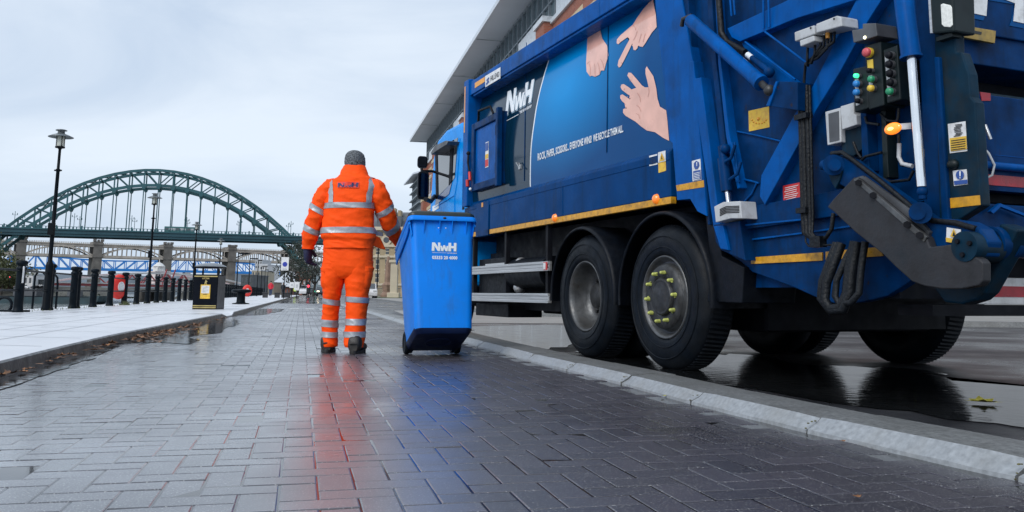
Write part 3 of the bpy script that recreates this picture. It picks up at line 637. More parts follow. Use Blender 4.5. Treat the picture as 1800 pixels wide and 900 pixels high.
for k in range(6): nl.poly([tp(1143, 276.8+2.4*k, -.005), tp(1153.6, 274.2+2.4*k, -.005), tp(1153.6, 274.9+2.4*k, -.005), tp(1143, 277.5+2.4*k, -.005)])
part(nl, 'lettering', M_ink, skirt, fix=False)
# ---- wheels
def wheel(a, left=True, dual=False, R=.52):
    rw = empty('wheel'); rw.parent = TK
    s = 1 if left else -1; bx = .0 if left else 2.46
    Mx = Matrix.Translation((bx, a, .515)) @ Matrix.Rotation(R_(90*s), 4, 'Y')     # local +z points inward
    wdt = .29
    T = MB(); T.lathe([(.298, .028), (.31, .008), (.335, .0), (.40, -.006), (.455, .004), (.488, .02), (R-.008, .045), (R, .06), (R, wdt-.06), (R-.03, wdt-.03), (.42, wdt), (.31, wdt-.01), (.298, wdt-.03)], Mx, 72)
    for k in range(90):      # shoulder tread blocks
        t = 2*math.pi*k/90; c = Mx @ V3((math.cos(t)*(R-.006), math.sin(t)*(R-.006), .062)); q = Mx @ V3((math.cos(t+.03)*(R-.006), math.sin(t+.03)*(R-.006), wdt-.07)); T.bar(c, q, .02, .02)
    for rr in (.36, .44): T.lathe([(rr-.004, -.003), (rr, -.0085), (rr+.004, -.004)], Mx, 64)
    part(T, 'tyre', M_tyre, rw)
    rim = MB()
    if dual: pf_ = [(.302, .02), (.297, .012), (.288, .014), (.278, .03), (.268, .06), (.262, .12), (.25, .16), (.235, .19), (.20, .205), (.13, .21), (.10, .20), (.1, .215), (.0, .215)]
    else: pf_ = [(.302, .02), (.297, .008), (.288, .010), (.276, .03), (.262, .06), (.25, .065), (.238, .05), (.232, .015), (.222, .0), (.20, -.004), (.155, -.002), (.145, .01), (.0, .012)]
    rim.lathe(pf_, Mx, 64); part(rim, 'rim', M_steel, rw)
    hb = MB()
    if dual:
        hb.lathe([(.13, .205), (.125, .17), (.11, .15), (.10, .12), (.0, .115)], Mx, 32)
        for k in range(10):
            t = 2*math.pi*k/10; hb.cyl(Mx @ V3((.165*math.cos(t), .165*math.sin(t), .215)), Mx @ V3((.165*math.cos(t), .165*math.sin(t), .175)), .015, n=6)
    else:
        hb.lathe([(.235, .016), (.222, -.003), (.16, -.006), (.15, .0)], Mx, 48); hb.lathe([(.135, .012), (.132, -.016), (.122, -.024), (.112, -.018), (.105, -.02), (.0, -.022)], Mx, 40)
    part(hb, 'hub', M_hub, rw)
    if not dual:
        for k in range(10):
            t = 2*math.pi*(k+.35)/10; nb = MB(); c0 = Mx @ V3((.178*math.cos(t), .178*math.sin(t), .0)); c1 = Mx @ V3((.178*math.cos(t), .178*math.sin(t), -.036)); nb.cyl(c0, c1, .0165, .013, 6)
            t2 = t + random.uniform(.11, .15); nb.bar(Mx @ V3((.175*math.cos(t), .175*math.sin(t), -.014)), Mx @ V3((.180*math.cos(t2), .180*math.sin(t2), -.012)), .014, .006); nb.ball(c1, .0125, 8)
            part(nb, 'nut_marker', M_nut, rw, bevel=.002)
    if dual:
        T2 = MB(); M2 = Mx @ Matrix.Translation((0, 0, .33)); T2.lathe([(.298, .0), (.46, .004), (R, .05), (R, .23), (.42, .28), (.298, .26)], M2, 48); part(T2, 'inner_tyre', M_tyre, rw)
    return rw
wheel(0); wheel(1.26, dual=True); wheel(5.15); wheel(0, False); wheel(1.26, False, True); wheel(5.15, False)
def fender(a, b0=-.015, b1=.42, r=.625, a0=-8, a1=188, zc=.51):
    mb = MB(); n = 28; P = []
    for i in range(n + 1):
        t = R_(a0 + (a1-a0)*i/n); c, s = math.cos(t), math.sin(t)
        P.append([(b0, a+c*(r-.03), zc+s*(r-.03)), (b0-.012, a+c*(r-.015), zc+s*(r-.015)), (b0, a+c*r, zc+s*r), (b0+.02, a+c*(r+.005), zc+s*(r+.005)), (b1, a+c*(r+.005), zc+s*(r+.005)), (b1, a+c*(r-.01), zc+s*(r-.01)), (b0+.02, a+c*(r-.012), zc+s*(r-.012))])
    m_ = 7
    mb.add([v for q in P for v in q], [(i*m_+k, i*m_+(k+1) % m_, (i+1)*m_+(k+1) % m_, (i+1)*m_+k) for i in range(n) for k in range(m_)], 0, True)
    return part(mb, 'mudguard', M_black)
fender(0, a0=-6, a1=186); fender(1.285, a0=-4, a1=186, r=.60); fender(0, 2.05, 2.47); fender(1.285, 2.05, 2.47, r=.6)
fl = MB(); fl.prism(pxpoly([(1240, 380), (1262, 395), (1268, 450), (1308, 470), (1304, 533), (1243, 530), (1250, 470)], .02), (.42, 0, 0)); part(fl, 'mudflap', M_black, bevel=.006)
# ---- chassis
ch_ = MB(); ch_.box((.75, -2.0, .72), (.87, 6.0, 1.0)).box((1.6, -2.0, .72), (1.72, 6.0, 1.0)).box((.35, -.5, .98), (2.15, 4.2, 1.2)).box((.5, -.7, .5), (2.0, .62, .95)).box((.5, .65, .5), (2.0, 1.9, .95))
ch_.cyl((.3, 0, .515), (2.2, 0, .515), .10).cyl((.3, 1.26, .515), (2.2, 1.26, .515), .12)
ch_.box((.3, 2.3, .36), (.95, 4.25, 1.0)); part(ch_, 'chassis', M_chas)
tk2 = MB(); tk2.cyl((.17, 2.2, .74), (.17, 3.1, .74), .16, n=24).box((.1, 3.25, .5), (.4, 4.1, .92))
part(tk2, 'air_tank', M_black, bevel=.006)
part(MB().ball((.14, 2.95, .84), .07, 14).ball((.14, 2.98, .60), .07, 14).box((.06, 3.2, .78), (.1, 3.8, .86)), 'valve', M_alu)
part(MB().box((.1, 3.2, .28), (.5, 4.2, .42)), 'step_box', M_chas, bevel=.01)
for z0, z1 in ((.745, .835), (.445, .535)):
    gd = MB(); gd.box((.0, 1.955, z0), (.03, 4.2, z1)); gd.box((-.012, 1.957, z0), (0, 4.2, z0+.024)).box((-.012, 1.957, z1-.024), (0, 4.2, z1)).box((-.005, 1.957, z0+.034), (0, 4.2, z1-.034)); g_ = part(gd, 'side_guard_rail', M_alu, bevel=.004)
    if z0 > .6:
        part(MB().box((-.015, 1.965, z0+.008), (-.0122, 2.05, z1-.008)), 'guard_sticker', M_stickr, g_); part(MB().box((-.0175, 2.0, z0+.014), (-.0155, 2.046, z1-.014)), 'sticker_patch', M_stickw, g_)
gp2 = MB()
for a in (2.05, 3.1, 4.1): gp2.box((.03, a, .44), (.08, a+.05, 1.2))
part(gp2, 'guard_post', M_chas, bevel=.004)

part(MB().box((.42, -.64, .30), (2.04, -.60, .98)), 'under_dark_slab', M_chas); part(MB().box((.5, -.55, .28), (2.0, 1.95, .6)), 'under_dark_mass', M_chas, bevel=.03)  # dark masses added to black out the gap under the lorry
part(MB().box((1.0, 1.9, .3), (2.3, 4.3, 1.0)), 'underbody_tank', M_chas, bevel=.03)
# ---- cab
cb = MB(); b0 = .06
side = [(4.42, .62), (4.42, 1.2), (4.42, 2.45), (4.50, 2.58), (4.75, 2.68), (5.35, 2.68), (5.72, 2.60), (5.90, 2.38), (6.02, 1.62), (6.05, 1.2), (6.04, .62)]
cb.prism([(b0, a, z) for a, z in side], (2.3, 0, 0)); cabm = part(cb, 'cab', M_cab, bevel=.05)
def cpx(pts, l=.004): return [tp(x, y, b0 - l) for x, y in pts]
win = [(766, 271), (780, 257), (793.5, 248.5), (804.5, 242), (799, 312), (793, 322), (767, 348)]
part(MB().prism(cpx(win, .006), (.004, 0, 0)), 'side_window', M_glass, cabm)
part(MB().prism(cpx([(791.5, 249.5), (796.5, 246), (793.5, 318), (788.5, 326)], .014), (.012, 0, 0)).prism(cpx([(764.5, 272), (768, 267.5), (769.5, 347), (766, 350)], .014), (.012, 0, 0)), 'window_pillar', M_chas, cabm)
part(MB().prism(cpx([(767, 350), (794, 321), (789, 341), (764, 362)], .008), (.006, 0, 0)), 'cab_stripe', M_cabd, cabm)
part(MB().tube([cpx([(808.5, 243)])[0], cpx([(803, 322)])[0], cpx([(799, 345)])[0], cpx([(799, 400)])[0]], .006, 6).tube(cpx([(764, 365), (799, 343)], .004), .006, 6), 'door_seam', M_cab, cabm)
part(MB().box((b0-.006, 4.55, 1.55), (b0, 4.62, 2.3)), 'cab_vent', M_chas, cabm)
part(MB().prism(cpx([(760, 363), (771, 356), (771, 366), (760, 373)], .006), (.004, 0, 0)), 'cab_marking', M_letter, cabm)
part(MB().prism(cpx([(757, 268), (764, 256), (783, 247), (788, 248), (785, 254), (766, 266), (758, 272)], .16), (.16, 0, 0)), 'sun_visor', M_greyd, cabm, bevel=.006)
part(MB().box((.2, 5.9, 1.62), (2.2, 6.06, 2.3)), 'windscreen', M_glass, cabm, bevel=.02)
part(MB().box((.02, 4.5, .38), (.5, 6.03, .64)), 'cab_step', M_chas, cabm, bevel=.02)
mb_ = -.30
def mpx(pts): return [tp(x, y, mb_) for x, y in pts]
def rounded(cx, cy, w, h, n=5, r=.3):
    P = []; r = min(w, h)*r
    for sx, sy, t0 in ((1, 1, 0), (-1, 1, 90), (-1, -1, 180), (1, -1, 270)):
        for k in range(n+1):
            t = R_(t0 + 90*k/n); P.append((cx + sx*(w/2-r) + r*math.cos(t), cy + sy*(h/2-r) + r*math.sin(t)))
    return P
mir = empty('wing_mirror'); mir.parent = TK
for nm, (cx, cy, w, h) in {'mirror_housing': (742, 326, 21, 52), 'upper_mirror_housing': (741, 285, 19, 22)}.items():
    c = tp(cx, cy, mb_ + (.04 if cy < 300 else 0)); s = .0068
    mb = MB(); P = [V3((c.x + (x-cx)*s*.98, c.y - .05, c.z - (y-cy)*s)) for x, y in rounded(cx, cy, w*1.08, h)]
    mb.prism(P, (.03, .12, 0)); part(mb, nm, M_black, mir, bevel=.012)
    P = [V3((c.x + (x-cx)*s*.98, c.y - .053, c.z - (y-cy)*s)) for x, y in rounded(cx, cy, w*.80, h*.86)]
    if h > 30: part(MB().prism(P, (0, .002, 0)), 'mirror_glass', M_mirror, mir)
part(MB().tube([tp(745, 301, -.26), tp(760, 301, -.12), tp(785, 309, .04), tp(792, 312, .06)], .018, 8).tube([tp(748, 350, -.28), tp(757, 354, -.15), tp(764, 345, .05)], .03, 8).tube([tp(741, 296, -.28), tp(742, 303, -.28)], .02, 8), 'mirror_arm', M_black, mir)
part(MB().box((.03, 4.2, 1.15), (.6, 4.45, 1.55)), 'cab_gap_cover', M_blued)
# ---- tailgate
tg = [(1200, -40), (1222, 110), (1248, 330), (1258, 395), (1265, 436), (1302, 460), (1322, 478), (1400, 507), (1437, 524), (1470, 534), (1515, 531), (1560, 520), (1600, 494), (1645, 440), (1650, 300), (1636, -40)]
tail = plate('tailgate_side', tg, .06, .06, M_blued, bevel=.006)
part(MB().box((.12, -2.0, .58), (2.3, -.65, 1.3)).box((.14, -1.7, 1.3), (2.3, -.4, 3.2)).box((2.28, -2.4, .7), (2.36, -.4, 3.2)), 'tailgate_body', M_blued)
def bar_px(name, p, q, w, b, t, m, parent=tail, bevel=.006, off=0):   # flat band between two pixels, w in px
    dx, dy = q[0]-p[0], q[1]-p[1]; l = math.hypot(dx, dy); ox, oy = -dy/l*w/2, dx/l*w/2
    return plate(name, [(p[0]+ox, p[1]+oy), (q[0]+ox, q[1]+oy), (q[0]-ox, q[1]-oy), (p[0]-ox, p[1]-oy)], b, t, m, parent, bevel)
# front channel of the tailgate frame
plate('frame_channel', [(1196, -40), (1207, -40), (1217, 105), (1229, 200), (1248, 395), (1244, 395), (1222, 190), (1208, 90)], .0, .1, M_blued, tail)
plate('frame_channel', [(1212, 108), (1219, 107), (1222, 138), (1232, 136), (1247, 250), (1266, 400), (1254, 400), (1240, 300)], -.02, .1, M_blue, tail)
plate('frame_channel', [(1240, -40), (1249, -40), (1258, 100), (1275, 250), (1290, 380), (1283, 380), (1264, 240), (1251, 110)], .02, .08, M_blued, tail)
plate('frame_channel', [(1255, -40), (1258, -40), (1266, 100), (1281, 230), (1300, 330), (1296, 332), (1276, 240), (1262, 110)], .0, .08, M_blue, tail)
plate('frame_panel', [(1219, 140), (1240, 138), (1262, 300), (1266, 340), (1252, 340), (1246, 280)], .03, .05, M_blued, tail)
plate('frame_foot', [(1254, 395), (1300, 388), (1310, 458), (1268, 440), (1258, 425)], -.03, .12, M_blued, tail)
plate('frame_foot_face', [(1254, 398), (1271, 396), (1280, 440), (1266, 437)], -.05, .1, M_blue, tail)
# braces
plate('diagonal_brace', [(1338, 308), (1397, 200), (1426, 156), (1502, 5), (1526, -40), (1578, -40), (1549, 0), (1524, 39), (1474, 130), (1432, 197), (1400, 259), (1344, 360), (1335, 345)], .0, .08, M_blue, tail)
plate('cross_brace', [(1278, 50), (1385, 0), (1440, -28), (1560, -28), (1502, 0), (1400, 32), (1300, 73), (1286, 66)], -.01, .09, M_blue, tail)
plate('cross_brace', [(1303, 76), (1312, 72), (1352, 108), (1402, 146), (1392, 186), (1346, 150)], .02, .06, M_blue, tail)
plate('lower_beam', [(1262, 372), (1340, 359), (1412, 345), (1560, 318), (1640, 302), (1644, 350), (1560, 366), (1412, 388), (1266, 410)], .02, .06, M_blued, tail)
plate('lower_ledge', [(1300, 422), (1412, 408), (1560, 386), (1642, 370), (1642, 374), (1560, 390), (1412, 411), (1301, 425)], .045, .03, M_blue, tail, .002)
plate('lower_ledge', [(1290, 396), (1412, 384), (1414, 387), (1292, 399)], .01, .03, M_blue, tail, .002)
tp_ = plate('reflective_tape', [(1320, 452.5), (1445, 443.5), (1445, 458), (1320, 464)], .052, .01, M_yellow, tail, .001)
plate('reflective_tape', [(1451, 442.5), (1491, 438.5), (1491, 454), (1451, 457)], .052, .01, M_yellow, tail, .001)
plate('reflective_tape', [(1515, 436.5), (1548, 434), (1552, 450), (1515, 452.5)], .052, .01, M_yellow, tail, .001)
bracket = plate('ram_bracket', [(1363, 143), (1402, 144), (1402, 194), (1346, 186)], -.09, .12, M_blued, tail)
plate('bracket_face', [(1346, 186), (1363, 143), (1367, 143), (1352, 187)], -.1, .12, M_blue, tail)
# lifting ram
p, q = tp(1214, 36, -.1), tp(1338, 146, -.1)
ram = part(MB().cyl(p, q, .046, n=20).cyl(p + (p-q)*.02, p, .035, n=16).cyl(q - (q-p)*.03, q + (q-p)*.005, .05, n=20), 'lifting_ram', M_blue, tail)
part(MB().cyl(q, q+(q-p)*.08, .022, n=14).ball(q+(q-p)*.1, .035, 12), 'ram_rod', M_hub, tail)
part(MB().tube([p + V3((0, -.02, .03)), p + V3((-.03, .05, .02)), p + V3((-.02, .08, -.02))], .016, 8).ball(p, .04, 12), 'ram_pin', M_plate, tail)
hs = [tp(x, y, -.02) for x, y in ((1262, -20), (1266, 30), (1268, 58), (1278, 74), (1296, 84), (1310, 92))]
part(MB().tube(hs, .022, 10), 'hose', M_hose, tail); fit = MB(); fit.cyl(tp(1314, 96, -.03), tp(1323, 103, -.03), .02, n=8); part(fit, 'hose_fitting', M_letter, tail)
part(MB().tube([tp(1322, 102, -.03), tp(1340, 116, -.04), tp(1356, 128, -.05)], [.02, .024, .02], 8).ball(tp(1352, 127, -.05), .035), 'ram_valve', M_blued, tail)
# locking ram and its grey louvred cover
p, q = tp(1271, 278, -.03), tp(1278, 336, -.03)
part(MB().cyl(p, q, .037, n=18).cyl(tp(1268, 258, -.02), p, .024, n=12).ball(tp(1275, 262, -.02), .035).tube([tp(1275, 284, -.05), tp(1285, 278, -.05), tp(1292, 255, -.03)], .011, 8).tube([tp(1282, 316, -.05), tp(1296, 306, -.04), tp(1302, 285, -.02)], .011, 8), 'locking_ram', M_blued, tail)
part(MB().cyl(q, tp(1281, 358, -.03), .014, n=12), 'locking_rod', M_chrome, tail)
cv = plate('louvre_cover', [(1255, 363), (1271, 355), (1301, 353.5), (1304, 384), (1284, 384), (1258, 391)], -.10, .12, M_grey, tail, .004)
lv = MB()
for k in range(5): lv.prism(pxpoly([(1265, 367.5+2.7*k), (1276, 362.3+2.7*k), (1299, 361.4+2.7*k), (1299, 363+2.7*k), (1276, 363.9+2.7*k), (1265, 369.1+2.7*k)], -.103), (.004, 0, 0))
part(lv, 'louvre', M_ink, cv)
pp_ = MB()
for x in (1287, 1291.5): pp_.tube([tp(x, 250, .0), tp(x+3, 290, .0), tp(x+8, 320, .0)], .006, 6)
pp_.tube([tp(1296, 231, .05), tp(1330, 238, .05), tp(1372, 248, .05)], .006, 6).tube([tp(1290, 312, .05), tp(1320, 318, .05), tp(1334, 322, .05)], .007, 6).tube([tp(1330, 322, .05), tp(1322, 340, .05), tp(1308, 355, .05)], .007, 6)
for (x0, y0, x1, y1) in ((1310, 74, 1398, 140), (1345, 56, 1420, 112), (1342, 50, 1342, -20), (1352, 48, 1350, -20), (1282, -20, 1286, 28), (1288, -20, 1292, 26)): pp_.tube([tp(x0, y0, -.02), tp((x0+x1)/2, (y0+y1)/2, -.03), tp(x1, y1, -.02)], .007, 6)
part(pp_, 'hydraulic_pipe', M_blue, tail)
vh = MB()
for dx, r in ((0, .012), (6, .016), (13, .014), (18, .009)):
    vh.tube([tp(1405+dx, 150, -.02), tp(1407+dx, 220, -.03), tp(1409+dx, 300, -.03), tp(1411+dx, 380, -.03), tp(1413+dx*.8, 410, -.04), tp(1425+dx*.5, 418, -.04)], r, 8)
vh.tube([tp(1418, 355, -.03), tp(1416, 425, -.04), tp(1421, 432, -.05), tp(1470, 430, -.05)], .006, 6).tube([tp(1465, 375, -.03), tp(1462, 402, -.04), tp(1452, 418, -.04), tp(1430, 418, -.04)], .012, 8)
vh.cbox(tp(1438, 425, -.05), (.05, .08, .06)).cbox(tp(1413, 370, -.04), (.05, .08, .03)).cbox(tp(1412, 205, -.04), (.05, .10, .03))
part(vh, 'hose_bundle', M_hose, tail)
dh = MB()
for dx, dz in ((0, 0), (7, 2), (30, -4)):
    dh.tube([tp(1472+dx, 428, -.05), tp(1462+dx*.9, 455+dz, -.08), tp(1447+dx*.8, 495+dz, -.11), tp(1444+dx*.8, 525+dz, -.12), tp(1458+dx*.6, 543+dz*2, -.12), tp(1478+dx*.6, 540+dz*2, -.12), tp(1489+dx*.7, 515, -.10), tp(1493+dx*.7, 470, -.08), tp(1503+dx*.6, 425, -.06)], .026 if dx < 20 else .018, 10)
part(dh, 'hanging_hose', M_hose, tail)
# stickers
ys_ = sticker('yellow_sticker', [(1315.6, 195), (1351.5, 187), (1352.5, 223.5), (1316.5, 231)], .06, M_sticky, tail)
rs_ = sticker('red_sticker', [(1376, 326.5), (1406.5, 320.5), (1408, 351), (1377, 356)], .06, M_stickr, tail)
rl = MB()
for k in range(7):
    x0, x1 = 1378.5+random.random()*3, 1405-random.random()*6; y = 330 + 3.5*k; rl.poly([tp(x0, y, .053), tp(x1, y-5.2, .053), tp(x1, y-4.2, .053), tp(x0, y+1, .053)])
part(rl, 'lettering', M_stickw, tail, fix=False)
yl_ = MB()
for k in range(7):
    t = R_(200 + 140*k/6); yl_.ball(tp(1334 + 13*math.cos(t), 205 - 13*math.sin(t)*.7 + 3, .055), .006, 6)
yl_.ball(tp(1333, 209, .055), .011, 8); part(yl_, 'sticker_dots', M_orange, tail)
sticker('yellow_sticker', [(1444, 348.5), (1456, 346), (1456, 360.5), (1445, 362)], .06, M_sticky, tail)
# junction boxes with their cables
for pts in ([(1396, 56.5), (1430.5, 44), (1432, 60), (1397, 73)], [(1434, 42), (1470, 27.5), (1478, 29.5), (1479.5, 46), (1434.5, 58)], [(1405, 71), (1430, 62), (1431.5, 72), (1406.5, 82)]):
    jb = plate('junction_box', pts, -.12, .12, M_grey, tail, .006)
part(MB().ball(tp(1425, 49, -.122), .006, 8).ball(tp(1466, 33, -.122), .006, 8), 'box_screw', M_ink, tail)
gl = MB()
for x, y in ((1443, 60), (1449, 59), (1455, 57), (1461, 54), (1467, 51), (1472, 49)): gl.cyl(tp(x, y-3, -.06), tp(x, y+3, -.06), .008, n=8)
part(gl, 'cable_gland', M_alu, tail)
part(MB().cyl(tp(1455, 58, -.07), tp(1455.5, 67, -.07), .013, n=8).cyl(tp(1433, 68, -.07), tp(1433, 76, -.07), .012, n=8), 'orange_plug', M_orange, tail)
cb_ = MB()
for x, y in ((1443, 62), (1449, 62), (1455, 66), (1461, 58), (1467, 55), (1433, 75), (1420, 80)):
    cb_.tube([tp(x, y, -.06), tp(x-1, y+18, -.07), tp((x+1412)/2+4, y+36, -.06), tp(1416, 112, -.05), tp(1414, 135, -.04), tp(1412, 170, -.03)], .008, 7)
part(cb_, 'cable', M_hose, tail)
# control panels
def cbox_px(name, pts, b, t, m, parent=tail, bev=.006): return plate(name, pts, b, t, m, parent, bev)
M_face = mat('switch_legend_plate', (.42, .44, .45), rough=.4, var=.2)
def panel(pts, legend, buttons):
    pn = cbox_px('control_box', pts, -.10, .14, M_box)
    if legend: part(MB().prism(pxpoly(legend, -.1025), (.002, 0, 0)), 'legend_plate', M_face, pn)
    for x, y, r, m in buttons:
        c = tp(x, y, -.1); k = r/ (F_/ (CAM.y + 4.4))
        mb = MB(); mb.cyl(c, c - V3((.016, 0, 0)), r*.0029, n=18); part(mb, 'button_collar', M_greyd if m is not M_red else M_yelb, pn)
        mb = MB(); mb.lathe([(r*.0026, .014), (r*.0027, .028), (r*.0022, .036), (0, .038)], Matrix.Translation(c) @ Matrix.Rotation(R_(-90), 4, 'Y'), 18); part(mb, 'button', m, pn)
panel([(1499, 121), (1524, 115.5), (1527, 190), (1502, 198)], [(1502.5, 140), (1509, 138.5), (1511, 184), (1504.5, 186)], [(1511.5, 134, 4.5, M_greenl), (1511.5, 148, 6.5, M_blueb), (1511.5, 163, 6.5, M_blueb), (1514, 178, 5, M_chas)])
panel([(1519, 80), (1548, 72), (1554, 185), (1527, 193)], [(1526.5, 133), (1533, 131.5), (1535, 160), (1528, 161.5)], [(1529.5, 93, 9, M_red), (1537.5, 140, 6.5, M_green), (1537, 156, 6.5, M_yelb), (1534, 125, 5, M_chas)])
part(MB().prism(pxpoly([(1524, 106), (1534, 104), (1535, 121), (1525.5, 123)], -.103), (.003, 0, 0)), 'yellow_label', M_yelb, tail)
panel([(1552, 88), (1577, 79), (1583, 175), (1559, 182)], [(1555, 98), (1561, 96), (1567, 168), (1561, 169.5)], [(1569, 98, 7, M_chas), (1569, 114, 7, M_chas), (1570, 130, 7, M_chas), (1571, 146, 7, M_chas), (1570, 161.5, 7, M_green)])
wl = plate('work_lamp', [(1497, 53), (1516, 50), (1516, 41.5), (1539, 40.5), (1542, 63), (1520, 70), (1500, 75)], -.14, .14, M_greyd, tail, .004)
part(MB().ball(tp(1520.5, 66, -.14), .009, 10), 'lamp_bulb', mat('work_lamp_led', (.9, .85, .6), rough=.2, emit=(1, .92, .6), estr=2.), tail)
part(MB().tube([tp(1542, 53, .0), tp(1565, 56, .0), tp(1590, 52, .02)], .007, 6), 'lamp_cable', M_hose, tail)
gw = plate('glazed_box', [(1450, 196.5), (1477, 189), (1478.5, 250), (1454, 255.5)], -.03, .08, M_grey, tail, .005)
part(MB().prism(pxpoly([(1456, 200), (1474, 195), (1475, 246), (1458, 250)], -.033), (.003, 0, 0)), 'box_window', M_greyd, gw)
plate('cover_plate', [(1477, 187), (1500, 180), (1501, 200.5), (1505, 202), (1506, 219), (1480, 228)], -.04, .06, M_grey, tail, .004)
plate('back_plate', [(1478, 228), (1512, 219), (1516, 262), (1500, 275), (1480, 268)], .0, .06, M_blueg, tail, .004)
plate('mount_rail', [(1512, 196), (1522, 194), (1528, 300), (1516, 302)], -.01, .07, M_blued, tail); plate('mount_rail', [(1548, 190), (1556, 188), (1562, 312), (1552, 314)], -.01, .07, M_box, tail)
# amber marker lamp
c = tp(1569.5, 226, -.12)
part(MB().ball(c, .03, 20, sc=(.6, 1.75, 1.0)), 'amber_lamp', M_lensf, tail); part(MB().ball(c - V3((.011, 0, .002)), .016, 14, sc=(.6, 1.5, .7)), 'lamp_core', M_lensc, tail)
part(MB().bar(tp(1581, 223, -.1), tp(1601, 221.5, -.06), .01, .03), 'lamp_bracket', M_alu, tail)
cc = MB()
for pth in ([(1521, 205), (1524, 216), (1545, 219)], [(1548, 200), (1560, 212), (1578, 214)], [(1580, 190), (1579, 206), (1576, 215)], [(1580, 236), (1580, 280), (1584, 290), (1604, 293)], [(1552, 314), (1565, 320), (1598, 316), (1606, 300)], [(1500, 250), (1508, 270), (1514, 278)]): cc.tube([tp(x, y, -.03) for x, y in pth], .008, 7)
part(cc, 'control_cable', M_hose, tail)
part(MB().tube([tp(x, y, -.04) for x, y in ((1581, 252), (1580, 276), (1586, 288), (1604, 292))], .011, 8), 'grey_cable', M_grey, tail); part(MB().tube([tp(1513, 283, -.03), tp(1522, 275, -.03), tp(1550, 268, -.03)], .008, 7), 'cable_loop', M_hose, tail)
# big tipping ram of the lifter
p, q, r_ = tp(1584, -40, -.12), tp(1602, 102, -.12), tp(1620, 328, -.12)
part(MB().cyl(p, q, .046, n=20).cyl(q - (q-p)*.03, q, .052, n=20), 'tipping_ram', M_blue, tail)
part(MB().cyl(q, r_, .0215, n=18), 'tipping_rod', M_chrome, tail)
part(MB().cyl(r_, tp(1622, 350, -.12), .018, n=12).ball(tp(1621, 337, -.12), .026, 12).cyl(tp(1618, 374, -.2), tp(1618, 374, -.02), .05, n=18).cyl(tp(1612, 373, -.22), tp(1612, 373, -.2), .036, n=14), 'rod_eye', M_blued, tail)
sticker('oval_tag', [(1619, 264), (1627, 261), (1635, 263), (1637, 267), (1632, 273), (1622, 277), (1618, 274)], .055, M_steel, tail)
# rear post with stickers
poz = [(1605, -40), (1640, -40), (1640, 64), (1680, 60), (1680, 92), (1690, 92), (1703, 130), (1706, 170), (1714, 180), (1725, 361), (1678, 391), (1645, 400), (1655, 392), (1648, 150)]
pst = part(MB().prism(pxpoly([(1640, -40), (1676, -40), (1680, 92), (1690, 92), (1703, 130), (1706, 170), (1714, 180), (1725, 361), (1678, 391), (1652, 398), (1644, 120)], -.03), (.06, 0, 0)), 'rear_post', M_blueg, bevel=.006)
part(MB().prism(pxpoly([(1641, 100), (1650, 100), (1668, 396), (1655, 396)], -.05), (.05, 0, 0)).prism(pxpoly([(1607, -40), (1640, -40), (1655, 396), (1640, 410), (1622, 390), (1626, 300)], .0), (.07, 0, 0)), 'post_flange', M_blued, pst, bevel=.006)
a1_ = sticker('caution_sticker', [(1666, 218), (1697, 213), (1700, 265.5), (1669.5, 269.5)], -.03, M_stickw, pst)
sticker('caution_text_panel', [(1669, 243), (1698.2, 239), (1699.2, 262), (1671, 266)], -.034, M_sticky, pst)
ct = MB()
for k in range(5): ct.poly([tp(1671.5, 247+4*k, -.039), tp(1697, 243.4+4*k, -.039), tp(1697, 244.8+4*k, -.039), tp(1671.5, 248.4+4*k, -.039)])
for k in range(9): x_ = 1676+random.uniform(0, 4); y_ = 219+2.5*k; ct.poly([tp(x_, y_, -.036), tp(x_+12, y_-1.6, -.036), tp(x_+12, y_-.2, -.036), tp(x_, y_+1.5, -.036)])
part(ct, 'lettering', M_ink, pst, fix=False)
sticker('notice_sticker', [(1674.5, 300), (1699, 297.5), (1701, 324), (1677, 327)], -.03, M_stickw, pst)
sticker('blue_notice', [(1676.5, 318), (1700, 315.5), (1700.6, 322.5), (1677.5, 325)], -.034, M_stickb, pst)
sticker('blue_disc', [(1687 + 7*math.cos(R_(t)), 307.5 + 8*math.sin(R_(t))) for t in range(0, 360, 24)], -.034, M_stickb, pst)
part(MB().poly([tp(1686, 301, -.04), tp(1689, 301, -.04), tp(1688.4, 310, -.04), tp(1686.6, 310, -.04)]).poly([tp(1686.6, 311.5, -.04), tp(1688.4, 311.5, -.04), tp(1688.4, 313.5, -.04), tp(1686.6, 313.5, -.04)]), 'lettering', M_letter, pst, fix=False)
sticker('post_tape', [(1664, 349), (1722, 343), (1723.5, 360), (1665.5, 366.5)], -.03, M_yellow, pst)
part(MB().ball(tp(1675, 289, -.04), .03, 12, sc=(.7, 1, .8)).cbox(tp(1668, 66, -.04), (.06, .09, .02)), 'post_fitting', M_box, pst)
lb = part(MB().prism(pxpoly([(1631, -30), (1675, -30), (1677, 56), (1638, 60)], -.09), (.14, 0, 0)), 'lamp_housing', M_box, bevel=.01)
part(MB().prism(pxpoly([(1653, 8), (1657, 6), (1670, 9), (1672.5, 13), (1674, 44), (1670, 48), (1659, 47), (1655, 43)], -.095), (.006, 0, 0)), 'rear_lamp_lens', mat('white_lens', (.75, .76, .72), rough=.25, var=.12, vscale=60), lb, bevel=.003)
part(MB().prism(pxpoly([(1630, -30), (1634, -30), (1639, 58), (1635, 58)], -.093), (.1, 0, 0)), 'lamp_trim', M_alu, lb)
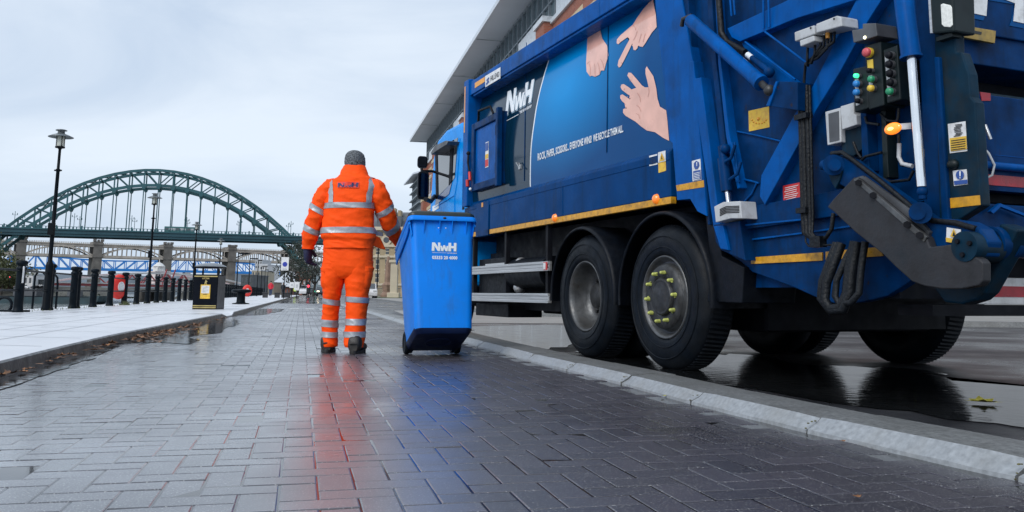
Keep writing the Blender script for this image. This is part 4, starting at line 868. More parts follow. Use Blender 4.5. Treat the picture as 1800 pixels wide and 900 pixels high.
# ---- hopper mouth seen past the post
AR = -2.42
def rp(pts, a=AR): return [tr(x, y, a) for x, y in pts]
hp = MB()
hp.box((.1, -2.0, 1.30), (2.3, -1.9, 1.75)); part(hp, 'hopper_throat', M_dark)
zl = tr(1750, 165, AR).z; zt = tr(1750, 100, AR).z
hl = MB(); hl.prism([(.1, AR, zl), (.1, AR+.45, zl+.13), (.1, AR+.45, zl-.2), (.1, AR, zl-.03)], (2.2, 0, 0)); part(hl, 'hopper_sill', M_blueg)
lw_ = part(MB().box((.08, AR-.01, tr(1750, 292, AR).z), (2.34, AR+.05, zl-.012)), 'hopper_panel', M_blued, bevel=.006)
part(MB().cyl((.08, AR-.03, tr(1750, 294, AR).z), (2.34, AR-.03, tr(1750, 294, AR).z), .02, n=12), 'hopper_ridge', M_blue)
z1_, z0_ = tr(1765, 309, AR).z, tr(1765, 327, AR).z
part(MB().box((.08, AR+.0, tr(1750, 335, AR).z), (2.34, AR+.06, tr(1750, 298, AR).z)), 'lower_panel', M_blued)
part(MB().prism([tr(1728, 310, AR-.004), tr(1734, 306, AR-.004), V3((2.2, AR-.004, z1_)), V3((2.2, AR-.004, z0_)), tr(1740, 325, AR-.004), tr(1730, 318, AR-.004)], (0, .003, 0)), 'red_tape', M_reflr)
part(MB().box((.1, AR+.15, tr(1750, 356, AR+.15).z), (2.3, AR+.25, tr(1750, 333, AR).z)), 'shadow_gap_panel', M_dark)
part(MB().box((.1, AR+.02, tr(1750, 420, AR).z), (2.3, AR+.1, tr(1750, 357, AR).z)), 'lower_panel', M_blued, bevel=.01)
part(MB().box((.1, AR+.35, .52), (2.3, AR+.6, .95)), 'tailgate_filler', M_dark)  # dark filler added under the tailgate to block light
ub = part(MB().prism([tr(1735, 372, AR), tr(1752, 358, AR), tr(1800, 378, AR), tr(1800, 382, AR), tr(1753, 364, AR), tr(1740, 376, AR)], (0, -.02, 0)), 'grab_loop', M_blue)
rs2 = sticker('red_sticker', [(0, 0), (1, 0), (1, 1)], 0, M_stickr, lw_); bpy.data.objects.remove(rs2)
part(MB().prism(rp([(1707, 159), (1719, 161), (1722, 186), (1710, 183)], AR-.014), (0, .003, 0)), 'red_sticker', M_stickr, lw_)
rl = MB()
for k in range(5): rl.poly(rp([(1709, 164+4*k), (1718, 165.5+4*k), (1718, 167+4*k), (1709, 165.5+4*k)], AR-.017))
part(rl, 'lettering', M_stickw, lw_, fix=False)
part(MB().prism(rp([(1723, 161.5), (1741, 164), (1741.5, 177), (1726, 177)], AR-.014), (0, .003, 0)), 'red_reflector', M_reflr, lw_)
part(MB().tube([tr(1715, 219, AR-.02), tr(1732, 221, AR-.07), tr(1741, 245, AR-.08)], .009, 8), 'handle', M_alu, lw_)
part(MB().tube([tr(1727, 258, AR-.02), tr(1738, 270, AR-.05), tr(1748, 290, AR-.06), tr(1744, 308, AR-.05), tr(1732, 314, AR-.03)], .006, 6), 'cable_loop', M_grey, lw_)
part(MB().box((.4, AR-.013, tr(1760, 275, AR).z), (1.2, AR-.009, tr(1760, 274, AR).z)), 'weld_line', M_blue, lw_)
# upper gate with big letters and the plate
AU = -2.30
ug = part(MB().box((.1, AU, tr(1740, 62, AU).z), (2.3, AU+.06, 3.2)).box((.1, AU+.02, zt+.0), (2.3, AU+.3, tr(1740, 60, AU).z)), 'upper_gate', M_blued, bevel=.006)
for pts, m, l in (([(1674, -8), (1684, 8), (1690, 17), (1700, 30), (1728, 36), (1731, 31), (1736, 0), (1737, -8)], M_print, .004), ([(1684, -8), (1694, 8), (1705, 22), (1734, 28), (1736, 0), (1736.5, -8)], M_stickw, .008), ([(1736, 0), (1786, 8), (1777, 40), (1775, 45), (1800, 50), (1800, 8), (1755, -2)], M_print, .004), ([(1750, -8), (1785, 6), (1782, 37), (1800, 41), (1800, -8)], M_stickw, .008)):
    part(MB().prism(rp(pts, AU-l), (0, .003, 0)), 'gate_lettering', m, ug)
npl = part(MB().prism(rp([(1678, 42), (1751, 54), (1749, 76), (1681, 63)], AU-.03), (0, .02, 0)), 'number_plate', mat('dirty_number_plate', (.30, .20, .045), rough=.5, var=.3, dirt=(.06, .055, .03), dscale=9, damt=.85), ug, bevel=.002)
nf = quadmap(tr(1682, 58, AU-.033), tr(1704, 62.5, AU-.033), tr(1703, 51, AU-.033), tr(1681.5, 47.5, AU-.033))
nm_ = MB(); v, f = txt('R C', nf, .03); nm_.add(v, f); nm_.prism(rp([(1708, 53), (1726, 56), (1725, 61), (1709, 58)], AU-.032), (0, .001, 0)); part(nm_, 'lettering', M_ink, npl, fix=False)
# ---- lifting arm with its steel guard
AB = -.12
arm = plate('lifting_arm', [(1450, 292), (1453, 276), (1466, 270), (1480, 276), (1492, 280), (1520, 303), (1600, 360), (1632, 383), (1660, 384), (1700, 390), (1722, 402), (1737, 425), (1733, 450), (1700, 466), (1640, 450), (1600, 420), (1512, 345), (1472, 322), (1464, 328), (1458, 312)], AB, .09, M_blued, bevel=.008)
gd_ = plate('arm_guard', [(1454, 364), (1463, 352), (1501, 311), (1508, 315), (1628, 417), (1634, 434), (1670, 430), (1722, 455), (1728, 462), (1727.5, 494), (1721, 502), (1690, 508), (1655, 508), (1625, 503), (1603, 495), (1575, 470), (1552, 447), (1503, 408), (1465, 372)], AB-.055, .05, M_plate, arm, .006)
plate('guard_edge', [(1499, 316), (1506, 312), (1629, 416), (1624, 426)], AB-.062, .02, M_steel, arm, .003)
bt = MB()
for t in (.05, .26, .75, .93): bt.cyl(tp(1503+122*t, 316+105*t, AB-.075), tp(1503+122*t, 316+105*t, AB-.05), .018, n=6)
part(bt, 'guard_bolt', M_chas, arm)
part(MB().cyl(tp(1465, 290, AB-.04), tp(1465, 290, AB+.12), .055, n=20).cyl(tp(1467, 290, AB-.07), tp(1467, 290, AB-.04), .032, n=16).cyl(tp(1447, 290, AB), tp(1455, 291, AB), .028, n=12), 'arm_pivot', M_blued, arm, bevel=.004)
part(MB().prism(pxpoly([(1454, 300), (1480, 300), (1476, 316), (1468, 332), (1460, 318)], AB-.01), (.06, 0, 0)), 'pivot_lug', M_blueg, arm, bevel=.004)
la = plate('lower_arm', [(1758, 392), (1790, 404), (1772, 440), (1752, 475), (1730, 515), (1716, 527), (1690, 535), (1660, 531), (1640, 505), (1690, 480), (1730, 450)], .02, .10, M_blueg, arm, .01)
hub_c = tp(1712, 434, AB)
hb = MB(); hb.cyl(hub_c - V3((.06, 0, 0)), hub_c + V3((.12, 0, 0)), .066, n=28); hd = part(hb, 'arm_hub', M_blueg, arm, bevel=.006)
hb2 = MB()
for t in (40, 160, 280): hb2.cyl(hub_c + V3((-.072, .036*math.cos(R_(t)), .036*math.sin(R_(t)))), hub_c + V3((-.055, .036*math.cos(R_(t)), .036*math.sin(R_(t)))), .011, n=6)
part(hb2, 'hub_bolt', M_chas, arm)
q0 = hub_c + V3((.1, 0, .02)); part(MB().cyl(q0, q0 + V3((2.3, 0, 0)), .062, n=24).cyl(q0 + V3((.0, 0, 0)), q0 + V3((.05, 0, 0)), .074, n=24).cyl(q0 + V3((.1, 0, 0)), q0 + V3((.13, 0, 0)), .07, n=24), 'torque_tube', M_blued)
gs = MB(); n_ = 8
for k in range(n_):
    t0, t1 = R_(95 + 110*k/n_), R_(95 + 110*(k+1)/n_); rr = .0635
    gs.poly([q0 + V3((x, rr*math.cos(t)*1.0, rr*math.sin(t))) for x, t in ((.26, t0), (.36, t0), (.36, t1), (.26, t1))])
part(gs, 'green_label', mat('green_white_label', (.32, .55, .42), rough=.4, var=.5, vscale=40), fix=False)
ws = sticker('warning_sticker', [(1664, 399.5), (1688.5, 403.5), (1687, 428.5), (1663, 425)], AB-.0, M_stickw, arm, .006)
sticker('warning_band', [(1662.5, 417.5), (1686.5, 421), (1686, 428.5), (1663, 425)], AB-.006, M_sticky, arm)
part(MB().poly([tp(1676.5, 401.5, AB-.012), tp(1682.5, 417.5, AB-.012), tp(1670, 415.5, AB-.012)]), 'warning_triangle', M_sticky, arm, fix=False); part(MB().poly([tp(1676.4, 406, AB-.014), tp(1679.5, 415.5, AB-.014), tp(1674, 414.5, AB-.014)]), 'warning_mark', M_ink, arm, fix=False)
ah = MB(); ah.tube([tp(x, y, AB+.0) for x, y in ((1462, 270), (1480, 268), (1500, 282), (1540, 312), (1580, 345), (1612, 372), (1640, 388), (1680, 392), (1715, 402))], .013, 8)
part(ah, 'arm_hose', M_hose, arm)
part(MB().prism(pxpoly([(1505, 312), (1516, 309), (1600, 368), (1634, 408), (1630, 416)], AB-.02), (.05, 0, 0)), 'arm_cover', M_greyd, arm)
# ---- rear bumper
BA = -2.16
bz = [tr(1760, y, BA).z for y in (488, 503, 522, 535)]
bmp = part(MB().box((.5, BA, bz[3]), (2.35, BA+.08, bz[0])), 'rear_bumper', M_stickw, bevel=.004)
part(MB().box((.5, BA-.003, bz[2]), (2.35, BA+.02, bz[1])), 'red_band', M_reflr, bmp)
part(MB().box((.2, BA-.02, bz[3]-.06), (2.3, BA+.2, bz[3]-.004)), 'bumper_beam', M_chas)
# ------------------------------------------------------------ wheelie bin (local x right, y towards the puller, z up before tilting)
M_bin = mat('bin_blue_plastic', (.002, .21, .80), rough=.38, spec=.18, var=.06, vscale=3, rvar=.06, bump=.06, bscale=120, dirt=(.01, .17, .55), dscale=5, damt=.4, streak=(.03, .13, .36))
M_bind = mat('bin_base_dark', (.003, .012, .055), spec=.25, rough=.5, var=.3, dirt=(.008, .01, .014), dscale=6, damt=.6)
M_lid = mat('bin_lid_dark', (.012, .022, .022), rough=.4, var=.3)
wb = (gp(716, 625) + gp(806, 621)) / 2
BYAW = R_(16)
BN = empty('wheelie_bin', (wb.x - .022, wb.y + .06, 0), BYAW, 'blue wheelie bin tilted on its wheels beside the walking person', 'wheelie bin')
TILT = Matrix.Translation((0, 0, .1)) @ Matrix.Rotation(R_(-19.5), 4, 'X') @ Matrix.Translation((0, 0, -.1))
def rr(x0, x1, y0, y1, z, r, n=6):
    P = []
    for cx, cy, t0 in ((x1-r, y1-r, 0), (x0+r, y1-r, 90), (x0+r, y0+r, 180), (x1-r, y0+r, 270)):
        for k in range(n+1):
            t = R_(t0+90*k/n); P.append(TILT @ Vector((cx+r*math.cos(t), cy+r*math.sin(t), z)))
    return P
def loops(mb, L_, cap0=False, cap1=False, mi=0, smooth=True):
    n = len(L_[0]); mb.add([v for q in L_ for v in q], [(i*n+k, i*n+(k+1) % n, (i+1)*n+(k+1) % n, (i+1)*n+k) for i in range(len(L_)-1) for k in range(n)], mi, smooth)
    if cap0: mb.add(L_[0], [tuple(range(n))[::-1]], mi)
    if cap1: mb.add(L_[-1], [tuple(range(n))], mi)
bb = MB(); SEC = []
FY = lambda z: -.545 - .135*(z-.03)/.95
HX = lambda z: .240 + .034*(z-.03)/.95
for k in range(15):
    z = .06 + .92*k/14; SEC.append(rr(-HX(z), HX(z), FY(z), .0 + .03*k/14, z, .055))
loops(bb, SEC, cap0=False)
part_ = lambda mb, name, m, par=BN, bevel=0, **k: mb.build(name, m, par, bevel, **k)
body = part_(bb, 'bin_body', M_bin)
rm = MB()
loops(rm, [rr(-.29, .29, -.700, .055, .955, .05), rr(-.298, .298, -.712, .06, .948, .05), rr(-.302, .302, -.716, .062, .96, .05), rr(-.298, .298, -.708, .06, .995, .05), rr(-.275, .275, -.685, .045, 1.0, .05), rr(-.268, .268, -.66, .03, .985, .05), rr(-.262, .262, -.65, .03, .90, .05)])
loops(rm, [rr(-.29, .29, -.700, .055, .955, .05), rr(-.272, .272, -.685, .04, .965, .05)])
# side flanges that run back to the handle, ribs under the rim
for s in (-1, 1):
    P = [Vector((s*.296, -.66, .952)), Vector((s*.296, .07, .952)), Vector((s*.290, .06, .84)), Vector((s*.288, -.1, .86)), Vector((s*.288, -.55, .88)), Vector((s*.29, -.68, .92))]
    rm.prism([TILT @ p for p in P], (TILT.to_3x3() @ Vector((-s*.012, 0, 0))))
    P = [Vector((s*.292, -.676, .955)), Vector((s*.272, -.60, .955)), Vector((s*.266, -.60, .80)), Vector((s*.270, -.645, .84))]
    rm.prism([TILT @ p for p in P], (TILT.to_3x3() @ Vector((-s*.01, -.01, 0))))
rim_ = part_(rm, 'bin_rim', M_bin, bevel=.003)
rib = MB()
for x in (-.165, -.03, .03*2.6, .2):
    P = [Vector((x, -.712, .955)), Vector((x, -.665, .955)), Vector((x, -.648, .83)), Vector((x, -.655, .83))]; rib.prism([TILT @ p for p in P], Vector((.006, 0, 0)))
part_(rib, 'rim_rib', M_bin, rim_)
part_(MB().ball(TILT @ Vector((.012, -.716, .972)), .013, 10, sc=(1.2, .5, .8)), 'rim_keyhole', M_ink, rim_)
part_(MB().ball(TILT @ Vector((-.035, -.668, .90)), .006, 8).ball(TILT @ Vector((.028, -.668, .90)), .006, 8), 'rivet', M_letter, body)
ld = MB(); loops(ld, [rr(-.285, .285, -.695, .06, 1.001, .05), rr(-.289, .289, -.70, .065, 1.025, .05), rr(-.275, .275, -.68, .06, 1.05, .06), rr(-.2, .2, -.55, .02, 1.068, .08)], cap0=True, cap1=True)
part_(ld, 'bin_lid', M_lid)
bs = MB(); loops(bs, [rr(-.242, .242, -.547, -.002, .075, .055), rr(-.242, .242, -.545, -.0, .055, .055), rr(-.222, .222, -.515, -.015, .022, .05), rr(-.19, .19, -.495, -.03, .02, .05)], cap1=True)
bs.lathe([(.10, .0), (.105, -.006), (.11, -.006), (.115, .0)], TILT @ Matrix.Translation((0, -.27, .02)), 32)
bs.prism([TILT @ Vector(p) for p in ((-.2, -.08, .02), (-.2, .06, .02), (-.2, .08, .13), (-.2, .0, .15))], (.03, 0, 0)); bs.prism([TILT @ Vector(p) for p in ((.17, -.08, .02), (.17, .06, .02), (.17, .08, .13), (.17, .0, .15))], (.03, 0, 0))
part_(bs, 'bin_base', M_bind, bevel=.004)
part_(MB().cyl((-.24, 0, .1), (.24, 0, .1), .012, n=12), 'axle', M_greyd)
for s in (-1, 1):
    wm_ = MB(); Mw = Matrix.Translation((s*.222, 0, .1)) @ Matrix.Rotation(R_(90), 4, 'Y')
    wm_.lathe([(.0, -.018), (.02, -.022), (.055, -.012), (.07, -.02), (.082, -.026), (.094, -.022), (.1, -.012), (.1, .012), (.094, .022), (.082, .026), (.07, .02), (.055, .012), (.02, .022), (0, .018)], Mw, 32)
    part_(wm_, 'wheel', M_tyre)
hn = MB(); hn.cyl(TILT @ Vector((-.24, .11, .965)), TILT @ Vector((.24, .11, .965)), .015, n=12)
for x in (-.23, 0, .23): hn.bar(TILT @ Vector((x, .03, .95)), TILT @ Vector((x, .11, .965)), .03, .025)
part_(hn, 'handle', M_bin)
def bf(x, z, l=.0025): return TILT @ Vector((x, FY(z) - l, z))
lm = MB(); logo(lm, lambda x, y: bf(-.098+.215*x, .70+.072*y)); part_(lm, 'logo', M_letter, body, fix=False)
lm = MB(); logo(lm, lambda x, y: bf(-.098+.215*x, .70+.072*y, .0012), dx=.07, dy=-.07); part_(lm, 'logo_shadow', M_letters, body, fix=False)
lm = MB(); lm.poly([bf(-.095, .683), bf(.03, .683), bf(.03, .6855), bf(-.095, .6855)]); v, f = txt('THE NWH GROUP', lambda x, y: bf(.035+.085*x, .678+.009*y), .03); lm.add(v, f)
v, f = txt('03333 20 4000', lambda x, y: bf(-.095+.218*x, .628+.030*y), .045); lm.add(v, f); part_(lm, 'lettering', M_letter, body, fix=False)
sk_ = MB()
for k in range(9):     # scuffs on the left flank
    z = random.uniform(.35, .85); y = random.uniform(-.5, -.15); l = random.uniform(.01, .04)
    sk_.poly([TILT @ Vector((-HX(z)-.0015, y, z)), TILT @ Vector((-HX(z)-.0015, y+.004, z)), TILT @ Vector((-HX(z+l)-.0015, y+.012, z+l)), TILT @ Vector((-HX(z+l)-.0015, y+.009, z+l))])
part_(sk_, 'scuff_mark', M_letters, body, fix=False)

# ------------------------------------------------------------ walking person
M_or = mat('hi_vis_orange', (1.0, .085, .006), rough=.62, spec=.12, var=.06, vscale=9, rvar=.05, bump=.5, bscale=24)
M_refl = mat('silver_reflective_tape', (.34, .36, .39), rough=.38, metal=.25, var=.12, vscale=25, bump=.1, bscale=200)
M_hat = mat('grey_knit', (.10, .11, .12), rough=.9, var=.9, vscale=95, bump=.8, bscale=120)
M_glove = mat('navy_glove', (.006, .010, .045), rough=.7, var=.35, vscale=20, bump=.3)
M_boot = mat('brown_black_boot', (.016, .014, .013), rough=.5, var=.5, vscale=14, dirt=(.05, .04, .03), dscale=9, damt=.5, bump=.2)
M_sole = mat('boot_sole', (.014, .013, .013), rough=.6)
M_flesh = mat('skin', (.55, .30, .22), rough=.5, var=.08)
M_navy = mat('navy_print', (.03, .03, .12), rough=.5)
YP = 7.78
PS = empty('person', (-1.46, YP, 0), 0, 'person in orange hi-vis jacket and trousers with grey beanie walking away beside the blue bin', 'person')
def pp(x, y, d=0.): return atY(x, y, YP + d) - PS.location
pt = lambda mb, name, m, par=PS, bevel=0, **k: mb.build(name, m, par, bevel, **k)
def cat(a, b, c, d, t): return .5*((2*b) + (c-a)*t + (2*a-5*b+4*c-d)*t*t + (3*b-a-3*c+d)*t*t*t)
class Loft:
    """rings: (centre, side axis, depth axis, half width, half depth)"""
    def __init__(s, rings, amp=.008, fs=(9, 9, 9), seed=0., ex=2.3): s.r = rings; s.amp = amp; s.fs = fs; s.seed = seed; s.ex = ex
    def ring(s, t):
        n = len(s.r); u = t*(n-1); i = min(int(u), n-2); f = u - i
        g = lambda k: s.r[max(0, min(n-1, k))]
        return [cat(g(i-1)[q], g(i)[q], g(i+1)[q], g(i+2)[q], f) for q in range(5)]
    def at(s, t, th, off=0.):
        c, u, v, a, b = s.ring(t); ct, st = math.cos(th), math.sin(th); e = 2/s.ex
        d = u*(math.copysign(abs(ct)**e, ct)*a) + v*(math.copysign(abs(st)**e, st)*b); p = c + d
        q = Vector((p.x*s.fs[0] + s.seed, p.y*s.fs[1], p.z*s.fs[2]))
        w = noise.noise(q) + .5*noise.noise(q*2.3) ; w2 = 1.6*(1 - min(1, abs(noise.noise(Vector((q.x*.7, q.y*.7, q.z*1.15 + .5*q.x)) + Vector((5, 3, 1))))*2.6))**2.2 - .3
        return p + d.normalized()*(s.amp*(w*.8 + w2*.5) + off)
    def mesh(s, mb, t0=0., t1=1., nt=40, n=48, off=0., cap=False):
        vs = [s.at(t0+(t1-t0)*i/nt, 2*math.pi*k/n, off) for i in range(nt+1) for k in range(n)]
        mb.add(vs, [(i*n+k, i*n+(k+1) % n, (i+1)*n+(k+1) % n, (i+1)*n+k) for i in range(nt) for k in range(n)], 0, True)
        if cap:
            mb.add(vs[:n], [tuple(range(n))[::-1]]); mb.add(vs[-n:], [tuple(range(n))])
    def band(s, t0, t1, tilt=0., off=.004, n=64, th0=0., th1=2*math.pi):
        mb = MB(); m_ = 5; vs = []
        for i in range(m_+1):
            for k in range(n+1):
                th = th0 + (th1-th0)*k/n; vs.append(s.at(max(0, min(1, t0+(t1-t0)*i/m_ + tilt*math.cos(th))), th, off))
        mb.add(vs, [(i*(n+1)+k, i*(n+1)+k+1, (i+1)*(n+1)+k+1, (i+1)*(n+1)+k) for i in range(m_) for k in range(n)], 0, True); return mb
X_, Y_ = Vector((1, 0, 0)), Vector((0, 1, 0))
def hr(y, xl, xr, dep, d=0.):
    a, b = pp(xl, y, d), pp(xr, y, d); return [(a+b)/2, X_, Y_, (b-a).length/2, dep]
# torso of the jacket
tor = Loft([hr(301, 601, 641, .075, .0), hr(309, 596, 648, .095), hr(317, 586, 658, .115), hr(328, 577, 664, .13), hr(343, 573, 663, .145), hr(360, 572, 659, .155), hr(378, 570, 657, .16), hr(396, 567, 657, .162), hr(409, 565, 660, .165), hr(418, 565, 660, .165), hr(424, 570, 658, .152), hr(430, 569, 657, .155), hr(437, 569, 656, .16)], .012, (6, 6, 13), 2.1, 2.5)
jk = MB(); tor.mesh(jk, 0, 1, 90, 80); jk_o = pt(jk, 'jacket', M_or)
def tz(px_y):          # loft parameter of a photo row on the torso
    rows = [301, 309, 317, 328, 343, 360, 378, 396, 409, 418, 424, 430, 437]
    for i in range(len(rows)-1):
        if rows[i] <= px_y <= rows[i+1]: return (i + (px_y-rows[i])/(rows[i+1]-rows[i]))/(len(rows)-1)
    return 1.
pt(tor.band(tz(358.5), tz(368), -.004), 'reflective_band', M_refl, jk_o, fix=False)
pt(tor.band(tz(400.5), tz(411), -.004), 'reflective_band', M_refl, jk_o, fix=False)
def onback(px, py, off=.006):
    t = tz(py); c, u, v, a, b = tor.ring(t); x = pp(px, py).x - c.x; e = 2/tor.ex
    ct = max(-1, min(1, x/a)); ct = math.copysign(abs(ct)**(1/e), ct); return tor.at(t, -math.acos(ct), off)
for s in (-1, 1):      # braces over the shoulders
    mb = MB(); vs = []
    for i in range(15):
        t = tz(309 + (359-309)*i/14)
        for k in range(4):
            xx = (586 if s < 0 else 653.5) + s*(2 - 5*i/14) + (k-1.5)*s*2.9; vs.append(onback(xx, 310 + 49*i/14, .006))
    mb.add(vs, [(i*4+k, i*4+k+1, (i+1)*4+k+1, (i+1)*4+k) for i in range(14) for k in range(3)], 0, True); pt(mb, 'reflective_brace', M_refl, jk_o, fix=False)
# collar and logo
col_ = Loft([hr(309, 597, 648, .098, .0), hr(303, 599, 646, .09, .01), hr(297, 602, 644, .086, .02), hr(291.5, 606, 641, .080, .03), hr(293, 609, 638, .07, .03), hr(300, 609, 638, .065, .03)], .005, (12, 12, 18), 4.4, 2.2)
cm = MB(); col_.mesh(cm, 0, 1, 26, 56); pt(cm, 'collar', M_or, jk_o)
pt(MB().prism([pp(646, 309, .05), pp(660, 313, .12), pp(658, 318, .12), pp(645, 316, .06)], (0, .02, 0)), 'storm_flap', M_or, jk_o, bevel=.004)
lm = MB(); logo(lm, lambda x, y: onback(600 + 33.5*x, 332.5 - 7.2*y - .6*x, .011)); pt(lm, 'logo', M_navy, jk_o, fix=False)
lm = MB()
for i in range(12): lm.poly([onback(x, y, .0075) for x, y in ((599+36*i/12, 333.6), (599+36*(i+1)/12, 333.6), (599+36*(i+1)/12, 323.4), (599+36*i/12, 323.4))])
pt(lm, 'logo_patch', mat('logo_patch_red', (.80, .045, .02), rough=.6), jk_o, fix=False)
fl2 = MB(); fl2.prism([pp(655, 412, .0), pp(667, 417, .08), pp(672, 426, .1), pp(677.5, 439, .11), pp(668, 437, .09), pp(655, 432, .02)], (0, .035, 0)); pt(fl2, 'jacket_front_flap', M_or, jk_o, bevel=.008)
pt(MB().prism([pp(656, 405, .02), pp(672, 408, .09), pp(673, 415, .09), pp(656, 413, .02)], (0, .03, 0)), 'reflective_band', M_refl, jk_o, bevel=.003)
# sleeves
def sleeve(path, seed):
    P = [pp(x, y, d) for x, y, d, r in path]; R = []
    for i, (x, y, d, r) in enumerate(path):
        t = (P[min(i+1, len(P)-1)] - P[max(0, i-1)]).normalized(); u = Y_.cross(t).normalized(); v = t.cross(u); R.append([P[i], u, v, r, r*1.08])
    return Loft(R, .0125, (11, 11, 13), seed, 2.1)
slL = sleeve([(592, 325, .0, .060), (583, 329, .0, .082), (573, 341, .0, .088), (565, 357, .0, .086), (559, 374, .0, .080), (552, 392, .01, .076), (547, 409, .02, .073), (544, 422, .03, .066), (541.5, 432, .04, .053), (541, 438, .04, .050)], 7.7)
slR = sleeve([(648, 325, .0, .060), (657, 329, .0, .080), (665, 342, .0, .088), (672, 358, .02, .086), (678, 374, .05, .081), (684, 391, .10, .077), (690, 404, .2, .072), (696, 414, .34, .064), (700, 421, .46, .055), (702, 424, .52, .052)], 3.3)
for sl_, b1, b2 in ((slL, (.385, .44, -.02), (.600, .665, -.02)), (slR, (.385, .44, .02), (.565, .635, .02))):
    mb = MB(); sl_.mesh(mb, 0, 1, 64, 44); so = pt(mb, 'sleeve', M_or, jk_o)
    for t0, t1, tl in (b1, b2): pt(sl_.band(t0, t1, tl, .004, 40), 'reflective_band', M_refl, so, fix=False)
# trousers
pelv = Loft([hr(428, 571, 655, .135), hr(440, 569, 655, .142), hr(455, 568, 655, .15), hr(468, 567.5, 655, .15), hr(482, 568, 654, .135), hr(490, 572, 650, .10)], .006, (9, 9, 13), 1.2, 2.5)
tm_ = MB(); pelv.mesh(tm_, 0, 1, 40, 64, cap=True); tro = pt(tm_, 'trousers', M_or)
lw = [455, 470, 490, 515, 540, 565, 590, 604, 609]
legL = Loft([hr(y, a, b, d, q) for y, a, b, d, q in ((455, 569, 610, .13, 0), (470, 567, 611, .135, 0), (490, 567, 606, .13, 0), (515, 568, 599.5, .115, .01), (540, 567.5, 596, .105, .02), (565, 565.5, 594, .10, .02), (590, 566, 593, .095, .01), (604, 565.5, 593.5, .092, .0), (609, 567, 592, .085, .0))], .0065, (8, 8, 14), 5.5, 2.1)
legR = Loft([hr(y, a, b, d, q) for y, a, b, d, q in ((455, 611, 655, .13, 0), (470, 608, 656, .138, 0), (490, 606.5, 653, .135, -.01), (515, 608, 648.5, .125, -.02), (540, 608.5, 646, .115, -.03), (565, 608, 643.5, .108, -.05), (590, 605.5, 642, .10, -.07), (604, 605, 640, .098, -.08), (610, 607, 638, .09, -.08))], .007, (8, 8, 14), 8.8, 2.1)
def ly(y): 
    for i in range(8):
        if lw[i] <= y <= lw[i+1]: return (i + (y-lw[i])/(lw[i+1]-lw[i]))/8
    return 1.
for lg_, bands in ((legL, ((526, 535.5, .012), (562, 574, .006), (582, 592, .004))), (legR, ((522, 531.5, .006), (560, 571, .0), (581.5, 592, .0)))):
    mb = MB(); lg_.mesh(mb, 0, 1, 96, 52); lo = pt(mb, 'trouser_leg', M_or, tro)
    for y0, y1, tl in bands: pt(lg_.band(ly(y0), ly(y1), tl*.9, .004, 48), 'reflective_band', M_refl, tro, fix=False)
def pocket(lg_, y0, y1, th0, th1):
    mb = MB(); vs = []
    for i in range(7):
        for k in range(7):
            e = .011 if (0 < i < 6 and 0 < k < 6) else .0
            vs.append(lg_.at(ly(y0+(y1-y0)*i/6), th0+(th1-th0)*k/6, e))
    mb.add(vs, [(i*7+k, i*7+k+1, (i+1)*7+k+1, (i+1)*7+k) for i in range(6) for k in range(6)], 0, True); return mb
for lg_, a, b in ((legL, R_(178), R_(232)), (legR, R_(308), R_(364))):
    pt(pocket(lg_, 473, 508, a, b), 'cargo_pocket', M_or, tro, fix=False); pt(pocket(lg_, 469, 481, a - .06, b + .06), 'pocket_flap', M_or, tro, fix=False)
# boots
def boot(x0, x1, yt, yb, d, yaw):
    a, b = pp(x0, yb, d), pp(x1, yb, d); c = (a+b)/2; w = (b-a).length/2 * .95; zb = c.z; h = pp(x0, yt, d).z - zb + .05
    o = empty('boot', c, yaw); o.parent = PS
    R = []
    for y, ww, hh in ((-.075, .55, .55), (-.06, .85, .9), (-.02, 1.0, 1.0), (.04, .92, 1.0), (.09, .98, .62), (.15, 1.05, .5), (.205, .9, .42), (.235, .5, .3)):
        R.append([Vector((0, y, .02 + hh*h/2)), X_, Vector((0, 0, 1)), w*ww, hh*h/2])
    L_ = Loft(R, .003, (20, 20, 20), x0, 2.6); mb = MB(); L_.mesh(mb, 0, 1, 24, 24, cap=True); mb.build('upper', M_boot, o)
    s = MB(); P = []
    for k in range(28):
        t = 2*math.pi*k/28; P.append(Vector((w*1.06*math.cos(t)*(1 if math.sin(t) > 0 else .92), .08 + .168*math.sin(t), .0)))
    s.prism(P, (0, 0, .03)); s.build('sole', M_sole, o, .004)
    s2 = MB(); s2.tube([(-w*.5, -.082, h*.62), (0, -.09, h*.66), (w*.5, -.082, h*.62)], .008, 6); s2.build('heel_tab', M_sole, o)
    return o
bl_ = boot(562.5, 588, 601, 618, .0, R_(6)); br_ = boot(611.5, 637, 603, 622, -.12, R_(-4))
bl_.location.z = .0; br_.location.z = .0
# beanie
hat = Loft([hr(294, 607, 641.5, .098, .045), hr(289, 606, 642, .104, .045), hr(282, 606, 642, .106, .045), hr(274, 607.5, 640.5, .100, .045), hr(268.5, 611.5, 636.5, .08, .045), hr(265.4, 617, 631, .045, .045), hr(264.4, 622, 626, .012, .045)], .0035, (50, 50, 40), 2., 2.05)
hm = MB(); hat.mesh(hm, 0, 1, 44, 56, cap=True); pt(hm, 'beanie', M_hat)
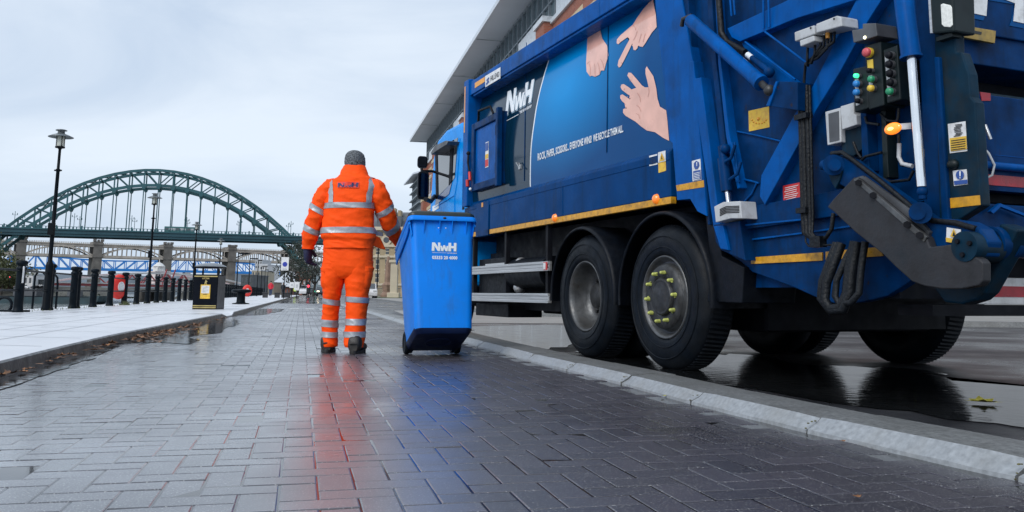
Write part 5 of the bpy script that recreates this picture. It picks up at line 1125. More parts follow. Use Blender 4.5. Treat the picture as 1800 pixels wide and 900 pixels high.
# body: one continuous figure under the clothes (skin modifier, then remeshed with head and face)
def skin_body(name, J, E, root, m, parent, vox=.012, extra=None, sub=2):
    me = bpy.data.meshes.new(name); me.from_pydata([tuple(j[0]) for j in J], E, []); o = bpy.data.objects.new(name, me); COL.objects.link(o)
    o.modifiers.new('skin', 'SKIN'); s = o.modifiers.new('sub', 'SUBSURF'); s.levels = sub; s.render_levels = sub
    for i, j in enumerate(J):
        r = j[1]; o.data.skin_vertices[0].data[i].radius = (r, r) if not isinstance(r, tuple) else r
        o.data.skin_vertices[0].data[i].use_root = i == root
    dg = bpy.context.evaluated_depsgraph_get(); em = bpy.data.meshes.new_from_object(o.evaluated_get(dg)); bpy.data.objects.remove(o); bpy.data.meshes.remove(me)
    mb = MB(); mb.add([v.co.copy() for v in em.vertices], [tuple(p.vertices) for p in em.polygons], 0, True); bpy.data.meshes.remove(em)
    if extra: extra(mb)
    o = mb.build(name, m, None)
    if vox:
        rm_ = o.modifiers.new('remesh', 'REMESH'); rm_.mode = 'VOXEL'; rm_.voxel_size = vox; rm_.use_smooth_shade = True
        sm_ = o.modifiers.new('smooth', 'SMOOTH'); sm_.factor = .5; sm_.iterations = 3
        dg = bpy.context.evaluated_depsgraph_get(); em = bpy.data.meshes.new_from_object(o.evaluated_get(dg)); em.materials.clear(); em.materials.append(m)
        for p in em.polygons: p.use_smooth = True
        bpy.data.objects.remove(o); o = bpy.data.objects.new(name, em); COL.objects.link(o)
    if parent: o.parent = parent
    return o
hc = pp(624, 286, .05)
def face(mb):
    mb.ball(hc + Vector((0, .0, -.005)), .082, 24, sc=(.92, 1.16, 1.32)); mb.ball(hc + Vector((0, .045, -.075)), .05, 16, sc=(1, 1, .9))
    mb.ball(hc + Vector((0, .105, -.03)), .016, 10, sc=(.8, 1.1, 1.3)); mb.ball(hc + Vector((0, .092, -.068)), .017, 10, sc=(1.5, .7, .5))
    for s in (-1, 1): mb.ball(hc + Vector((s*.03, .086, .0)), .013, 10); mb.ball(hc + Vector((s*.08, .0, -.02)), .022, 10, sc=(.45, .9, 1.3))
J = [(pp(611, 445), .12), (pp(611, 405), .125), (pp(613, 362), .14), (pp(617, 325), .10), (pp(621, 308, .02), .055), (hc + Vector((0, -.01, -.05)), .055),
     (pp(585, 329), .062), (pp(563, 368), .05), (pp(549, 402, .02), .042), (pp(541, 436, .04), .034), (pp(657, 329), .062), (pp(677, 372, .05), .05), (pp(690, 404, .2), .042), (pp(701, 423, .5), .032),
     (pp(590, 462), .10), (pp(585, 515, .01), .072), (pp(580, 560, .02), .058), (pp(579, 606, 0), .045), (pp(631, 462), .10), (pp(628, 515, -.02), .074), (pp(625, 560, -.05), .06), (pp(622, 606, -.08), .045)]
E_ = [(0, 1), (1, 2), (2, 3), (3, 4), (4, 5), (3, 6), (6, 7), (7, 8), (8, 9), (3, 10), (10, 11), (11, 12), (12, 13), (0, 14), (14, 15), (15, 16), (16, 17), (0, 18), (18, 19), (19, 20), (20, 21)]
skin_body('body', J, E_, 0, M_flesh, PS, .014, face)
# gloves: palm, four curled fingers and a thumb
def glove(wrist, down, back, side, curl, sc=1.):
    """down: along the hand; back: normal of the back of the hand; side: towards the thumb"""
    J, E = [], []
    def P(d, b, s): return wrist + (down*d + back*b + side*s)*sc
    J += [(P(-.03, 0, 0), .034*sc), (P(.01, 0, 0), .034*sc), (P(.05, .004, .0), (.042*sc, .026*sc)), (P(.085, .004, 0), (.044*sc, .024*sc))]; E += [(0, 1), (1, 2), (2, 3)]
    for q, (s, l) in enumerate(((.030, .92), (.010, 1.0), (-.011, .95), (-.031, .78))):
        i = len(J); c = curl*(1 + .12*q); ang = 0.; p = P(.088, .002, s); last = 3
        for k, seg in enumerate((.038, .028, .022)):
            ang += c*(.75 if k == 0 else 1.0); d = down*math.cos(ang) - back*math.sin(ang); p = p + d*seg*l*sc*1.05
            J.append((p, (.0115 - .0012*k)*sc)); E.append((last, len(J)-1)); last = len(J)-1
    p = P(.02, -.004, .034); J.append((p, .016*sc)); E.append((1, len(J)-1)); last = len(J)-1
    for k, (a, seg) in enumerate(((.6, .04), (.2, .03))):
        d = (down*math.cos(a) + side*math.sin(a)*.7 - back*(.45+.3*k)).normalized(); p = p + d*seg*sc; J.append((p, (.0145-.002*k)*sc)); E.append((last, len(J)-1)); last = len(J)-1
    return J, E
wl_ = pp(541, 436, .04); J, E_ = glove(wl_, Vector((.02, .08, -1)).normalized(), Vector((-.80, -.6, 0)).normalized(), Vector((.55, .83, 0)).normalized(), .62, 1.12)
skin_body('glove', J, E_, 1, M_glove, PS, None)
wr_ = pp(701, 424, .53); hd_ = (BN.matrix_basis @ (TILT @ Vector((-.14, .11, .965)))) - PS.location
dv = (hd_ - wr_).normalized(); bk = Vector((0, -.3, 1)); bk = (bk - dv*bk.dot(dv)).normalized()
J, E_ = glove(hd_ - dv*.09 + bk*.02, dv, bk, dv.cross(bk), .95, 1.05); skin_body('glove', J, E_, 1, M_glove, PS, None)
# ------------------------------------------------------------ quayside railing, lamps and street furniture
M_iron = mat('painted_black_iron', (.0015, .005, .009), rough=.45, spec=.12, var=.35, dirt=(.007, .010, .013), dscale=7, damt=.4)
M_gold = mat('gold_lettering', (.42, .33, .12), rough=.4, var=.2)
M_lampg = mat('lamp_glass', (.62, .63, .55), rough=.2, var=.2, vscale=30)
M_ring = mat('lifebuoy_red', (.72, .035, .025), rough=.4, var=.12)
ZP = KH
VR = -5.45
ry = lambda i: 12.9 + 2.02*i
RAIL = empty('quay_railing', (0, 0, 0), 0, 'black iron railing of bollard posts and two bars along the quay edge', 'railing')
def post_mb(c, h=1.0, r=.085, s=1.0):
    mb = MB(); M = Matrix.Translation(c)
    mb.lathe([(.0, 0), (r*1.25, 0), (r*1.25, .03), (r*1.05, .06), (r, .12), (r*.95, h*.70), (r*.95, h*.80), (r*1.12, h*.82), (r*1.12, h*.86), (r*.86, h*.875), (r*.86, h*.90), (r*1.2, h*.915), (r*1.28, h*.945), (r*1.2, h*.975), (r*.9, h*.995), (0, h)], M, 18 if c[1] < 40 else 10); return mb
base_post = None
for i in range(0, 56):
    c = RV(VR, ry(i), ZP); 
    if base_post is None: o = post_mb((0, 0, 0)).build('railing_post', M_iron, RAIL); base_post = o
    else:
        o = base_post.copy(); COL.objects.link(o)
    o.location = c
o = base_post.copy(); COL.objects.link(o); o.location = RV(VR+.0, ry(4)+.28, ZP)
for z in (.42, .80):
    P = [RV(VR, 8, ZP+z), RV(VR, 124, ZP+z)]
    MB().cyl(P[0], P[1], .02, n=8).build('railing_bar', M_iron, RAIL)
for i in (2,):
    c = RV(VR+.06, ry(i), ZP+.72)
    MB().box((c.x+.02, c.y-.1, c.z-.16), (c.x+.035, c.y-.06, c.z+.16)).build('white_notice', M_stickw, RAIL)
# harbour ladder hoops
LD = empty('quay_ladder', RV(VR-.45, ry(3)+1.0, ZP), 0, 'black harbour ladder with two curved hand hoops at the quay edge', 'ladder')
for d in (0, .45):
    MB().tube([(.1, d, -.1), (.1, d, .55), (.08, d, .72), (-.02, d, .83), (-.14, d, .84), (-.2, d, .74), (-.2, d, -.6)], .025, 8).build('hand_hoop', M_iron, LD)
rg = MB()
for z in (-.05, -.4): rg.cyl((-.2, 0, z), (-.2, .45, z), .018, n=8)
rg.build('rung', M_iron, LD)
# tall lamps
M_pole = mat('lamp_pole_black', (.0015, .004, .007), rough=.42, spec=.12, var=.3)
def lamp(loc, h, rz=0):
    o = empty('quay_lamp', loc, rz)
    p = MB(); p.lathe([(.0, 0), (.10, 0), (.10, .05), (.085, .1), (.08, .95), (.07, 1.0), (.045, 1.05), (.043, 1.7), (.05, 1.72), (.05, 1.76), (.04, 1.78), (.036, h-.95), (.05, h-.93), (.05, h-.9), (.03, h-.88), (.028, h-.46), (.05, h-.42), (.055, h-.40)], None, 14); p.bar((-.08, 0, h-.92), (.08, 0, h-.92), .03, .03); p.bar((0, -.08, h-.92), (0, .08, h-.92), .03, .03)
    p.cbox((0, -.06, 1.74), (.12, .09, .26)); p.build('pole', M_pole, o)
    g = MB(); g.lathe([(.055, h-.40), (.075, h-.37), (.075, h-.17), (.06, h-.15)], None, 16); g.build('lantern', M_lampg, o)
    b = MB()
    for k in range(4): t = math.pi/4 + math.pi/2*k; b.cyl((.085*math.cos(t), .085*math.sin(t), h-.40), (.085*math.cos(t), .085*math.sin(t), h-.14), .008, n=6)
    b.lathe([(.05, h-.43), (.10, h-.42), (.10, h-.39), (.05, h-.385)], None, 16); b.build('lantern_cage', M_pole, o)
    s = MB(); s.lathe([(.04, h-.155), (.16, h-.165), (.255, h-.185), (.26, h-.178), (.17, h-.135), (.075, h-.10), (.07, h-.055), (.0, h-.055)], None, 28); s.lathe([(.0, h-.03), (.115, h-.035), (.12, h-.025), (.09, h-.012), (.0, h)], None, 20)
    for k in range(6): t = math.pi/3*k; s.cyl((.07*math.cos(t), .07*math.sin(t), h-.07), (.07*math.cos(t), .07*math.sin(t), h-.025), .006, n=5)
    s.build('lamp_hat', mat('lamp_hat_grey', (.16, .18, .19), rough=.35, metal=.5) if 'lamp_hat_grey' not in bpy.data.materials else bpy.data.materials['lamp_hat_grey'], o)
    return o
for (px, y, lab) in ((79, 18.8, 'tallest black quay lamp with a flat disc hat, nearest of the row of lamps'), (262, 31.2, 'second black quay lamp standing in the railing near the arch middle'), (341.5, 44.0, 'third black quay lamp rising just beside the litter bin'), (388.5, 57.5, 'smallest disc hat quay lamp, seen right behind the litter bin')):
    o = lamp(RV(VR, y, ZP), 3.95 if y < 50 else 3.95); tag(o, lab, 'street lamp', 'disc hat lamps along the quay')
# plain lamp columns farther off
def column(loc, h, arm, lab):
    o = empty('street_lamp', loc); o['label'] = lab; o['category'] = 'street lamp'; o['group'] = 'plain lamp columns farther along the quay'
    MB().lathe([(.0, 0), (.09, 0), (.08, 1.), (.055, 1.05), (.04, h), (0, h)], None, 10).build('pole', M_pole, o)
    MB().bar((0, 0, h-.03), (arm, 0, h-.03), .10, .10).bar((arm*.3, 0, h-.06), (arm, 0, h-.06), .22, .09).build('lamp_head', M_pole, o)
for px, pt_, Y, arm, lab in ((415, 445, 72, .9, 'plain dark lamp column with a side arm, left of the far columns'), (436, 454, 84, .8, 'plain dark lamp column, second from the litter bin'), (451, 457, 96, .4, 'slim lamp column with a box on its shaft before the pale buildings'), (458, 468, 112, .7, 'slim lamp column fourth from the litter bin'), (464, 474, 128, .5, 'small lamp column fifth from the litter bin'), (469, 477, 142, .9, 'smallest lamp column, its arm pointing right')):
    b = atY(px, 520, Y); top = atY(px, pt_, Y); column((b.x, b.y, ZP), top.z - ZP, arm, lab)
# lifebuoys on the railing
def buoy(loc, r, rz, lab):
    o = empty('lifebuoy', loc, rz, lab, 'lifebuoy', 'red lifebuoy housings on the railing')
    mb = MB(); n = 28
    P = [Vector((r*.72*math.sin(2*math.pi*k/n)*(1+.0), 0, r*math.cos(2*math.pi*k/n))) for k in range(n)]
    mb.lathe([(0, .10), (r*.8, .09), (r*.97, .04), (r, 0), (r*.95, -.05), (r*.8, -.09), (r*.55, -.105), (r*.3, -.10), (0, -.10)], Matrix.Diagonal((.80, 1, 1, 1)) @ Matrix.Rotation(R_(-90), 4, 'X') @ Matrix.Diagonal((1, 1, -1, 1)), 28); mb.build('housing', M_ring, o)
    MB().prism([Vector((p.x*.40, -.122, p.z*.40)) for p in P], (0, .03, 0)).build('white_notice', M_stickw, o); MB().cyl((0, .05, -.1), (0, .12, -.1), .03, n=8).build('bracket', M_iron, o)
c = RV(VR, ry(7), ZP); buoy((c.x-.12, c.y-.16, .64), .385, R_(63), 'red oval lifebuoy housing hung on a near railing post')
c = atY(434.5, 511, 62); buoy((c.x, c.y, c.z), .42, R_(25), 'small red lifebuoy on the far railing right of the litter bin')
# litter bin
LB = empty('litter_bin', gp(366, 543.5, ZP), R_(14) - .24, 'black square litter bin with gold bands and a yellow notice on its front', 'litter bin')
M_lb = mat('litter_bin_black', (.0015, .003, .007), rough=.35, spec=.12, var=.25)
w = .295
bd = MB(); bd.box((-w, -w, .0), (w, w, .83)); b_ = bd.build('bin_body', M_lb, LB, .012)
cr_ = MB()
for x, y in ((-1, -1), (1, -1), (1, 1), (-1, 1)): cr_.box((x*w - .035*(x > 0), y*w - .035*(y > 0), .83), (x*w + .035*(x < 0), y*w + .035*(y < 0), 1.02))
cr_.box((-w-.012, -w-.012, 1.0), (w+.012, w+.012, 1.045)).box((-w, -w, .80), (w, w, .85)).box((-.2, -.03, .85), (-.17, .0, 1.0)); cr_.build('bin_canopy_frame', M_lb, LB, .006)
hd = MB(); hd.lathe([(w*1.30, 1.045), (w*1.2, 1.07), (w*.85, 1.11), (w*.4, 1.135), (0, 1.14)], Matrix.Rotation(R_(45), 4, 'Z'), 24); hd.build('bin_roof', mat('bin_roof_grey', (.16, .18, .20), rough=.3, var=.2), LB)
for z0, z1 in ((.79, .815), (.075, .10), (.03, .055)): MB().box((-w+.01, -w-.004, z0), (w-.01, -w-.001, z1)).build('gold_band', M_gold, b_)
mb = MB(); v, f = txt('LITTER', lambda x, y: Vector((-.09+.18*x, -w-.003, .735+.035*y)), .03); mb.add(v, f); mb.build('lettering', M_gold, b_, fix=False)
mb = MB(); q = lambda x, y: Vector((x, -w-.003, y))          # small figure dropping litter
mb.poly([q(-.03, .60), q(-.012, .60), q(-.005, .64), q(.012, .60), q(.028, .60), q(.018, .66), q(.04, .67), q(.038, .685), q(.012, .69), q(-.012, .685), q(-.025, .65)]); mb.ball((.003, -w-.002, .705), .014, 8, sc=(1, .2, 1)); mb.build('gold_emblem', M_gold, b_, fix=False)
nt_ = MB().box((-.115, -w-.008, .26), (.125, -w-.002, .60)).build('yellow_notice', M_sticky, b_); MB().box((-.09, -w-.012, .39), (.10, -w-.009, .575), 0, Matrix.Translation((0, 0, .0))).build('paper_sheet', M_stickw, nt_)
mb = MB()
for k in range(6): mb.poly([Vector((-.07, -w-.0135, .54-.025*k)), Vector((.08-.05*(k % 3 == 2), -w-.0135, .545-.025*k)), Vector((.08-.05*(k % 3 == 2), -w-.0135, .549-.025*k)), Vector((-.07, -w-.0135, .544-.025*k))])
mb.poly([Vector((-.05, -w-.0095, .355)), Vector((.06, -w-.0095, .36)), Vector((.06, -w-.0095, .375)), Vector((-.05, -w-.0095, .37))]); mb.build('lettering', M_ink, nt_, fix=False)
MB().box((w+.001, -w+.02, .02), (w+.006, w-.02, .82)).build('side_panel', M_greyd, b_)
# mooring bollard
MBd = empty('mooring_bollard', gp(423, 534.5, ZP), 0, 'squat black mushroom mooring bollard on the promenade right of the litter bin', 'bollard')
mb = MB(); mb.lathe([(0, 0), (.30, 0), (.30, .03), (.17, .05), (.15, .09), (.145, .36), (.17, .40), (.0, .40)], None, 24); mb.build('bollard_stem', M_iron, MBd)
mb = MB(); mb.lathe([(.17, .39), (.30, .41), (.345, .45), (.34, .49), (.29, .52), (.1, .535), (0, .535)], None, 24); mb.build('bollard_cap', M_iron, MBd)
# old mooring ring and chain on the quay at the left edge
RG = empty('mooring_ring', gp(6, 548, ZP), 0, 'black iron mooring ring lying at the quay edge beside the first railing post', 'mooring ring')
mb = MB(); mb.tube([(.15*math.cos(R_(t)), 0, .13+.15*math.sin(R_(t))) for t in range(0, 361, 20)], .028, 8); mb.build('ring', M_iron, RG); MB().box((-.4, -.05, 0), (.5, .05, .04)).build('ring_plate', M_iron, RG, .01)
wd = MB()
for k in range(160):
    c = RV(VR+random.uniform(-.15, .2), random.uniform(17, 34), ZP); h = random.uniform(.02, .09); t = random.random()*6.3
    wd.add([c, c + Vector((.012, 0, 0)), c + Vector((math.cos(t)*h*.6, math.sin(t)*h*.6, h))], [(0, 1, 2)])
for k in range(60):
    c = RV(VR+.12+random.gauss(0, .06), ry(7)-.35+random.gauss(0, .12), ZP); h = random.uniform(.05, .16); t = random.random()*6.3
    wd.add([c, c + Vector((.02, 0, 0)), c + Vector((math.cos(t)*h*.6, math.sin(t)*h*.6, h))], [(0, 1, 2)])
tag(wd.build('weeds', mat('weed_green', (.07, .085, .03), rough=.8, var=.4), fix=False), 'small weeds growing along the foot of the quay railing', kind='stuff')
# square stone blocks at the far end of the promenade
M_blk = mat('dark_stone_block', (.028, .03, .034), rough=.5, var=.3)
for k, (x, y, Y, lab) in enumerate(((466, 523.5, 70, 'dark stone block left of the far walker in red'), (487, 523.5, 70, 'dark stone block right of the far walker in red'), (499, 523.5, 72, 'dark stone block under the blue disc sign'), (506, 523, 74, 'last dark stone block before the roadway'))):
    o = empty('stone_block', (atY(x, y, Y).x, Y, ZP), .2, lab, 'block', 'dark blocks across the promenade end'); 
    MB().box((-.2, -.2, 0), (.2, .2, .34)).build('block_base', M_blk, o, .02); MB().box((-.23, -.23, .34), (.23, .23, .42)).build('block_cap', M_blk, o, .02)
# disc sign on a post
c = atY(498.5, 520, 62)
SG = empty('road_sign', (c.x, c.y, ZP), 0, 'white rectangular sign with a blue disc on a thin pole at the promenade end', 'sign')
zt_ = atY(498.5, 470, 62).z - ZP
MB().cyl((0, 0, 0), (0, 0, zt_+.3), .035, n=8).build('pole', M_pole, SG)
MB().box((-.27, -.05, zt_-.22), (.27, -.03, zt_+.72)).build('sign_plate', M_stickw, SG, .01)
dsc = MB(); dsc.cyl((0, -.062, zt_+.22), (0, -.052, zt_+.22), .17, n=24); dsc.build('blue_disc', mat('sign_blue', (.02, .04, .35), rough=.4), SG); MB().box((-.16, -.060, zt_-.17), (.16, -.051, zt_-.08)).build('sign_text_strip', M_grey, SG)

# ------------------------------------------------------------ figures far off
def walker(px, Y, zf, h, coat, legs, lab, back=True):
    c = atY(px, 515, Y); o = empty('person', (c.x, Y, zf), 0, lab, 'person', 'people walking in the distance'); s = h/1.75
    v = lambda x, y, z: Vector((x, y, z))*s
    J = [(v(0, 0, .95), .12*s), (v(0, 0, 1.2), .12*s), (v(0, 0, 1.42), .11*s), (v(0, .01, 1.53), .05*s), (v(0, .02, 1.62), .085*s), (v(0, .03, 1.70), .08*s), (v(-.2, 0, 1.38), .05*s), (v(-.26, -.02, 1.1), .04*s), (v(-.24, .1, .88), .035*s), (v(.2, 0, 1.38), .05*s), (v(.26, .02, 1.1), .04*s), (v(.24, -.08, .88), .035*s), (v(-.1, 0, .85), .08*s), (v(-.1, .1, .45), .06*s), (v(-.1, .05, .06), .045*s), (v(-.1, .2, .03), .035*s), (v(.1, 0, .85), .08*s), (v(.1, -.05, .45), .06*s), (v(.1, -.2, .07), .045*s), (v(.1, -.08, .03), .035*s)]
    E = [(0, 1), (1, 2), (2, 3), (3, 4), (4, 5), (2, 6), (6, 7), (7, 8), (2, 9), (9, 10), (10, 11), (0, 12), (12, 13), (13, 14), (14, 15), (0, 16), (16, 17), (17, 18), (18, 19)]
    def fc(mb):
        mb.ball(v(0, .1, 1.63), .018*s, 8)
        for q in (-1, 1): mb.ball(v(q*.085, .02, 1.63), .02*s, 8, sc=(.5, 1, 1.3))
    skin_body('body', J, E, 0, M_flesh, o, .02*s, fc)
    ct = Loft([[v(0, 0, .80), X_, Y_, .215*s, .17*s], [v(0, 0, 1.0), X_, Y_, .205*s, .165*s], [v(0, 0, 1.2), X_, Y_, .205*s, .165*s], [v(0, 0, 1.38), X_, Y_, .22*s, .15*s], [v(0, 0, 1.47), X_, Y_, .15*s, .11*s], [v(0, .01, 1.53), X_, Y_, .075*s, .08*s]], .01, seed=px)
    mb = MB(); ct.mesh(mb, 0, 1, 16, 20, cap=True)
    for q, (a, b, c_) in ((-1, (v(-.19, 0, 1.38), v(-.265, -.02, 1.1), v(-.245, .1, .90))), (1, (v(.19, 0, 1.38), v(.265, .02, 1.1), v(.245, -.08, .90)))): mb.tube([a, b, c_], [.085*s, .075*s, .06*s], 10)
    mb.build('coat', coat, o)
    lgm = MB(); lgm.tube([v(-.1, 0, .9), v(-.1, .1, .46), v(-.1, .05, .08)], [.115*s, .09*s, .075*s], 10).tube([v(.1, 0, .9), v(.1, -.05, .46), v(.1, -.2, .09)], [.115*s, .09*s, .075*s], 10); lgm.build('trousers', legs, o)
    hm_ = MB(); hm_.ball(v(0, .0, 1.68), .1*s, 12, sc=(1, 1.1, .95)); hm_.build('hair', M_ink, o)
M_redc = mat('red_coat', (.55, .02, .04), rough=.7, var=.15); M_dk = mat('dark_cloth', (.015, .018, .026), rough=.8)
walker(475.5, 100, ZP, 1.72, M_redc, mat('blue_jeans', (.03, .05, .10), rough=.8), 'far walker in a red coat and dark jeans on the promenade')
walker(497.5, 104, ZP, 1.60, M_dk, M_dk, 'far walker in dark clothes under the blue disc sign')

# ------------------------------------------------------------ cars
M_carw = mat('car_white', (.68, .69, .70), rough=.25, coat=1); M_card = mat('car_dark', (.02, .022, .028), rough=.22, coat=1); M_cars = mat('car_silver', (.35, .36, .38), rough=.3, metal=.6, coat=1)
M_tail = mat('tail_light_lit', (.6, .02, .06), rough=.3, emit=(1, .03, .10), estr=1.2); M_head = mat('headlight_lit', (.9, .85, .7), rough=.2, emit=(1, .82, .55), estr=3.); M_lamp = mat('headlamp_glass', (.55, .57, .58), rough=.1)
def car(loc, rz, body, lab, lit=None, van=False, grp='cars at the far end of the road'):
    o = empty('van' if van else 'parked_car', loc, rz, lab, 'van' if van else 'car', None if van else grp)
    w = .86; P = [(-2.0, .28), (-2.06, .62), (-1.9, .86), (-1.15, .94), (-.55, 1.38), (.75, 1.42), (1.55, 1.02), (2.0, .92), (2.08, .6), (2.05, .28)] if not van else [(-2.3, .3), (-2.35, .8), (-2.1, 1.15), (-1.5, 1.3), (-1.0, 1.95), (2.25, 2.0), (2.32, .3)]
    mb = MB(); mb.prism([Vector((-w, y, z)) for y, z in P], (2*w, 0, 0)); mb.build('body', body, o, .07)
    gl = MB()
    if van: gl.box((-w-.004, -1.35, 1.3), (w+.004, -.5, 1.78)).box((-.7, 2.26, 1.25), (.7, 2.33, 1.8)).prism([Vector((-.74, y, z)) for y, z in ((-1.46, 1.33), (-1.02, 1.9), (-1.06, 1.92), (-1.52, 1.34))], (1.48, 0, 0))
    else: gl.prism([Vector((-w-.004, y, z)) for y, z in ((-1.02, .96), (-.52, 1.31), (.70, 1.35), (1.30, 1.02))], (2*w+.008, 0, 0)).prism([Vector((-.72, y, z)) for y, z in ((.78, 1.39), (1.52, 1.04), (1.58, 1.05), (.84, 1.42))], (1.44, 0, 0)).prism([Vector((-.72, y, z)) for y, z in ((-.60, 1.36), (-1.12, .95), (-1.18, .97), (-.66, 1.38))], (1.44, 0, 0))
    gl.build('window', M_glass, o)
    for y in (-1.3, 1.3):
        for s in (-1, 1):
            wm = MB(); Mw = Matrix.Translation((s*.78, y, .31)) @ Matrix.Rotation(R_(90*s), 4, 'Y'); wm.lathe([(.0, .05), (.17, .06), (.2, .1), (.31, .1), (.31, -.1), (.1, -.1)], Mw, 20); wm.build('wheel', M_tyre, o)
    for s in (-1, 1):
        MB().box((s*.62-.17, -2.07, .66), (s*.62+.17, -1.95, .80)).build('headlight', M_head if lit == 'head' else M_lamp, o, .02)
        MB().box((s*.68-.13, 1.98 if not van else 2.28, .72), (s*.68+.13, 2.09 if not van else 2.345, .90)).build('tail_light', M_tail if lit == 'tail' else M_stickr, o, .02)
    return o
def cpos(px, Y): c = atY(px, 515, Y); return (c.x, Y, 0)
car(cpos(643, 78), .24, M_carw, 'white car parked behind the walking person beside the bin')
car(cpos(531.5, 170), .2, M_carw, 'white van with red sides waiting left of the traffic lights', None, True)
car(cpos(539.5, 178), .2, M_carw, 'white car with a red rear beside the van'  , None)
car(cpos(547, 160), .2, M_card, 'dark car with glowing tail lights under the red signal', 'tail')
car(cpos(559, 175), .2, M_cars, 'silver car beside the green signal close to the orange trousers')
car(cpos(567, 130), .2 + math.pi*0, M_card, 'dark car with warm headlights just left of the walking person', 'head')
# ------------------------------------------------------------ traffic signals and far signs
def signal(px, yt, Y, col, lab, grp='signals at the junction ahead'):
    c = atY(px, 515, Y); o = empty('traffic_light', (c.x, Y, .0), 0, lab, 'traffic light', grp); z = atY(px, yt, Y).z
    MB().cyl((0, 0, 0), (0, 0, z+.45), .055, n=8).build('pole', M_pole, o)
    MB().box((-.17, -.12, z-.75), (.17, .1, z+.4)).build('signal_head', M_box, o, .03)
    for k, (dz, m) in enumerate(((0, 'r'), (-.27, 'a'), (-.54, 'g'))):
        dd = dz if col == 'r' else dz + .54
        mm = M_sigr if (m == 'r' and col == 'r') else M_sigg if (m == 'g' and col == 'g') else M_ink
        MB().cyl((0, -.13, z+dd), (0, -.145, z+dd), .13 if mm is not M_ink else .1, n=16).build('signal_lamp', mm, o)
M_sigr = mat('signal_red_lit', (.9, .03, .05), rough=.3, emit=(1, .04, .07), estr=2.2); M_sigg = mat('signal_green_lit', (.05, .8, .45), rough=.3, emit=(.04, 1, .55), estr=.7)
signal(542, 503, 96, 'r', 'red traffic light glowing at the junction'); signal(552.5, 512, 150, 'g', 'left green traffic light at the junction'); signal(558, 513.5, 165, 'g', 'right green traffic light at the junction')
signal(15, 487, 300, 'r', 'red signal light on the far bank behind the first railing post', None)
for px, y, Y, lab, w_, h_ in ((512.5, 501, 88, 'small white square sign left of the junction trees', .22, .28), (521.5, 503, 88, 'small pale oblong sign right of the white square one', .26, .42)):
    c = atY(px, 515, Y); z = atY(px, y, Y).z; o = empty('road_sign', (c.x, Y, 0), 0, lab, 'sign', 'small signs by the junction')
    MB().cyl((0, 0, 0), (0, 0, z+h_), .04, n=8).build('pole', M_pole, o); MB().box((-w_, -.07, z-h_), (w_, -.05, z+h_)).build('sign_plate', M_stickw, o); MB().box((-w_*.4, -.08, z-h_*.4), (w_*.4, -.071, z+h_*.4)).build('sign_mark', M_grey, o)
c = atY(518.5, 517, 84)
for px, Y, lab, m in ((518.5, 150, 'cyclist or walker in a lime yellow vest by the junction', mat('lime_vest', (.55, .75, .08), rough=.7)),): walker(px, Y, 0, 1.6, m, M_dk, 'far walker in a lime yellow vest by the junction')

# ------------------------------------------------------------ trees
M_bark = mat('dark_bark', (.035, .030, .026), rough=.9, var=.4, bump=.5)
M_fol1 = mat('olive_foliage', (.075, .085, .035), rough=.7, var=.55, vscale=.6); M_fol2 = mat('dark_foliage', (.025, .035, .025), rough=.7, var=.6, vscale=.5)
def tree(loc, h, r, fol, lab, n=1400, bare=0., name='broadleaf_tree', group='trees along the river', ls=.5):
    o = empty(name, loc, random.random()*6, lab, 'tree', group)
    tr_ = MB(); tips = []
    def limb(p, d, l, rad, lev):
        P = [p]; q = p
        for k in range(4): d = (d + Vector((random.gauss(0, .13), random.gauss(0, .13), random.gauss(.05, .08)))).normalized(); q = q + d*l/4; P.append(q)
        tr_.tube(P, [rad*(1-.16*k) for k in range(5)], 6)
        if lev < 3:
            for k in range(3 if lev else 5):
                a = random.random()*6.3; t = random.uniform(.45, 1); b = P[min(4, int(t*4))]
                limb(b, (d*.7 + Vector((math.cos(a), math.sin(a), random.uniform(.1, .7)))*.75).normalized(), l*random.uniform(.5, .72), rad*.5, lev+1)
        else: tips.append(q)
        tips.append(q)
    limb(Vector((0, 0, 0)), Vector((0, 0, 1)), h*.42, h*.03, 0); tr_.build('trunk', M_bark, o)
    cw = MB(); cl = []
    for k in range(26):
        t = random.random()*6.3; z = random.uniform(.3, 1); rr_ = r*math.sin(math.pi*min(.95, max(.12, (z-.2)/.85)))**.6*random.uniform(.3, 1)
        cl.append((Vector((rr_*math.cos(t), rr_*math.sin(t), h*z)), random.uniform(.12, .3)*r))
    for k in range(int(n*(1-bare))):
        c, s = random.choice(cl) if random.random() < .75 else (random.choice(tips), .18*r)
        p = c + Vector((random.gauss(0, s), random.gauss(0, s), random.gauss(0, s*.8)))
        if p.z < h*.08: continue
        u = Vector((random.gauss(0, 1), random.gauss(0, 1), random.gauss(0, 1))).normalized(); w2 = u.orthogonal().normalized(); sz = ls*random.uniform(.5, 1.2)
        cw.add([p - u*sz*.5, p + w2*sz*.35, p + u*sz*.6, p - w2*sz*.35], [(0, 1, 2, 3)])
    cw.build('crown', fol, o, fix=False); return o
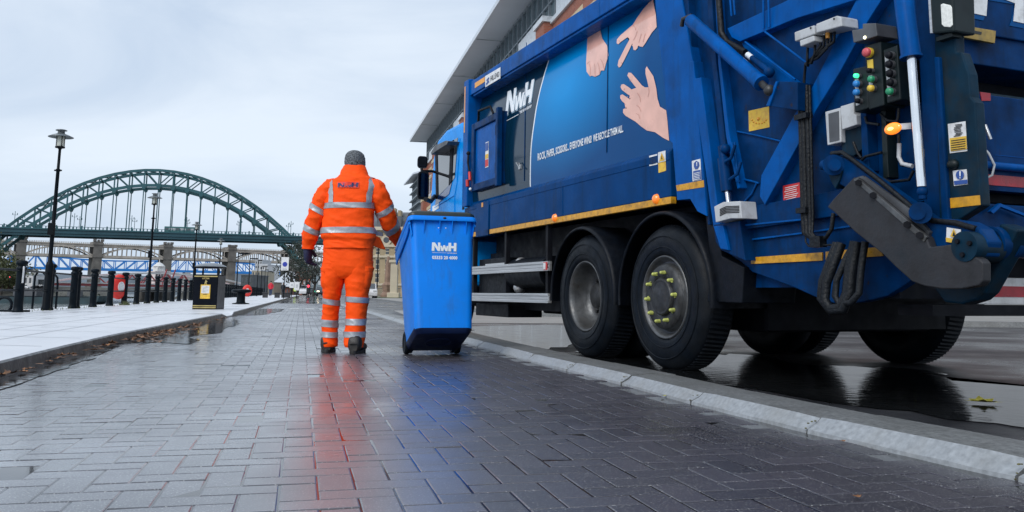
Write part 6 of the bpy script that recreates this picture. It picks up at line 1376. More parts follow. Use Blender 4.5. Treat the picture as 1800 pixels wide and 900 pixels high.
# ------------------------------------------------------------ big green arch bridge
M_teal = mat('teal_bridge_steel', (.018, .092, .108), rough=.5, var=.2, vscale=.15, dirt=(.04, .06, .06), dscale=.3, damt=.5)
M_teald = mat('dark_teal_steel', (.012, .056, .075), rough=.55, var=.2, vscale=.1)
M_stone = mat('bridge_sandstone', (.145, .135, .122), rough=.8, var=.25, vscale=.25, dirt=(.06, .055, .05), dscale=.12, damt=.7)
AL = R_(18.9); AU_ = Vector((math.cos(AL), math.sin(AL), 0)); AN = Vector((-math.sin(AL), math.cos(AL), 0)); AC = Vector((-160, 389, HC))
TB = empty('arch_bridge', (AC.x, AC.y, 0), AL, 'big teal steel arch bridge with hangers spanning the river', 'bridge')
RW = 13.
up_ = lambda s: 54.3 - 27.9*(s/59.)**2 if abs(s) < 66 else 54.3 - 27.9*(66/59.)**2 - (abs(s)-66)*1.35
lo_ = lambda s: 47.4 - 24.0*(s/55.)**2
DT, DB = 26.3, 23.2
ST = 6.1; NS = 13
for q in (0, RW):
    rb = MB()
    ss = [k*ST for k in range(-NS, NS+1)]
    U_ = lambda s: Vector((s, q, up_(s) + HC)); L_ = lambda s: Vector((s, q, lo_(s) + HC))
    for a, b in zip(ss, ss[1:]):
        rb.bar(U_(a), U_(b), .95, 1.15); rb.bar(L_(a), L_(b), .95, 1.25)
        if a < 0: rb.bar(U_(a), L_(b), .4, .5)
        else: rb.bar(U_(b), L_(a), .4, .5)
    for s in ss:
        rb.bar(U_(s), L_(s), .45, .6)
        rb.prism([L_(s) + Vector((-1.3, -.6, .3)), L_(s) + Vector((1.3, -.6, .3)), L_(s) + Vector((.5, -.6, -1.7)), L_(s) + Vector((-.5, -.6, -1.7))], (0, 1.2, 0))
    rb.build('arch_rib', M_teal, TB)
    for s in ss:
        if lo_(s) > DT + 1: MB().cyl((s, q, lo_(s)+HC-1), (s, q, DT+HC), .24, n=6).build('hanger', M_teal, TB)
for s in [k*ST for k in range(-NS, NS+1)]:
    if up_(s) > DT + 5:
        xb = MB(); a, b = Vector((s, 0, up_(s)+HC)), Vector((s, RW, up_(s)+HC)); c, d = Vector((s, 0, lo_(s)+HC)), Vector((s, RW, lo_(s)+HC))
        xb.bar(a, b, .5, .6); xb.bar(c, d, .5, .6) if lo_(s) > DT+7 else None
        if s < NS*ST and up_(s+ST) > DT+5:
            a2, b2 = Vector((s+ST, 0, up_(s+ST)+HC)), Vector((s+ST, RW, up_(s+ST)+HC)); xb.bar(a, b2, .4, .4); xb.bar(b, a2, .4, .4)
        xb.build('cross_brace', M_teal, TB)
dk = MB(); dk.box((-260, -1.5, DB+HC), (150, -.9, DT+HC-.3)); dk.box((-260, RW+.9, DB+HC), (150, RW+1.5, DT+HC-.3)); dk.box((-260, -.9, DB+HC+1.2), (150, RW+.9, DB+HC+2.2))
dk.box((-260, -1.9, DB+HC+1.1), (150, -1.5, DB+HC+1.35)).box((-260, -1.9, DT+HC-.5), (150, -1.5, DT+HC-.25))
dk.build('bridge_deck', M_teald, TB)
pr = MB(); pr.box((-260, -1.75, DT+HC+.95), (150, -1.6, DT+HC+1.15)); pr.box((-260, -1.75, DT+HC-.3), (150, -1.55, DT+HC+.15))
for k in range(274): pr.box((-260+1.5*k, -1.72, DT+HC), (-260+1.5*k+.45, -1.62, DT+HC+1.0))
for k in range(40): pr.box((-250+10*k, -1.8, DT+HC), (-249.4+10*k, -1.55, DT+HC+1.6))
pr.build('parapet', M_teal, TB)
for s in range(-240, 150, 23):
    for q in (-1.4, RW+1.4):
        MB().cyl((s, q, DT+HC), (s, q, DT+HC+7), .12, n=6).bar((s-.9, q, DT+HC+5.4), (s+.9, q, DT+HC+5.4), .12, .12).cyl((s-.9, q, DT+HC+5.4), (s-.9, q, DT+HC+6.2), .16, n=6).cyl((s+.9, q, DT+HC+5.4), (s+.9, q, DT+HC+6.2), .16, n=6).build('bridge_lamp', M_teal, TB)
for s in (-205, -170, 92, 100, 118):
    MB().bar((s, 0, -4), (s, 0, DB+HC+1), 1.1, 1.1).bar((s, RW, -4), (s, RW, DB+HC+1), 1.1, 1.1).bar((s, 0, 12), (s, RW, 12), .6, .6).build('approach_pier', M_teald, TB)
for s in (-84, 84): MB().box((s-7, -6, -8), (s+7, RW+6, 1.2)).build('abutment', M_stone, TB)
# double deck bus crossing the deck
bc = 30
BS = empty('bus', AC + AU_*11 + AN*4 + Vector((0, 0, DT-.6)), AL, 'pale green bus crossing the deck of the teal arch bridge', 'bus')
M_bus = mat('bus_teal', (.05, .16, .16), rough=.4)
MB().box((-7.5, -1.2, .4), (5.5, 1.2, 3.5)).build('bus_body', M_bus, BS, .15)
for k in range(8): MB().box((-7.1+1.55*k, -1.23, 1.7), (-5.8+1.55*k, -1.19, 2.8)).build('window', M_grey if k % 3 else M_glass, BS)
for s in (-5.5, 3): 
    MB().cyl((s, -1.22, .45), (s, -1., .45), .45, n=14).build('wheel', M_tyre, BS)

# ------------------------------------------------------------ stone and iron high level bridge
M_iron2 = mat('cream_bridge_iron', (.40, .36, .31), rough=.6, var=.2, vscale=.3, dirt=(.2, .17, .14), dscale=.4, damt=.6)
H1, H4 = Vector((-280, 496, 0)), Vector((-182, 566, 0)); hu = (H4-H1)/3; hl_ = hu.length; HA = math.atan2(hu.y, hu.x)
HB = empty('high_level_bridge', H1, HA, 'cream iron double deck bridge with small bow arches on tall stone piers', 'bridge')
zU0, zU1, zL0, zL1 = 25.9, 29.0, 19.9, 21.4
for k in range(-2, 8):
    x = k*hl_; mb = MB(); mb.box((x-2.5, -1.5, -6), (x+2.5, 12, 29.5)); mb.box((x-2.9, -1.9, 27.6), (x+2.9, 12.4, 28.6)).box((x-2.9, -1.8, 29.5), (x-1.2, 0, 30.9)).box((x+1.2, -1.8, 29.5), (x+2.9, 0, 30.9)).box((x-.6, -1.8, 29.5), (x+.6, 0, 30.7)).box((x-2.9, -1.9, 20), (x+2.9, 12.4, 21)).box((x-3.2, -2.2, -6), (x+3.2, 12.6, 5))
    mb.build('stone_pier', M_stone, HB)
    if k == 7: break
    x0, x1 = x+2.5, x+hl_-2.5
    sp = MB()
    sp.box((x0, -1.2, zU0+.3), (x1, -.6, zU0+1.6)); sp.box((x0, -1.6, zU0+1.6), (x1, -.5, zU1-.9)); sp.box((x0, -.6, zU0+1.0), (x1, 11, zU1-1.3)); sp.box((x0, -1.4, zL0), (x1, -.8, zL1)); sp.box((x0, -.8, zL0+.4), (x1, 11, zL1-.3)); sp.box((x0, 10.6, zL0), (x1, 11.2, zL1)).box((x0, 10.6, zU0+.5), (x1, 11.2, zU1-.9))
    sp.build('deck_span', M_iron2, HB)
    for q in (-1.1, 11.):
        ar = MB(); P = [Vector((x0 + (x1-x0)*i/16, q, zL1-.4 + 5.3*(1-((i-8)/8)**2))) for i in range(17)]
        for a, b in zip(P, P[1:]): ar.bar(a, b, .6, .8)
        ar.build('bow_arch', M_iron2, HB)
        hg = MB()
        for i in range(1, 13):
            xx = x0 + (x1-x0)*i/13; hg.bar((xx, q, zL1), (xx, q, zU0+.6), .5, .42)
        hg.build('hanger_row', M_iron2, HB)
    pp2 = MB()
    pp2.box((x0, -1.5, zU1-.35), (x1, -1.4, zU1-.2))
    for i in range(30): pp2.box((x0+(x1-x0)*i/30, -1.5, zU1-.9), (x0+(x1-x0)*i/30+.35, -1.4, zU1-.3))
    pp2.build('parapet', M_iron2, HB)

# ------------------------------------------------------------ blue truss bridge
M_btr = mat('bright_blue_truss', (.01, .19, .56), rough=.5, var=.12, vscale=.1)
B1, B2 = atY(62, 475, 900), atY(330, 478, 985); bu = Vector((B2.x-B1.x, B2.y-B1.y, 0)); bl = bu.length; 
BB = empty('blue_truss_bridge', (B1.x, B1.y, 0), math.atan2(bu.y, bu.x), 'bright blue steel truss bridge seen between the stone piers', 'bridge')
zB = atY(62, 471, 900).z; 
def topz(t):      # t along main span; peaks at the two piers
    if t < 0: return zB + 14.2 + t*bl*.10*.5 if t > -.7 else zB+5
    if t > 1: return zB + 14.2 - (t-1)*bl*.05
    return zB + 9.6 + 4.6*abs(2*t-1)**2.2
NB = 14; ts = [i/NB for i in range(-8, 27)]
for q in (0, 10):
    mb = MB(); Pt = [Vector((t*bl, q, max(zB+4, topz(t)))) for t in ts]; Pb = [Vector((t*bl, q, zB)) for t in ts]
    for i in range(len(ts)-1):
        mb.bar(Pt[i], Pt[i+1], 1., 1.2); mb.bar(Pb[i], Pb[i+1], 1.2, 2.6); 
        if (0 <= ts[i] < .5) or ts[i] >= 1: mb.bar(Pt[i], Pb[i+1], .8, .9)
        else: mb.bar(Pb[i], Pt[i+1], .8, .9)
        mb.bar(Pt[i], Pb[i], .7, .8)
    mb.build('truss_side', M_btr, BB)
MB().box((ts[0]*bl, .5, zB-.5), (ts[-1]*bl, 9.5, zB+.8)).build('track_deck', M_teald, BB)
for t in (0, 1): MB().box((t*bl-3, -1, -6), (t*bl+3, 11, zB-1.2)).build('bridge_pier', mat('pale_concrete', (.36, .35, .33), rough=.8, var=.15, vscale=.2) if 'pale_concrete' not in bpy.data.materials else bpy.data.materials['pale_concrete'], BB)

# ------------------------------------------------------------ low swing bridge, white with red
M_swr = mat('swing_bridge_red', (.36, .07, .075), rough=.5, var=.2, vscale=.2); M_sww = mat('swing_bridge_white', (.66, .66, .65), rough=.5, var=.12, vscale=.2)
S1, S2 = atY(70, 500, 400), atY(500, 505, 520); su = Vector((S2.x-S1.x, S2.y-S1.y, 0)); sl_n = su.length
SW = empty('swing_bridge', (S1.x, S1.y, 0), math.atan2(su.y, su.x), 'low red and white swing bridge with a white control cabin', 'bridge')
sf = lambda px: (lambda k: k)(next(s for s in [i*.5 for i in range(0, 500)] if PX + F_*((S1.x + su.x/sl_n*s))/(S1.y + su.y/sl_n*s) >= px or s > 248))
zd = 2.2
MB().box((-60, -1.5, zd+.5), (sl_n+40, 13, zd+1.6)).build('deck_girder', M_swr, SW); MB().box((-60, -1.8, zd+1.6), (sl_n+40, -1.2, zd+2.1)).box((-60, 12.6, zd+1.6), (sl_n+40, 13.2, zd+2.1)).build('deck_edge', M_sww, SW)
c0 = sf(297)
for q in (-1, 12.5):
    mb = MB(); xs = [c0-50+5*i for i in range(21)]; hz_ = lambda x: zd + 2.3 + 5.2*max(0, 1-((x-c0)/52)**2)
    for a, b in zip(xs, xs[1:]): mb.bar((a, q, hz_(a)), (b, q, hz_(b)), .8, .9)
    mb.build('arched_chord', M_sww, SW); mb = MB()
    for i, (a, b) in list(enumerate(zip(xs, xs[1:])))[4:16]:
        mb.bar((a, q, zd+1.8 if i % 2 else hz_(a)), (b, q, hz_(b) if i % 2 else zd+1.8), .55, .5)
    mb.build('lattice', M_swr, SW)
cabn = MB(); cabn.box((c0-4, 3, zd+1), (c0+4, 9, zd+8.2)); cabn.box((c0-4.6, 2.4, zd+8.2), (c0+4.6, 9.6, zd+8.7)); cabn.box((c0-2.2, 4, zd+8.7), (c0+2.2, 8, zd+11.2)); cabn.lathe([(3, 11.2+zd), (1.6, 12.6+zd), (.2, 13.4+zd), (.1, 15+zd), (0, 15+zd)], Matrix.Translation((c0, 6, 0)), 12); cab_ = cabn.build('control_cabin', M_sww, SW)
for i in range(5): MB().box((c0-3.5+1.5*i, 2.93, zd+5.2), (c0-2.6+1.5*i, 3.02, zd+7)).build('window', M_glass, cab_)
for s in (c0-48, c0, c0+48): MB().box((s-5, -2, -6), (s+5, 14, zd-.3)).build('bridge_pier', M_stone, SW)
for x in (c0-3, c0+2): MB().bar((x, -1.6, zd+1), (x+2.5, -1.6, zd+9.5), .5, .5).build('red_mast', M_swr, SW)

# ------------------------------------------------------------ far banks, hills
def terrain(name, px_pts, Y, depth, m, zb=-4.2):
    """a rise whose skyline passes through the photo points, with real depth behind it"""
    mb = MB(); P = [atY(x, y, Y) for x, y in px_pts]; n = len(P)
    F0 = [Vector((p.x, Y - 25, zb)) for p in P]; F1 = [Vector((p.x, Y-12, max(zb+.5, zb + (p.z-zb)*.45))) for p in P]; F2 = [Vector((p.x, Y, p.z)) for p in P]; F3 = [Vector((p.x*1.03, Y+depth, p.z*.9)) for p in P]
    V = F0 + F1 + F2 + F3; mb.add(V, [(r*n+i, r*n+i+1, (r+1)*n+i+1, (r+1)*n+i) for r in range(3) for i in range(n-1)], 0, True); return tag(mb.build(name, m, fix=False), kind='structure')
M_hill = mat('distant_hillside', (.12, .15, .18), rough=.95, var=.3, vscale=.02); M_bank = mat('far_bank', (.075, .075, .065), rough=.95, var=.45, vscale=.08)
terrain('hills', [(-400, 470), (-150, 476), (0, 482), (60, 480), (130, 484), (200, 482), (280, 486), (360, 484), (440, 480), (520, 478), (620, 482), (760, 484), (900, 480), (1100, 476)], 1350, 300, M_hill)
terrain('far_bank', [(-500, 500), (-200, 500), (-60, 501), (30, 502), (80, 503), (130, 505), (180, 507), (230, 509)], 330, 120, M_bank)
terrain('far_bank', [(330, 506), (420, 507), (500, 508), (600, 508), (760, 509), (1000, 509)], 560, 200, M_bank)
qd = MB(); qd.poly([(-36, 150, .02), (200, 150, .02), (200, 560, .02), (-135, 560, .02), (-90, 380, .02)]); tag(qd.build('ground', M_conc, fix=False), kind='structure')

# ------------------------------------------------------------ moored vessel at the left, small sheds and vehicles on the far bank
hb_ = atY(-60, 525, 290); he = atY(176, 525, 300)
VS = empty('moored_barge', (he.x, 298, 0), 0, 'long dark barge moored across the river at the left edge', 'barge'); L0 = he.x - hb_.x
mb = MB(); mb.prism([Vector((-L0, 0, -4.3)), Vector((-2.5, 0, -4.3)), Vector((0, 0, -3.2)), Vector((.6, 0, -1.3)), Vector((-3, 0, -1.5)), Vector((-L0, 0, -1.7))], (0, 9, 0)); mb.build('hull', mat('barge_dark_teal', (.015, .04, .05), rough=.5, var=.3, vscale=.4), VS)
MB().box((-L0, -.1, -1.75), (-3, 9.1, -1.55)).build('rubbing_strake', M_iron, VS); MB().box((-30, 2, -1.6), (-22, 7, 1.0)).box((-12, 3, -1.6), (-8, 6, .2)).build('deck_house', M_greyd, VS)
def house(px0, px1, yt, yb, Y, dep, wall, roof, lab, rows=1, cols=3, flat=True, name='building', cat='building', group=None, win=None, frame=None):
    a, b = atY(px0, yt, Y), atY(px1, yt, Y); z0 = atY(px0, yb, Y).z; w = b.x - a.x; h = a.z - z0
    o = empty(name, (a.x, Y, z0), 0, lab, cat, group); MB().box((0, 0, -2), (w, dep, h)).build('wall', wall, o)
    if flat: MB().box((-.15, -.15, h), (w+.15, dep+.15, h+max(.2, h*.04))).build('roof', roof, o)
    else: MB().prism([Vector((-.3, -.3, h)), Vector((w+.3, -.3, h)), Vector((w+.3, dep*.5, h*1.35)), Vector((-.3, dep*.5, h*1.35))], (0, .3, 0)).prism([Vector((-.3, dep+.3, h)), Vector((w+.3, dep+.3, h)), Vector((w+.3, dep*.5, h*1.35)), Vector((-.3, dep*.5, h*1.35))], (0, -.2, 0)).prism([Vector((0, 0, h)), Vector((0, dep, h)), Vector((0, dep*.5, h*1.34))], (.2, 0, 0)).prism([Vector((w-.2, 0, h)), Vector((w-.2, dep, h)), Vector((w-.2, dep*.5, h*1.34))], (.2, 0, 0)).build('roof', roof, o)
    for r in range(rows):
        for c in range(cols):
            x0 = w*(c+.25)/cols; x1 = w*(c+.72)/cols; y0 = h*(r+.3)/rows; y1 = h*(r+.78)/rows
            MB().box((x0, -.06, y0), (x1, .02, y1)).build('window', win or M_glass, o)
    return o
M_wcream = mat('cream_wall', (.42, .37, .28), rough=.8, var=.15, vscale=.3); M_wwhite = mat('white_wall', (.62, .62, .62), rough=.7, var=.1, vscale=.2); M_wdark = mat('dark_cladding', (.05, .06, .065), rough=.6, var=.25, vscale=.3); M_wbrick = mat('old_red_brick', (.19, .075, .05), rough=.85, var=.25, vscale=.5); M_rslate = mat('slate_roof', (.10, .11, .125), rough=.6, var=.2, vscale=.4); M_rpale = mat('pale_metal_roof', (.48, .50, .53), rough=.45, var=.1, vscale=.1)
house(42, 58, 484, 503, 318, 8, M_wwhite, M_rpale, 'white shed on the far bank right of the first railing post', 1, 2)
house(60, 76, 492, 505, 322, 8, M_wdark, M_rslate, 'dark low shed on the far bank next to the white one', 1, 2)
house(-30, 20, 491, 503, 325, 10, M_wbrick, M_rslate, 'low red brick sheds on the far bank at the left edge', 1, 6)
for k, px in enumerate((36, 41, 66, 73, 82)):
    c = atY(px, 506, 305); car((c.x, 305, atY(px, 508, 305).z), R_(90), (M_card, M_carw, M_card, M_cars, M_card)[k], ('dark car behind the first railing post on the far bank', 'white car beside the white shed on the far bank', 'dark car below the dark shed on the far bank', 'silver car right of the dark shed on the far bank', 'dark car behind the nearest quay lamp on the far bank')[k], grp='cars parked on the far bank')
house(424, 444, 484, 519, 215, 14, M_wdark, M_rslate, 'dark green clad shed beside the stone pier', 2, 3)
house(443, 458, 476, 519, 235, 14, M_wcream, M_rpale, 'cream fronted block right of the dark shed', 4, 3)
house(457, 470, 466, 519, 300, 16, M_wwhite, M_rpale, 'narrow white block with tall windows behind the lamp columns', 5, 3)
house(449, 461, 458, 512, 480, 18, M_grey, M_rpale, 'grey office tower far beyond the cream block', 7, 3)
house(470, 480, 497, 519, 260, 10, M_wcream, M_rslate, 'small cream building left of the wide pale roof', 2, 2)
o = house(478, 508, 505, 519, 280, 22, M_wbrick, M_rslate, 'wide low brick hall with a big pale sloping roof', 1, 6)
w_ = atY(508, 500, 280).x - atY(478, 500, 280).x; h_ = atY(478, 505, 280).z - atY(478, 519, 280).z; ht = atY(478, 478, 300).z - atY(478, 519, 280).z
MB().prism([Vector((-1, -1, h_+.3)), Vector((w_+1, -1, h_+.3)), Vector((w_+.5, 20, ht)), Vector((-.3, 20, ht))], (0, .5, .2)).build('sloping_roof', M_rpale, o)
MB().box((-.5, 20, h_), (w_+.5, 20.6, ht)).build('rear_gable', M_rpale, o)
# bridge end masonry and trees under it
house(503, 517, 470, 519, 330, 20, M_stone, M_stone, 'dark stone bridge pier tower behind the junction trees', 1, 1, win=M_rslate)
house(505, 560, 490, 519, 360, 20, M_wdark, M_rslate, 'dark old warehouse row behind the traffic lights', 2, 8, win=M_grey)
house(548, 600, 462, 519, 190, 15, mat('grey_glass_block', (.15, .19, .21), rough=.3, var=.3, vscale=.3), M_rslate, 'grey glazed block behind the walking person', 4, 5, win=M_grey)
house(520, 552, 476, 519, 260, 12, M_wbrick, M_rslate, 'brown brick block behind the bare trees', 3, 5, win=M_grey)
for px, Y, h, r, lab, n, bare in ((511, 150, 9.0, 2.6, 'tall half bare dark tree left of the junction', 2600, .45), (522, 160, 9.5, 3.0, 'dark half bare tree behind the small white signs', 1600, .4), (536, 170, 10.5, 3.2, 'dark half bare tree behind the red signal', 1700, .45), (551, 150, 9, 2.6, 'dark half bare tree close to the orange trousers', 1500, .5)):
    c = atY(px, 515, Y); tree((c.x, Y, 0), h, r, M_fol2, lab, n, bare, 'bare_tree', 'trees at the junction', .32)
for px, Y, h, r, lab, n in ((-38, 322, 20, 11, 'olive tree cut by the left edge of the photo on the far bank', 2600), (2, 318, 15, 8, 'rounded olive tree above the far bank at the left edge', 2600), (18, 326, 10.5, 5.5, 'smaller olive tree right of the rounded one on the far bank', 1800)):
    c = atY(px, 515, Y); tree((c.x, Y, -1.5), h, r, M_fol1, lab, n, 0., 'broadleaf_tree', 'trees on the far bank', .95)
hd_ = MB()
for k in range(2600):
    px = random.uniform(-60, 235); Y = random.uniform(318, 332); c = atY(px, 515, Y); z = -2 + random.random()*3.2*(1 if px < 150 else .6)*abs(noise.noise((px*.05, 1, 2))*1.6+.3)
    u = Vector((random.gauss(0, 1), random.gauss(0, 1), random.gauss(0, 1))).normalized(); w2 = u.orthogonal(); s = random.uniform(.4, .9); p = Vector((c.x, Y, z)); hd_.add([p-u*s*.5, p+w2*s*.3, p+u*s*.5, p-w2*s*.3], [(0, 1, 2, 3)])
tag(hd_.build('undergrowth', M_fol2, fix=False), 'dark scrub along the far river bank', kind='stuff')

# ------------------------------------------------------------ sandstone building between the person and the bin
M_sand = mat('honey_sandstone', (.40, .32, .20), rough=.8, var=.16, vscale=.35, dirt=(.2, .17, .12), dscale=.4, damt=.6); M_sandl = mat('pale_sandstone_trim', (.52, .46, .35), rough=.75, var=.1, vscale=.5)
Ys = 128
a, b = atY(638, 400, Ys), atY(712, 400, Ys); SB = empty('sandstone_building', (a.x, Ys, 0), -.02, 'honey coloured sandstone building with tall sash windows behind the bin', 'building'); Wd = b.x - a.x
zpx = lambda y: atY(675, y, Ys).z
Hs = zpx(402); mb = MB(); mb.box((0, 0, -.5), (Wd, 14, Hs)); wl0 = mb.build('wall', M_sand, SB)
mb = MB()
for y, d, t in ((402, .55, .5), (432, .3, .35), (451, .28, .3), (500, .2, .3)): mb.box((-.2, -d, zpx(y)-t/2), (Wd+.2, .02, zpx(y)+t/2))
mb.build('cornice', M_sandl, SB)
cols_ = [(644, 652), (661, 667), (678, 683.5), (694, 700)]
for y0, y1 in ((437, 447), (456, 473), (481, 496)):
    for x0, x1 in cols_:
        q0, q1 = atY(x0, 450, Ys).x - a.x, atY(x1, 450, Ys).x - a.x; f_ = MB(); f_.box((q0-.1, -.12, zpx(y1)-.18), (q1+.1, .02, zpx(y1))).box((q0-.1, -.1, zpx(y0)), (q1+.1, .02, zpx(y0)+.15)); fr = f_.build('window', M_sandl, SB)
        MB().box((q0, -.05, zpx(y1)), (q1, .03, zpx(y0))).build('pane', M_glass, fr); MB().box((q0, -.07, (zpx(y0)+zpx(y1))/2-.05), (q1, -.045, (zpx(y0)+zpx(y1))/2+.05)).build('sash_bar', M_sandl, fr)
zc = zpx(422); xc = atY(679.5, 422, Ys).x - a.x
MB().cyl((xc, -.2, zc), (xc, 0, zc), .75, n=24).build('round_window_surround', M_sandl, SB); MB().cyl((xc, -.24, zc), (xc, -.21, zc), .42, n=24).build('round_window_pane', M_glass, SB)
mb = MB(); mb.prism([Vector((-.3, -.3, Hs)), Vector((Wd+.3, -.3, Hs)), Vector((Wd+.3, 6, Hs+3.0)), Vector((-.3, 6, Hs+3.0))], (0, .3, 0)).box((0, 6, Hs), (Wd, 6.3, Hs+3)); mb.build('roof', M_rslate, SB)
for x0, x1, yt in ((684, 687, 362), (692, 697, 366), (664, 668, 374)):
    q0, q1 = atY(x0, 450, Ys).x - a.x, atY(x1, 450, Ys).x - a.x; MB().box((q0, 3, Hs), (q1, 5, zpx(yt))).build('chimney', M_sand, SB)
for k in range(3): q0 = atY(660+13*k, 450, Ys).x - a.x; MB().box((q0, .3, Hs+.2), (q0+1.4, 2.5, Hs+1.9)).build('dormer', M_rslate, SB)
# pale pillar and fence in front of it
c = atY(692, 520, 88); o = empty('gate_pillar', (c.x, 88, 0), 0, 'pale stone gate pillar with a flared base beside the bin', 'pillar'); mb = MB(); mb.box((-.35, -.35, 0), (.35, .35, 3.6)).box((-.5, -.5, 3.6), (.5, .5, 3.85)); mb.build('shaft', M_sandl, o, .03); MB().box((-.6, -.6, 0), (.6, .6, .6)).build('plinth', M_sandl, o, .05)
c = atY(681, 520, 92); o = empty('stone_monument', (c.x, 92, 0), 0, 'weathered reddish stone monument left of the pale gate pillar', 'monument'); mb = MB(); mb.lathe([(0, 0), (.75, 0), (.75, .4), (.5, .7), (.62, 1.2), (.66, 1.4), (.35, 1.7), (.3, 3.6), (.12, 4.4), (0, 4.4)], None, 8, smooth=False); mb.build('monument_shaft', mat('weathered_red_stone', (.23, .15, .11), rough=.85, var=.3, vscale=2), o)
o = empty('low_fence', (atY(656, 520, 96).x, 96, 0), 0, 'low grey metal fence in front of the sandstone building', 'fence'); wf = atY(704, 520, 96).x - atY(656, 520, 96).x
mb = MB(); mb.box((0, 0, 1.05), (wf, .06, 1.12)).box((0, 0, .3), (wf, .06, .36)); 
for k in range(30): mb.box((wf*k/30, .01, 0), (wf*k/30+.04, .05, 1.1))
mb.build('fence_panel', M_greyd, o)
c = atY(662.5, 515, 100); o = empty('street_lamp', (c.x, 100, 0), 0, 'slim dark lamp column in front of the sandstone building', 'street lamp'); MB().cyl((0, 0, 0), (0, 0, atY(662.5, 425, 100).z), .07, n=8).build('pole', M_pole, o); MB().box((-.3, -.1, atY(662.5, 425, 100).z), (.3, .1, atY(662.5, 425, 100).z+.12)).build('lamp_head', M_pole, o)
gr = MB(); gr.poly([(atY(655, 520, 80).x, 80, .13), (atY(720, 520, 80).x, 80, .13), (atY(720, 520, 96).x, 96, .13), (atY(655, 520, 96).x, 96, .13)]); tag(gr.build('grass', mat('verge_grass', (.07, .10, .035), rough=.9, var=.4, vscale=8), fix=False), 'small grass verge in front of the sandstone building', kind='stuff')

# ------------------------------------------------------------ big brick and glass riverside building with the overhanging roof
def brickmat(name, c1, c2, sc):
    M = bpy.data.materials.new(name); M.use_nodes = True; t = M.node_tree; b = t.nodes['Principled BSDF']; ln = t.links.new
    co = t.nodes.new('ShaderNodeTexCoord'); sep = t.nodes.new('ShaderNodeSeparateXYZ'); cb = t.nodes.new('ShaderNodeCombineXYZ'); ln(co.outputs['Object'], sep.inputs[0]); ad = t.nodes.new('ShaderNodeMath'); ad.operation = 'ADD'
    ln(sep.outputs['X'], ad.inputs[0]); ln(sep.outputs['Y'], ad.inputs[1]); ln(ad.outputs[0], cb.inputs['X']); ln(sep.outputs['Z'], cb.inputs['Y'])
    br = t.nodes.new('ShaderNodeTexBrick'); br.inputs['Color1'].default_value = (*c1, 1); br.inputs['Color2'].default_value = (*c2, 1); br.inputs['Mortar'].default_value = (.24, .2, .17, 1); br.inputs['Scale'].default_value = sc; br.inputs['Mortar Size'].default_value = .015; br.inputs['Brick Width'].default_value = .45; br.inputs['Row Height'].default_value = .15
    ln(cb.outputs[0], br.inputs['Vector']); ln(br.outputs['Color'], b.inputs['Base Color']); b.inputs['Roughness'].default_value = .8; return M
M_brk = brickmat('red_brick_wall', (.34, .095, .05), (.26, .065, .035), 2.); M_band = mat('cream_stone_band', (.52, .42, .27), rough=.7, var=.12, vscale=.8)
M_sof = mat('soffit_grey', (.62, .66, .72), rough=.45, var=.08, vscale=.3); M_fas = mat('fascia_pale', (.60, .64, .68), rough=.35, metal=.2); M_glz = mat('clerestory_glass', (.10, .14, .16), rough=.08, spec=.8, var=.3, vscale=.4, rvar=.04); M_mul = mat('mullion_grey', (.24, .28, .31), rough=.45, metal=.3)
M_lowst = mat('pale_unseen_storey', (.36, .37, .38), rough=.7, var=.12, vscale=.5)  # unseen lower storey, made pale so the road reflects light grey
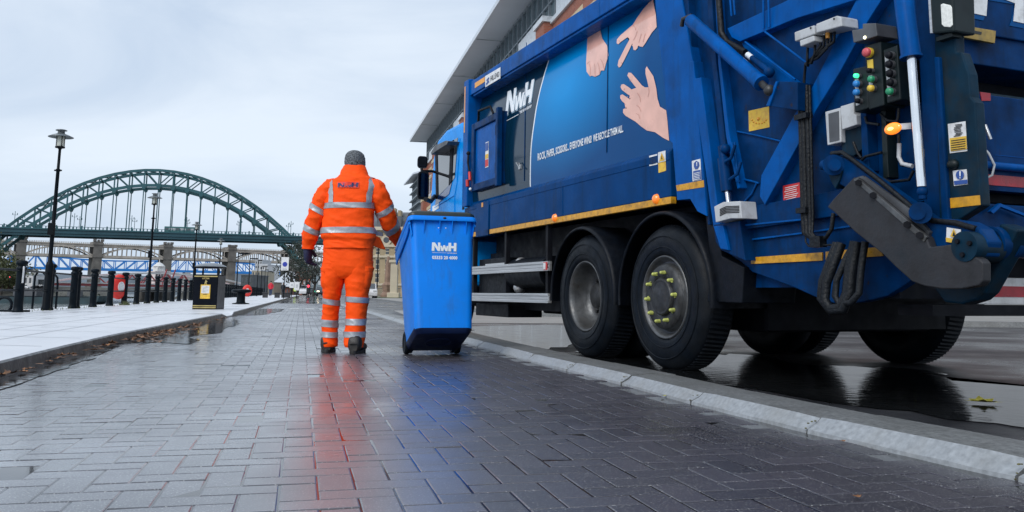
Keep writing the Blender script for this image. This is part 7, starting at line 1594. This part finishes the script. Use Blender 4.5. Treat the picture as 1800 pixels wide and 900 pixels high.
def office(corner, length, lab, eave=15.5, over=1.5, glass_h=2.5, levels=4):
    d = Vector((-.2255, 1)).normalized(); o = empty('brick_office_building', (corner.x, corner.y, 0), math.atan2(-d.x, d.y), lab, 'building')
    # local x into the building (right), y along the road; y = 0 at the far end, facade runs to y = -length
    wx = over; Lh = length
    MB().prism([Vector((0, 0, eave)), Vector((0, 0, eave+.16)), Vector((14, 0, eave+2.6)), Vector((14, 0, eave+2.3)), Vector((4, 0, eave+.3))], (0, -Lh, 0)).build('overhanging_roof', M_sof, o)
    MB().box((-.06, -Lh, eave-.02), (.0, .06, eave+.24)).build('roof_edge', M_fas, o); MB().box((0, 0, eave-.02), (13, .06, eave+.24)).build('roof_edge', M_fas, o)
    for k in range(int(Lh/9)): MB().box((.05, -9*k-.03, eave-.012), (wx, -9*k+.03, eave+.005)).build('soffit_joint', M_mul, o)
    MB().box((wx+.2, -Lh, eave-glass_h-.3), (16, -.4, eave+.1)).build('glazed_storey', M_glz, o)
    ml = MB(); 
    for k in range(int(Lh/1.1)): ml.box((wx+.08, -.5-1.1*k-.035, eave-glass_h), (wx+.24, -.5-1.1*k+.035, eave+.08))
    for z in (.02, glass_h*.5, glass_h-.05): ml.box((wx+.1, -Lh, eave-z-.04), (wx+.22, -.4, eave-z+.04))
    for k in range(12): ml.box((wx+.4+1.1*k, -.42, eave-glass_h), (wx+.47+1.1*k, -.3, eave+.08))
    ml.build('mullions', M_mul, o)
    zt = eave - glass_h - .1
    MB().box((wx, -Lh, 5.6), (15.8, -.45, zt)).build('wall', M_brk, o); MB().box((wx-.02, -Lh, -.2), (15.8, -.42, 5.6)).build('unseen_lower_wall', M_lowst, o)
    MB().box((wx-.12, -Lh, zt), (wx+.3, -.3, zt+.22)).build('coping', M_fas, o)
    st_ = MB()
    for z in (zt-.9, zt-1.7, zt-3.6, zt-4.5, zt-7.2, zt-10.4): st_.box((wx-.05, -Lh, z), (wx+.02, -.43, z+.28))
    st_.build('stone_band', M_band, o)
    for k in range(int(Lh/7.5)+1):
        y = -1.2 - 7.5*k; p = MB(); p.box((wx-.42, y-1.5, 5.6), (wx+.05, y, zt+.1)); pr_ = p.build('brick_pier', M_brk, o); MB().box((wx-.52, y-1.6, zt+.1), (wx+.1, y+.1, zt+.36)).build('pier_cap', M_fas, pr_)
        b_ = MB()
        for z in (zt-.9, zt-1.7, zt-3.6): b_.box((wx-.46, y-1.54, z), (wx+.0, y+.04, z+.28))
        b_.build('stone_band', M_band, pr_)
        if k < int(Lh/7.5):
            MB().box((wx-.03, y-6.6, zt+.24), (wx+.06, y-2.2, zt+1.0)).build('pale_reflection_panel', M_fas, o)  # pale strip standing in for the bright reflection in the windows
            for j in range(4):
                for q in range(2):
                    y0 = y - 2.2 - 2.4*q; w0 = MB(); w0.box((wx-.05, y0-1.9, zt-3.3-3.2*j), (wx+.05, y0, zt-3.1-3.2*j)).box((wx-.05, y0-1.9, zt-1.5-3.2*j), (wx+.05, y0, zt-1.35-3.2*j)).box((wx-.03, y0-.98, zt-3.1-3.2*j), (wx+.05, y0-.9, zt-1.5-3.2*j)); f_ = w0.build('window', M_fas, o); MB().box((wx-.012, y0-1.8, zt-3.1-3.2*j), (wx+.04, y0-.02, zt-1.5-3.2*j)).build('pane', M_glz, f_)
    return o
office(Vector((-10.15, 84.8)), 66, 'long red brick office building with a glazed top floor under a wide overhanging roof')
o2 = empty('glazed_office_building', (atY(712, 326, 121).x, 121, 0), math.atan2(.2255, 1), 'farther glazed office end with louvre bars and a sloping roof edge behind the wing mirror', 'building')
ev = atY(712, 326, 121).z
MB().prism([Vector((-.2, 0, ev)), Vector((-.2, 0, ev+.2)), Vector((9, 0, ev+3.)), Vector((9, 0, ev+2.6))], (0, -12, 0)).build('overhanging_roof', M_sof, o2)
MB().box((1.1, -11.5, 0), (9, -.5, ev+.4)).build('glass_wall', M_glz, o2)
ml = MB()
for k in range(14): ml.box((.6, -11.6, ev-.4-1.05*k), (9, -.3, ev-.28-1.05*k))
for k in range(9): ml.box((.95, -11.5+1.35*k, 0), (1.1, -11.4+1.35*k, ev)); 
for k in range(6): ml.box((1.1+1.4*k, -11.66, 0), (1.2+1.4*k, -11.5, ev+.3))
ml.build('louvre_bars', M_mul, o2)
# ------------------------------------------------------------ every loose piece becomes a part of its own
SPLIT = ('guard_post', 'post_fitting', 'hydraulic_pipe', 'control_cable', 'hanging_hose', 'hose_bundle', 'guard_bolt', 'hub_bolt', 'hinge', 'rivet', 'window_pillar', 'mirror_arm', 'post_flange', 'cable_gland', 'orange_plug', 'cable', 'approach_pier', 'red_grip', 'valve', 'box_screw', 'chassis', 'deck_edge', 'track_deck', 'deck_house', 'reflective_tape', 'side_skirt', 'cornice', 'gold_band', 'frame_foot', 'door_seam', 'air_tank', 'roof_edge', 'louvre', 'window', 'rim_rib', 'stone_band')
def split_loose(o):
    b = bmesh.new(); b.from_mesh(o.data); b.verts.ensure_lookup_table(); seen = set(); comps = []
    for v in b.verts:
        if v.index in seen: continue
        st = [v]; seen.add(v.index); c = []
        while st:
            q = st.pop(); c.append(q.index)
            for e in q.link_edges:
                w = e.other_vert(q)
                if w.index not in seen: seen.add(w.index); st.append(w)
        comps.append(c)
    if len(comps) < 2: b.free(); return
    # caps share no vertices with their tubes: join pieces that touch
    key = {}; par = list(range(len(comps)))
    def find(i):
        while par[i] != i: i = par[i]
        return i
    for i, c in enumerate(comps):
        for vi in c:
            k = tuple(round(x, 4) for x in b.verts[vi].co)
            if k in key: par[find(i)] = find(key[k])
            else: key[k] = i
    groups = {}
    for i, c in enumerate(comps): groups.setdefault(find(i), []).extend(c)
    b.free()
    if len(groups) < 2: return
    base = o.name.split('.')[0]; old = o.data
    for n_, idx in enumerate(groups.values()):
        bb = bmesh.new(); bb.from_mesh(old); bb.verts.ensure_lookup_table(); keep = set(idx)
        bmesh.ops.delete(bb, geom=[v for v in bb.verts if v.index not in keep], context='VERTS')
        me = bpy.data.meshes.new(base); bb.to_mesh(me); bb.free()
        for m_ in old.materials: me.materials.append(m_)
        if n_ == 0: o.data = me
        else: c = o.copy(); c.name = base; c.data = me; COL.objects.link(c)
for o in [q for q in bpy.data.objects if q.type == 'MESH' and q.name.split('.')[0] in SPLIT]: split_loose(o)
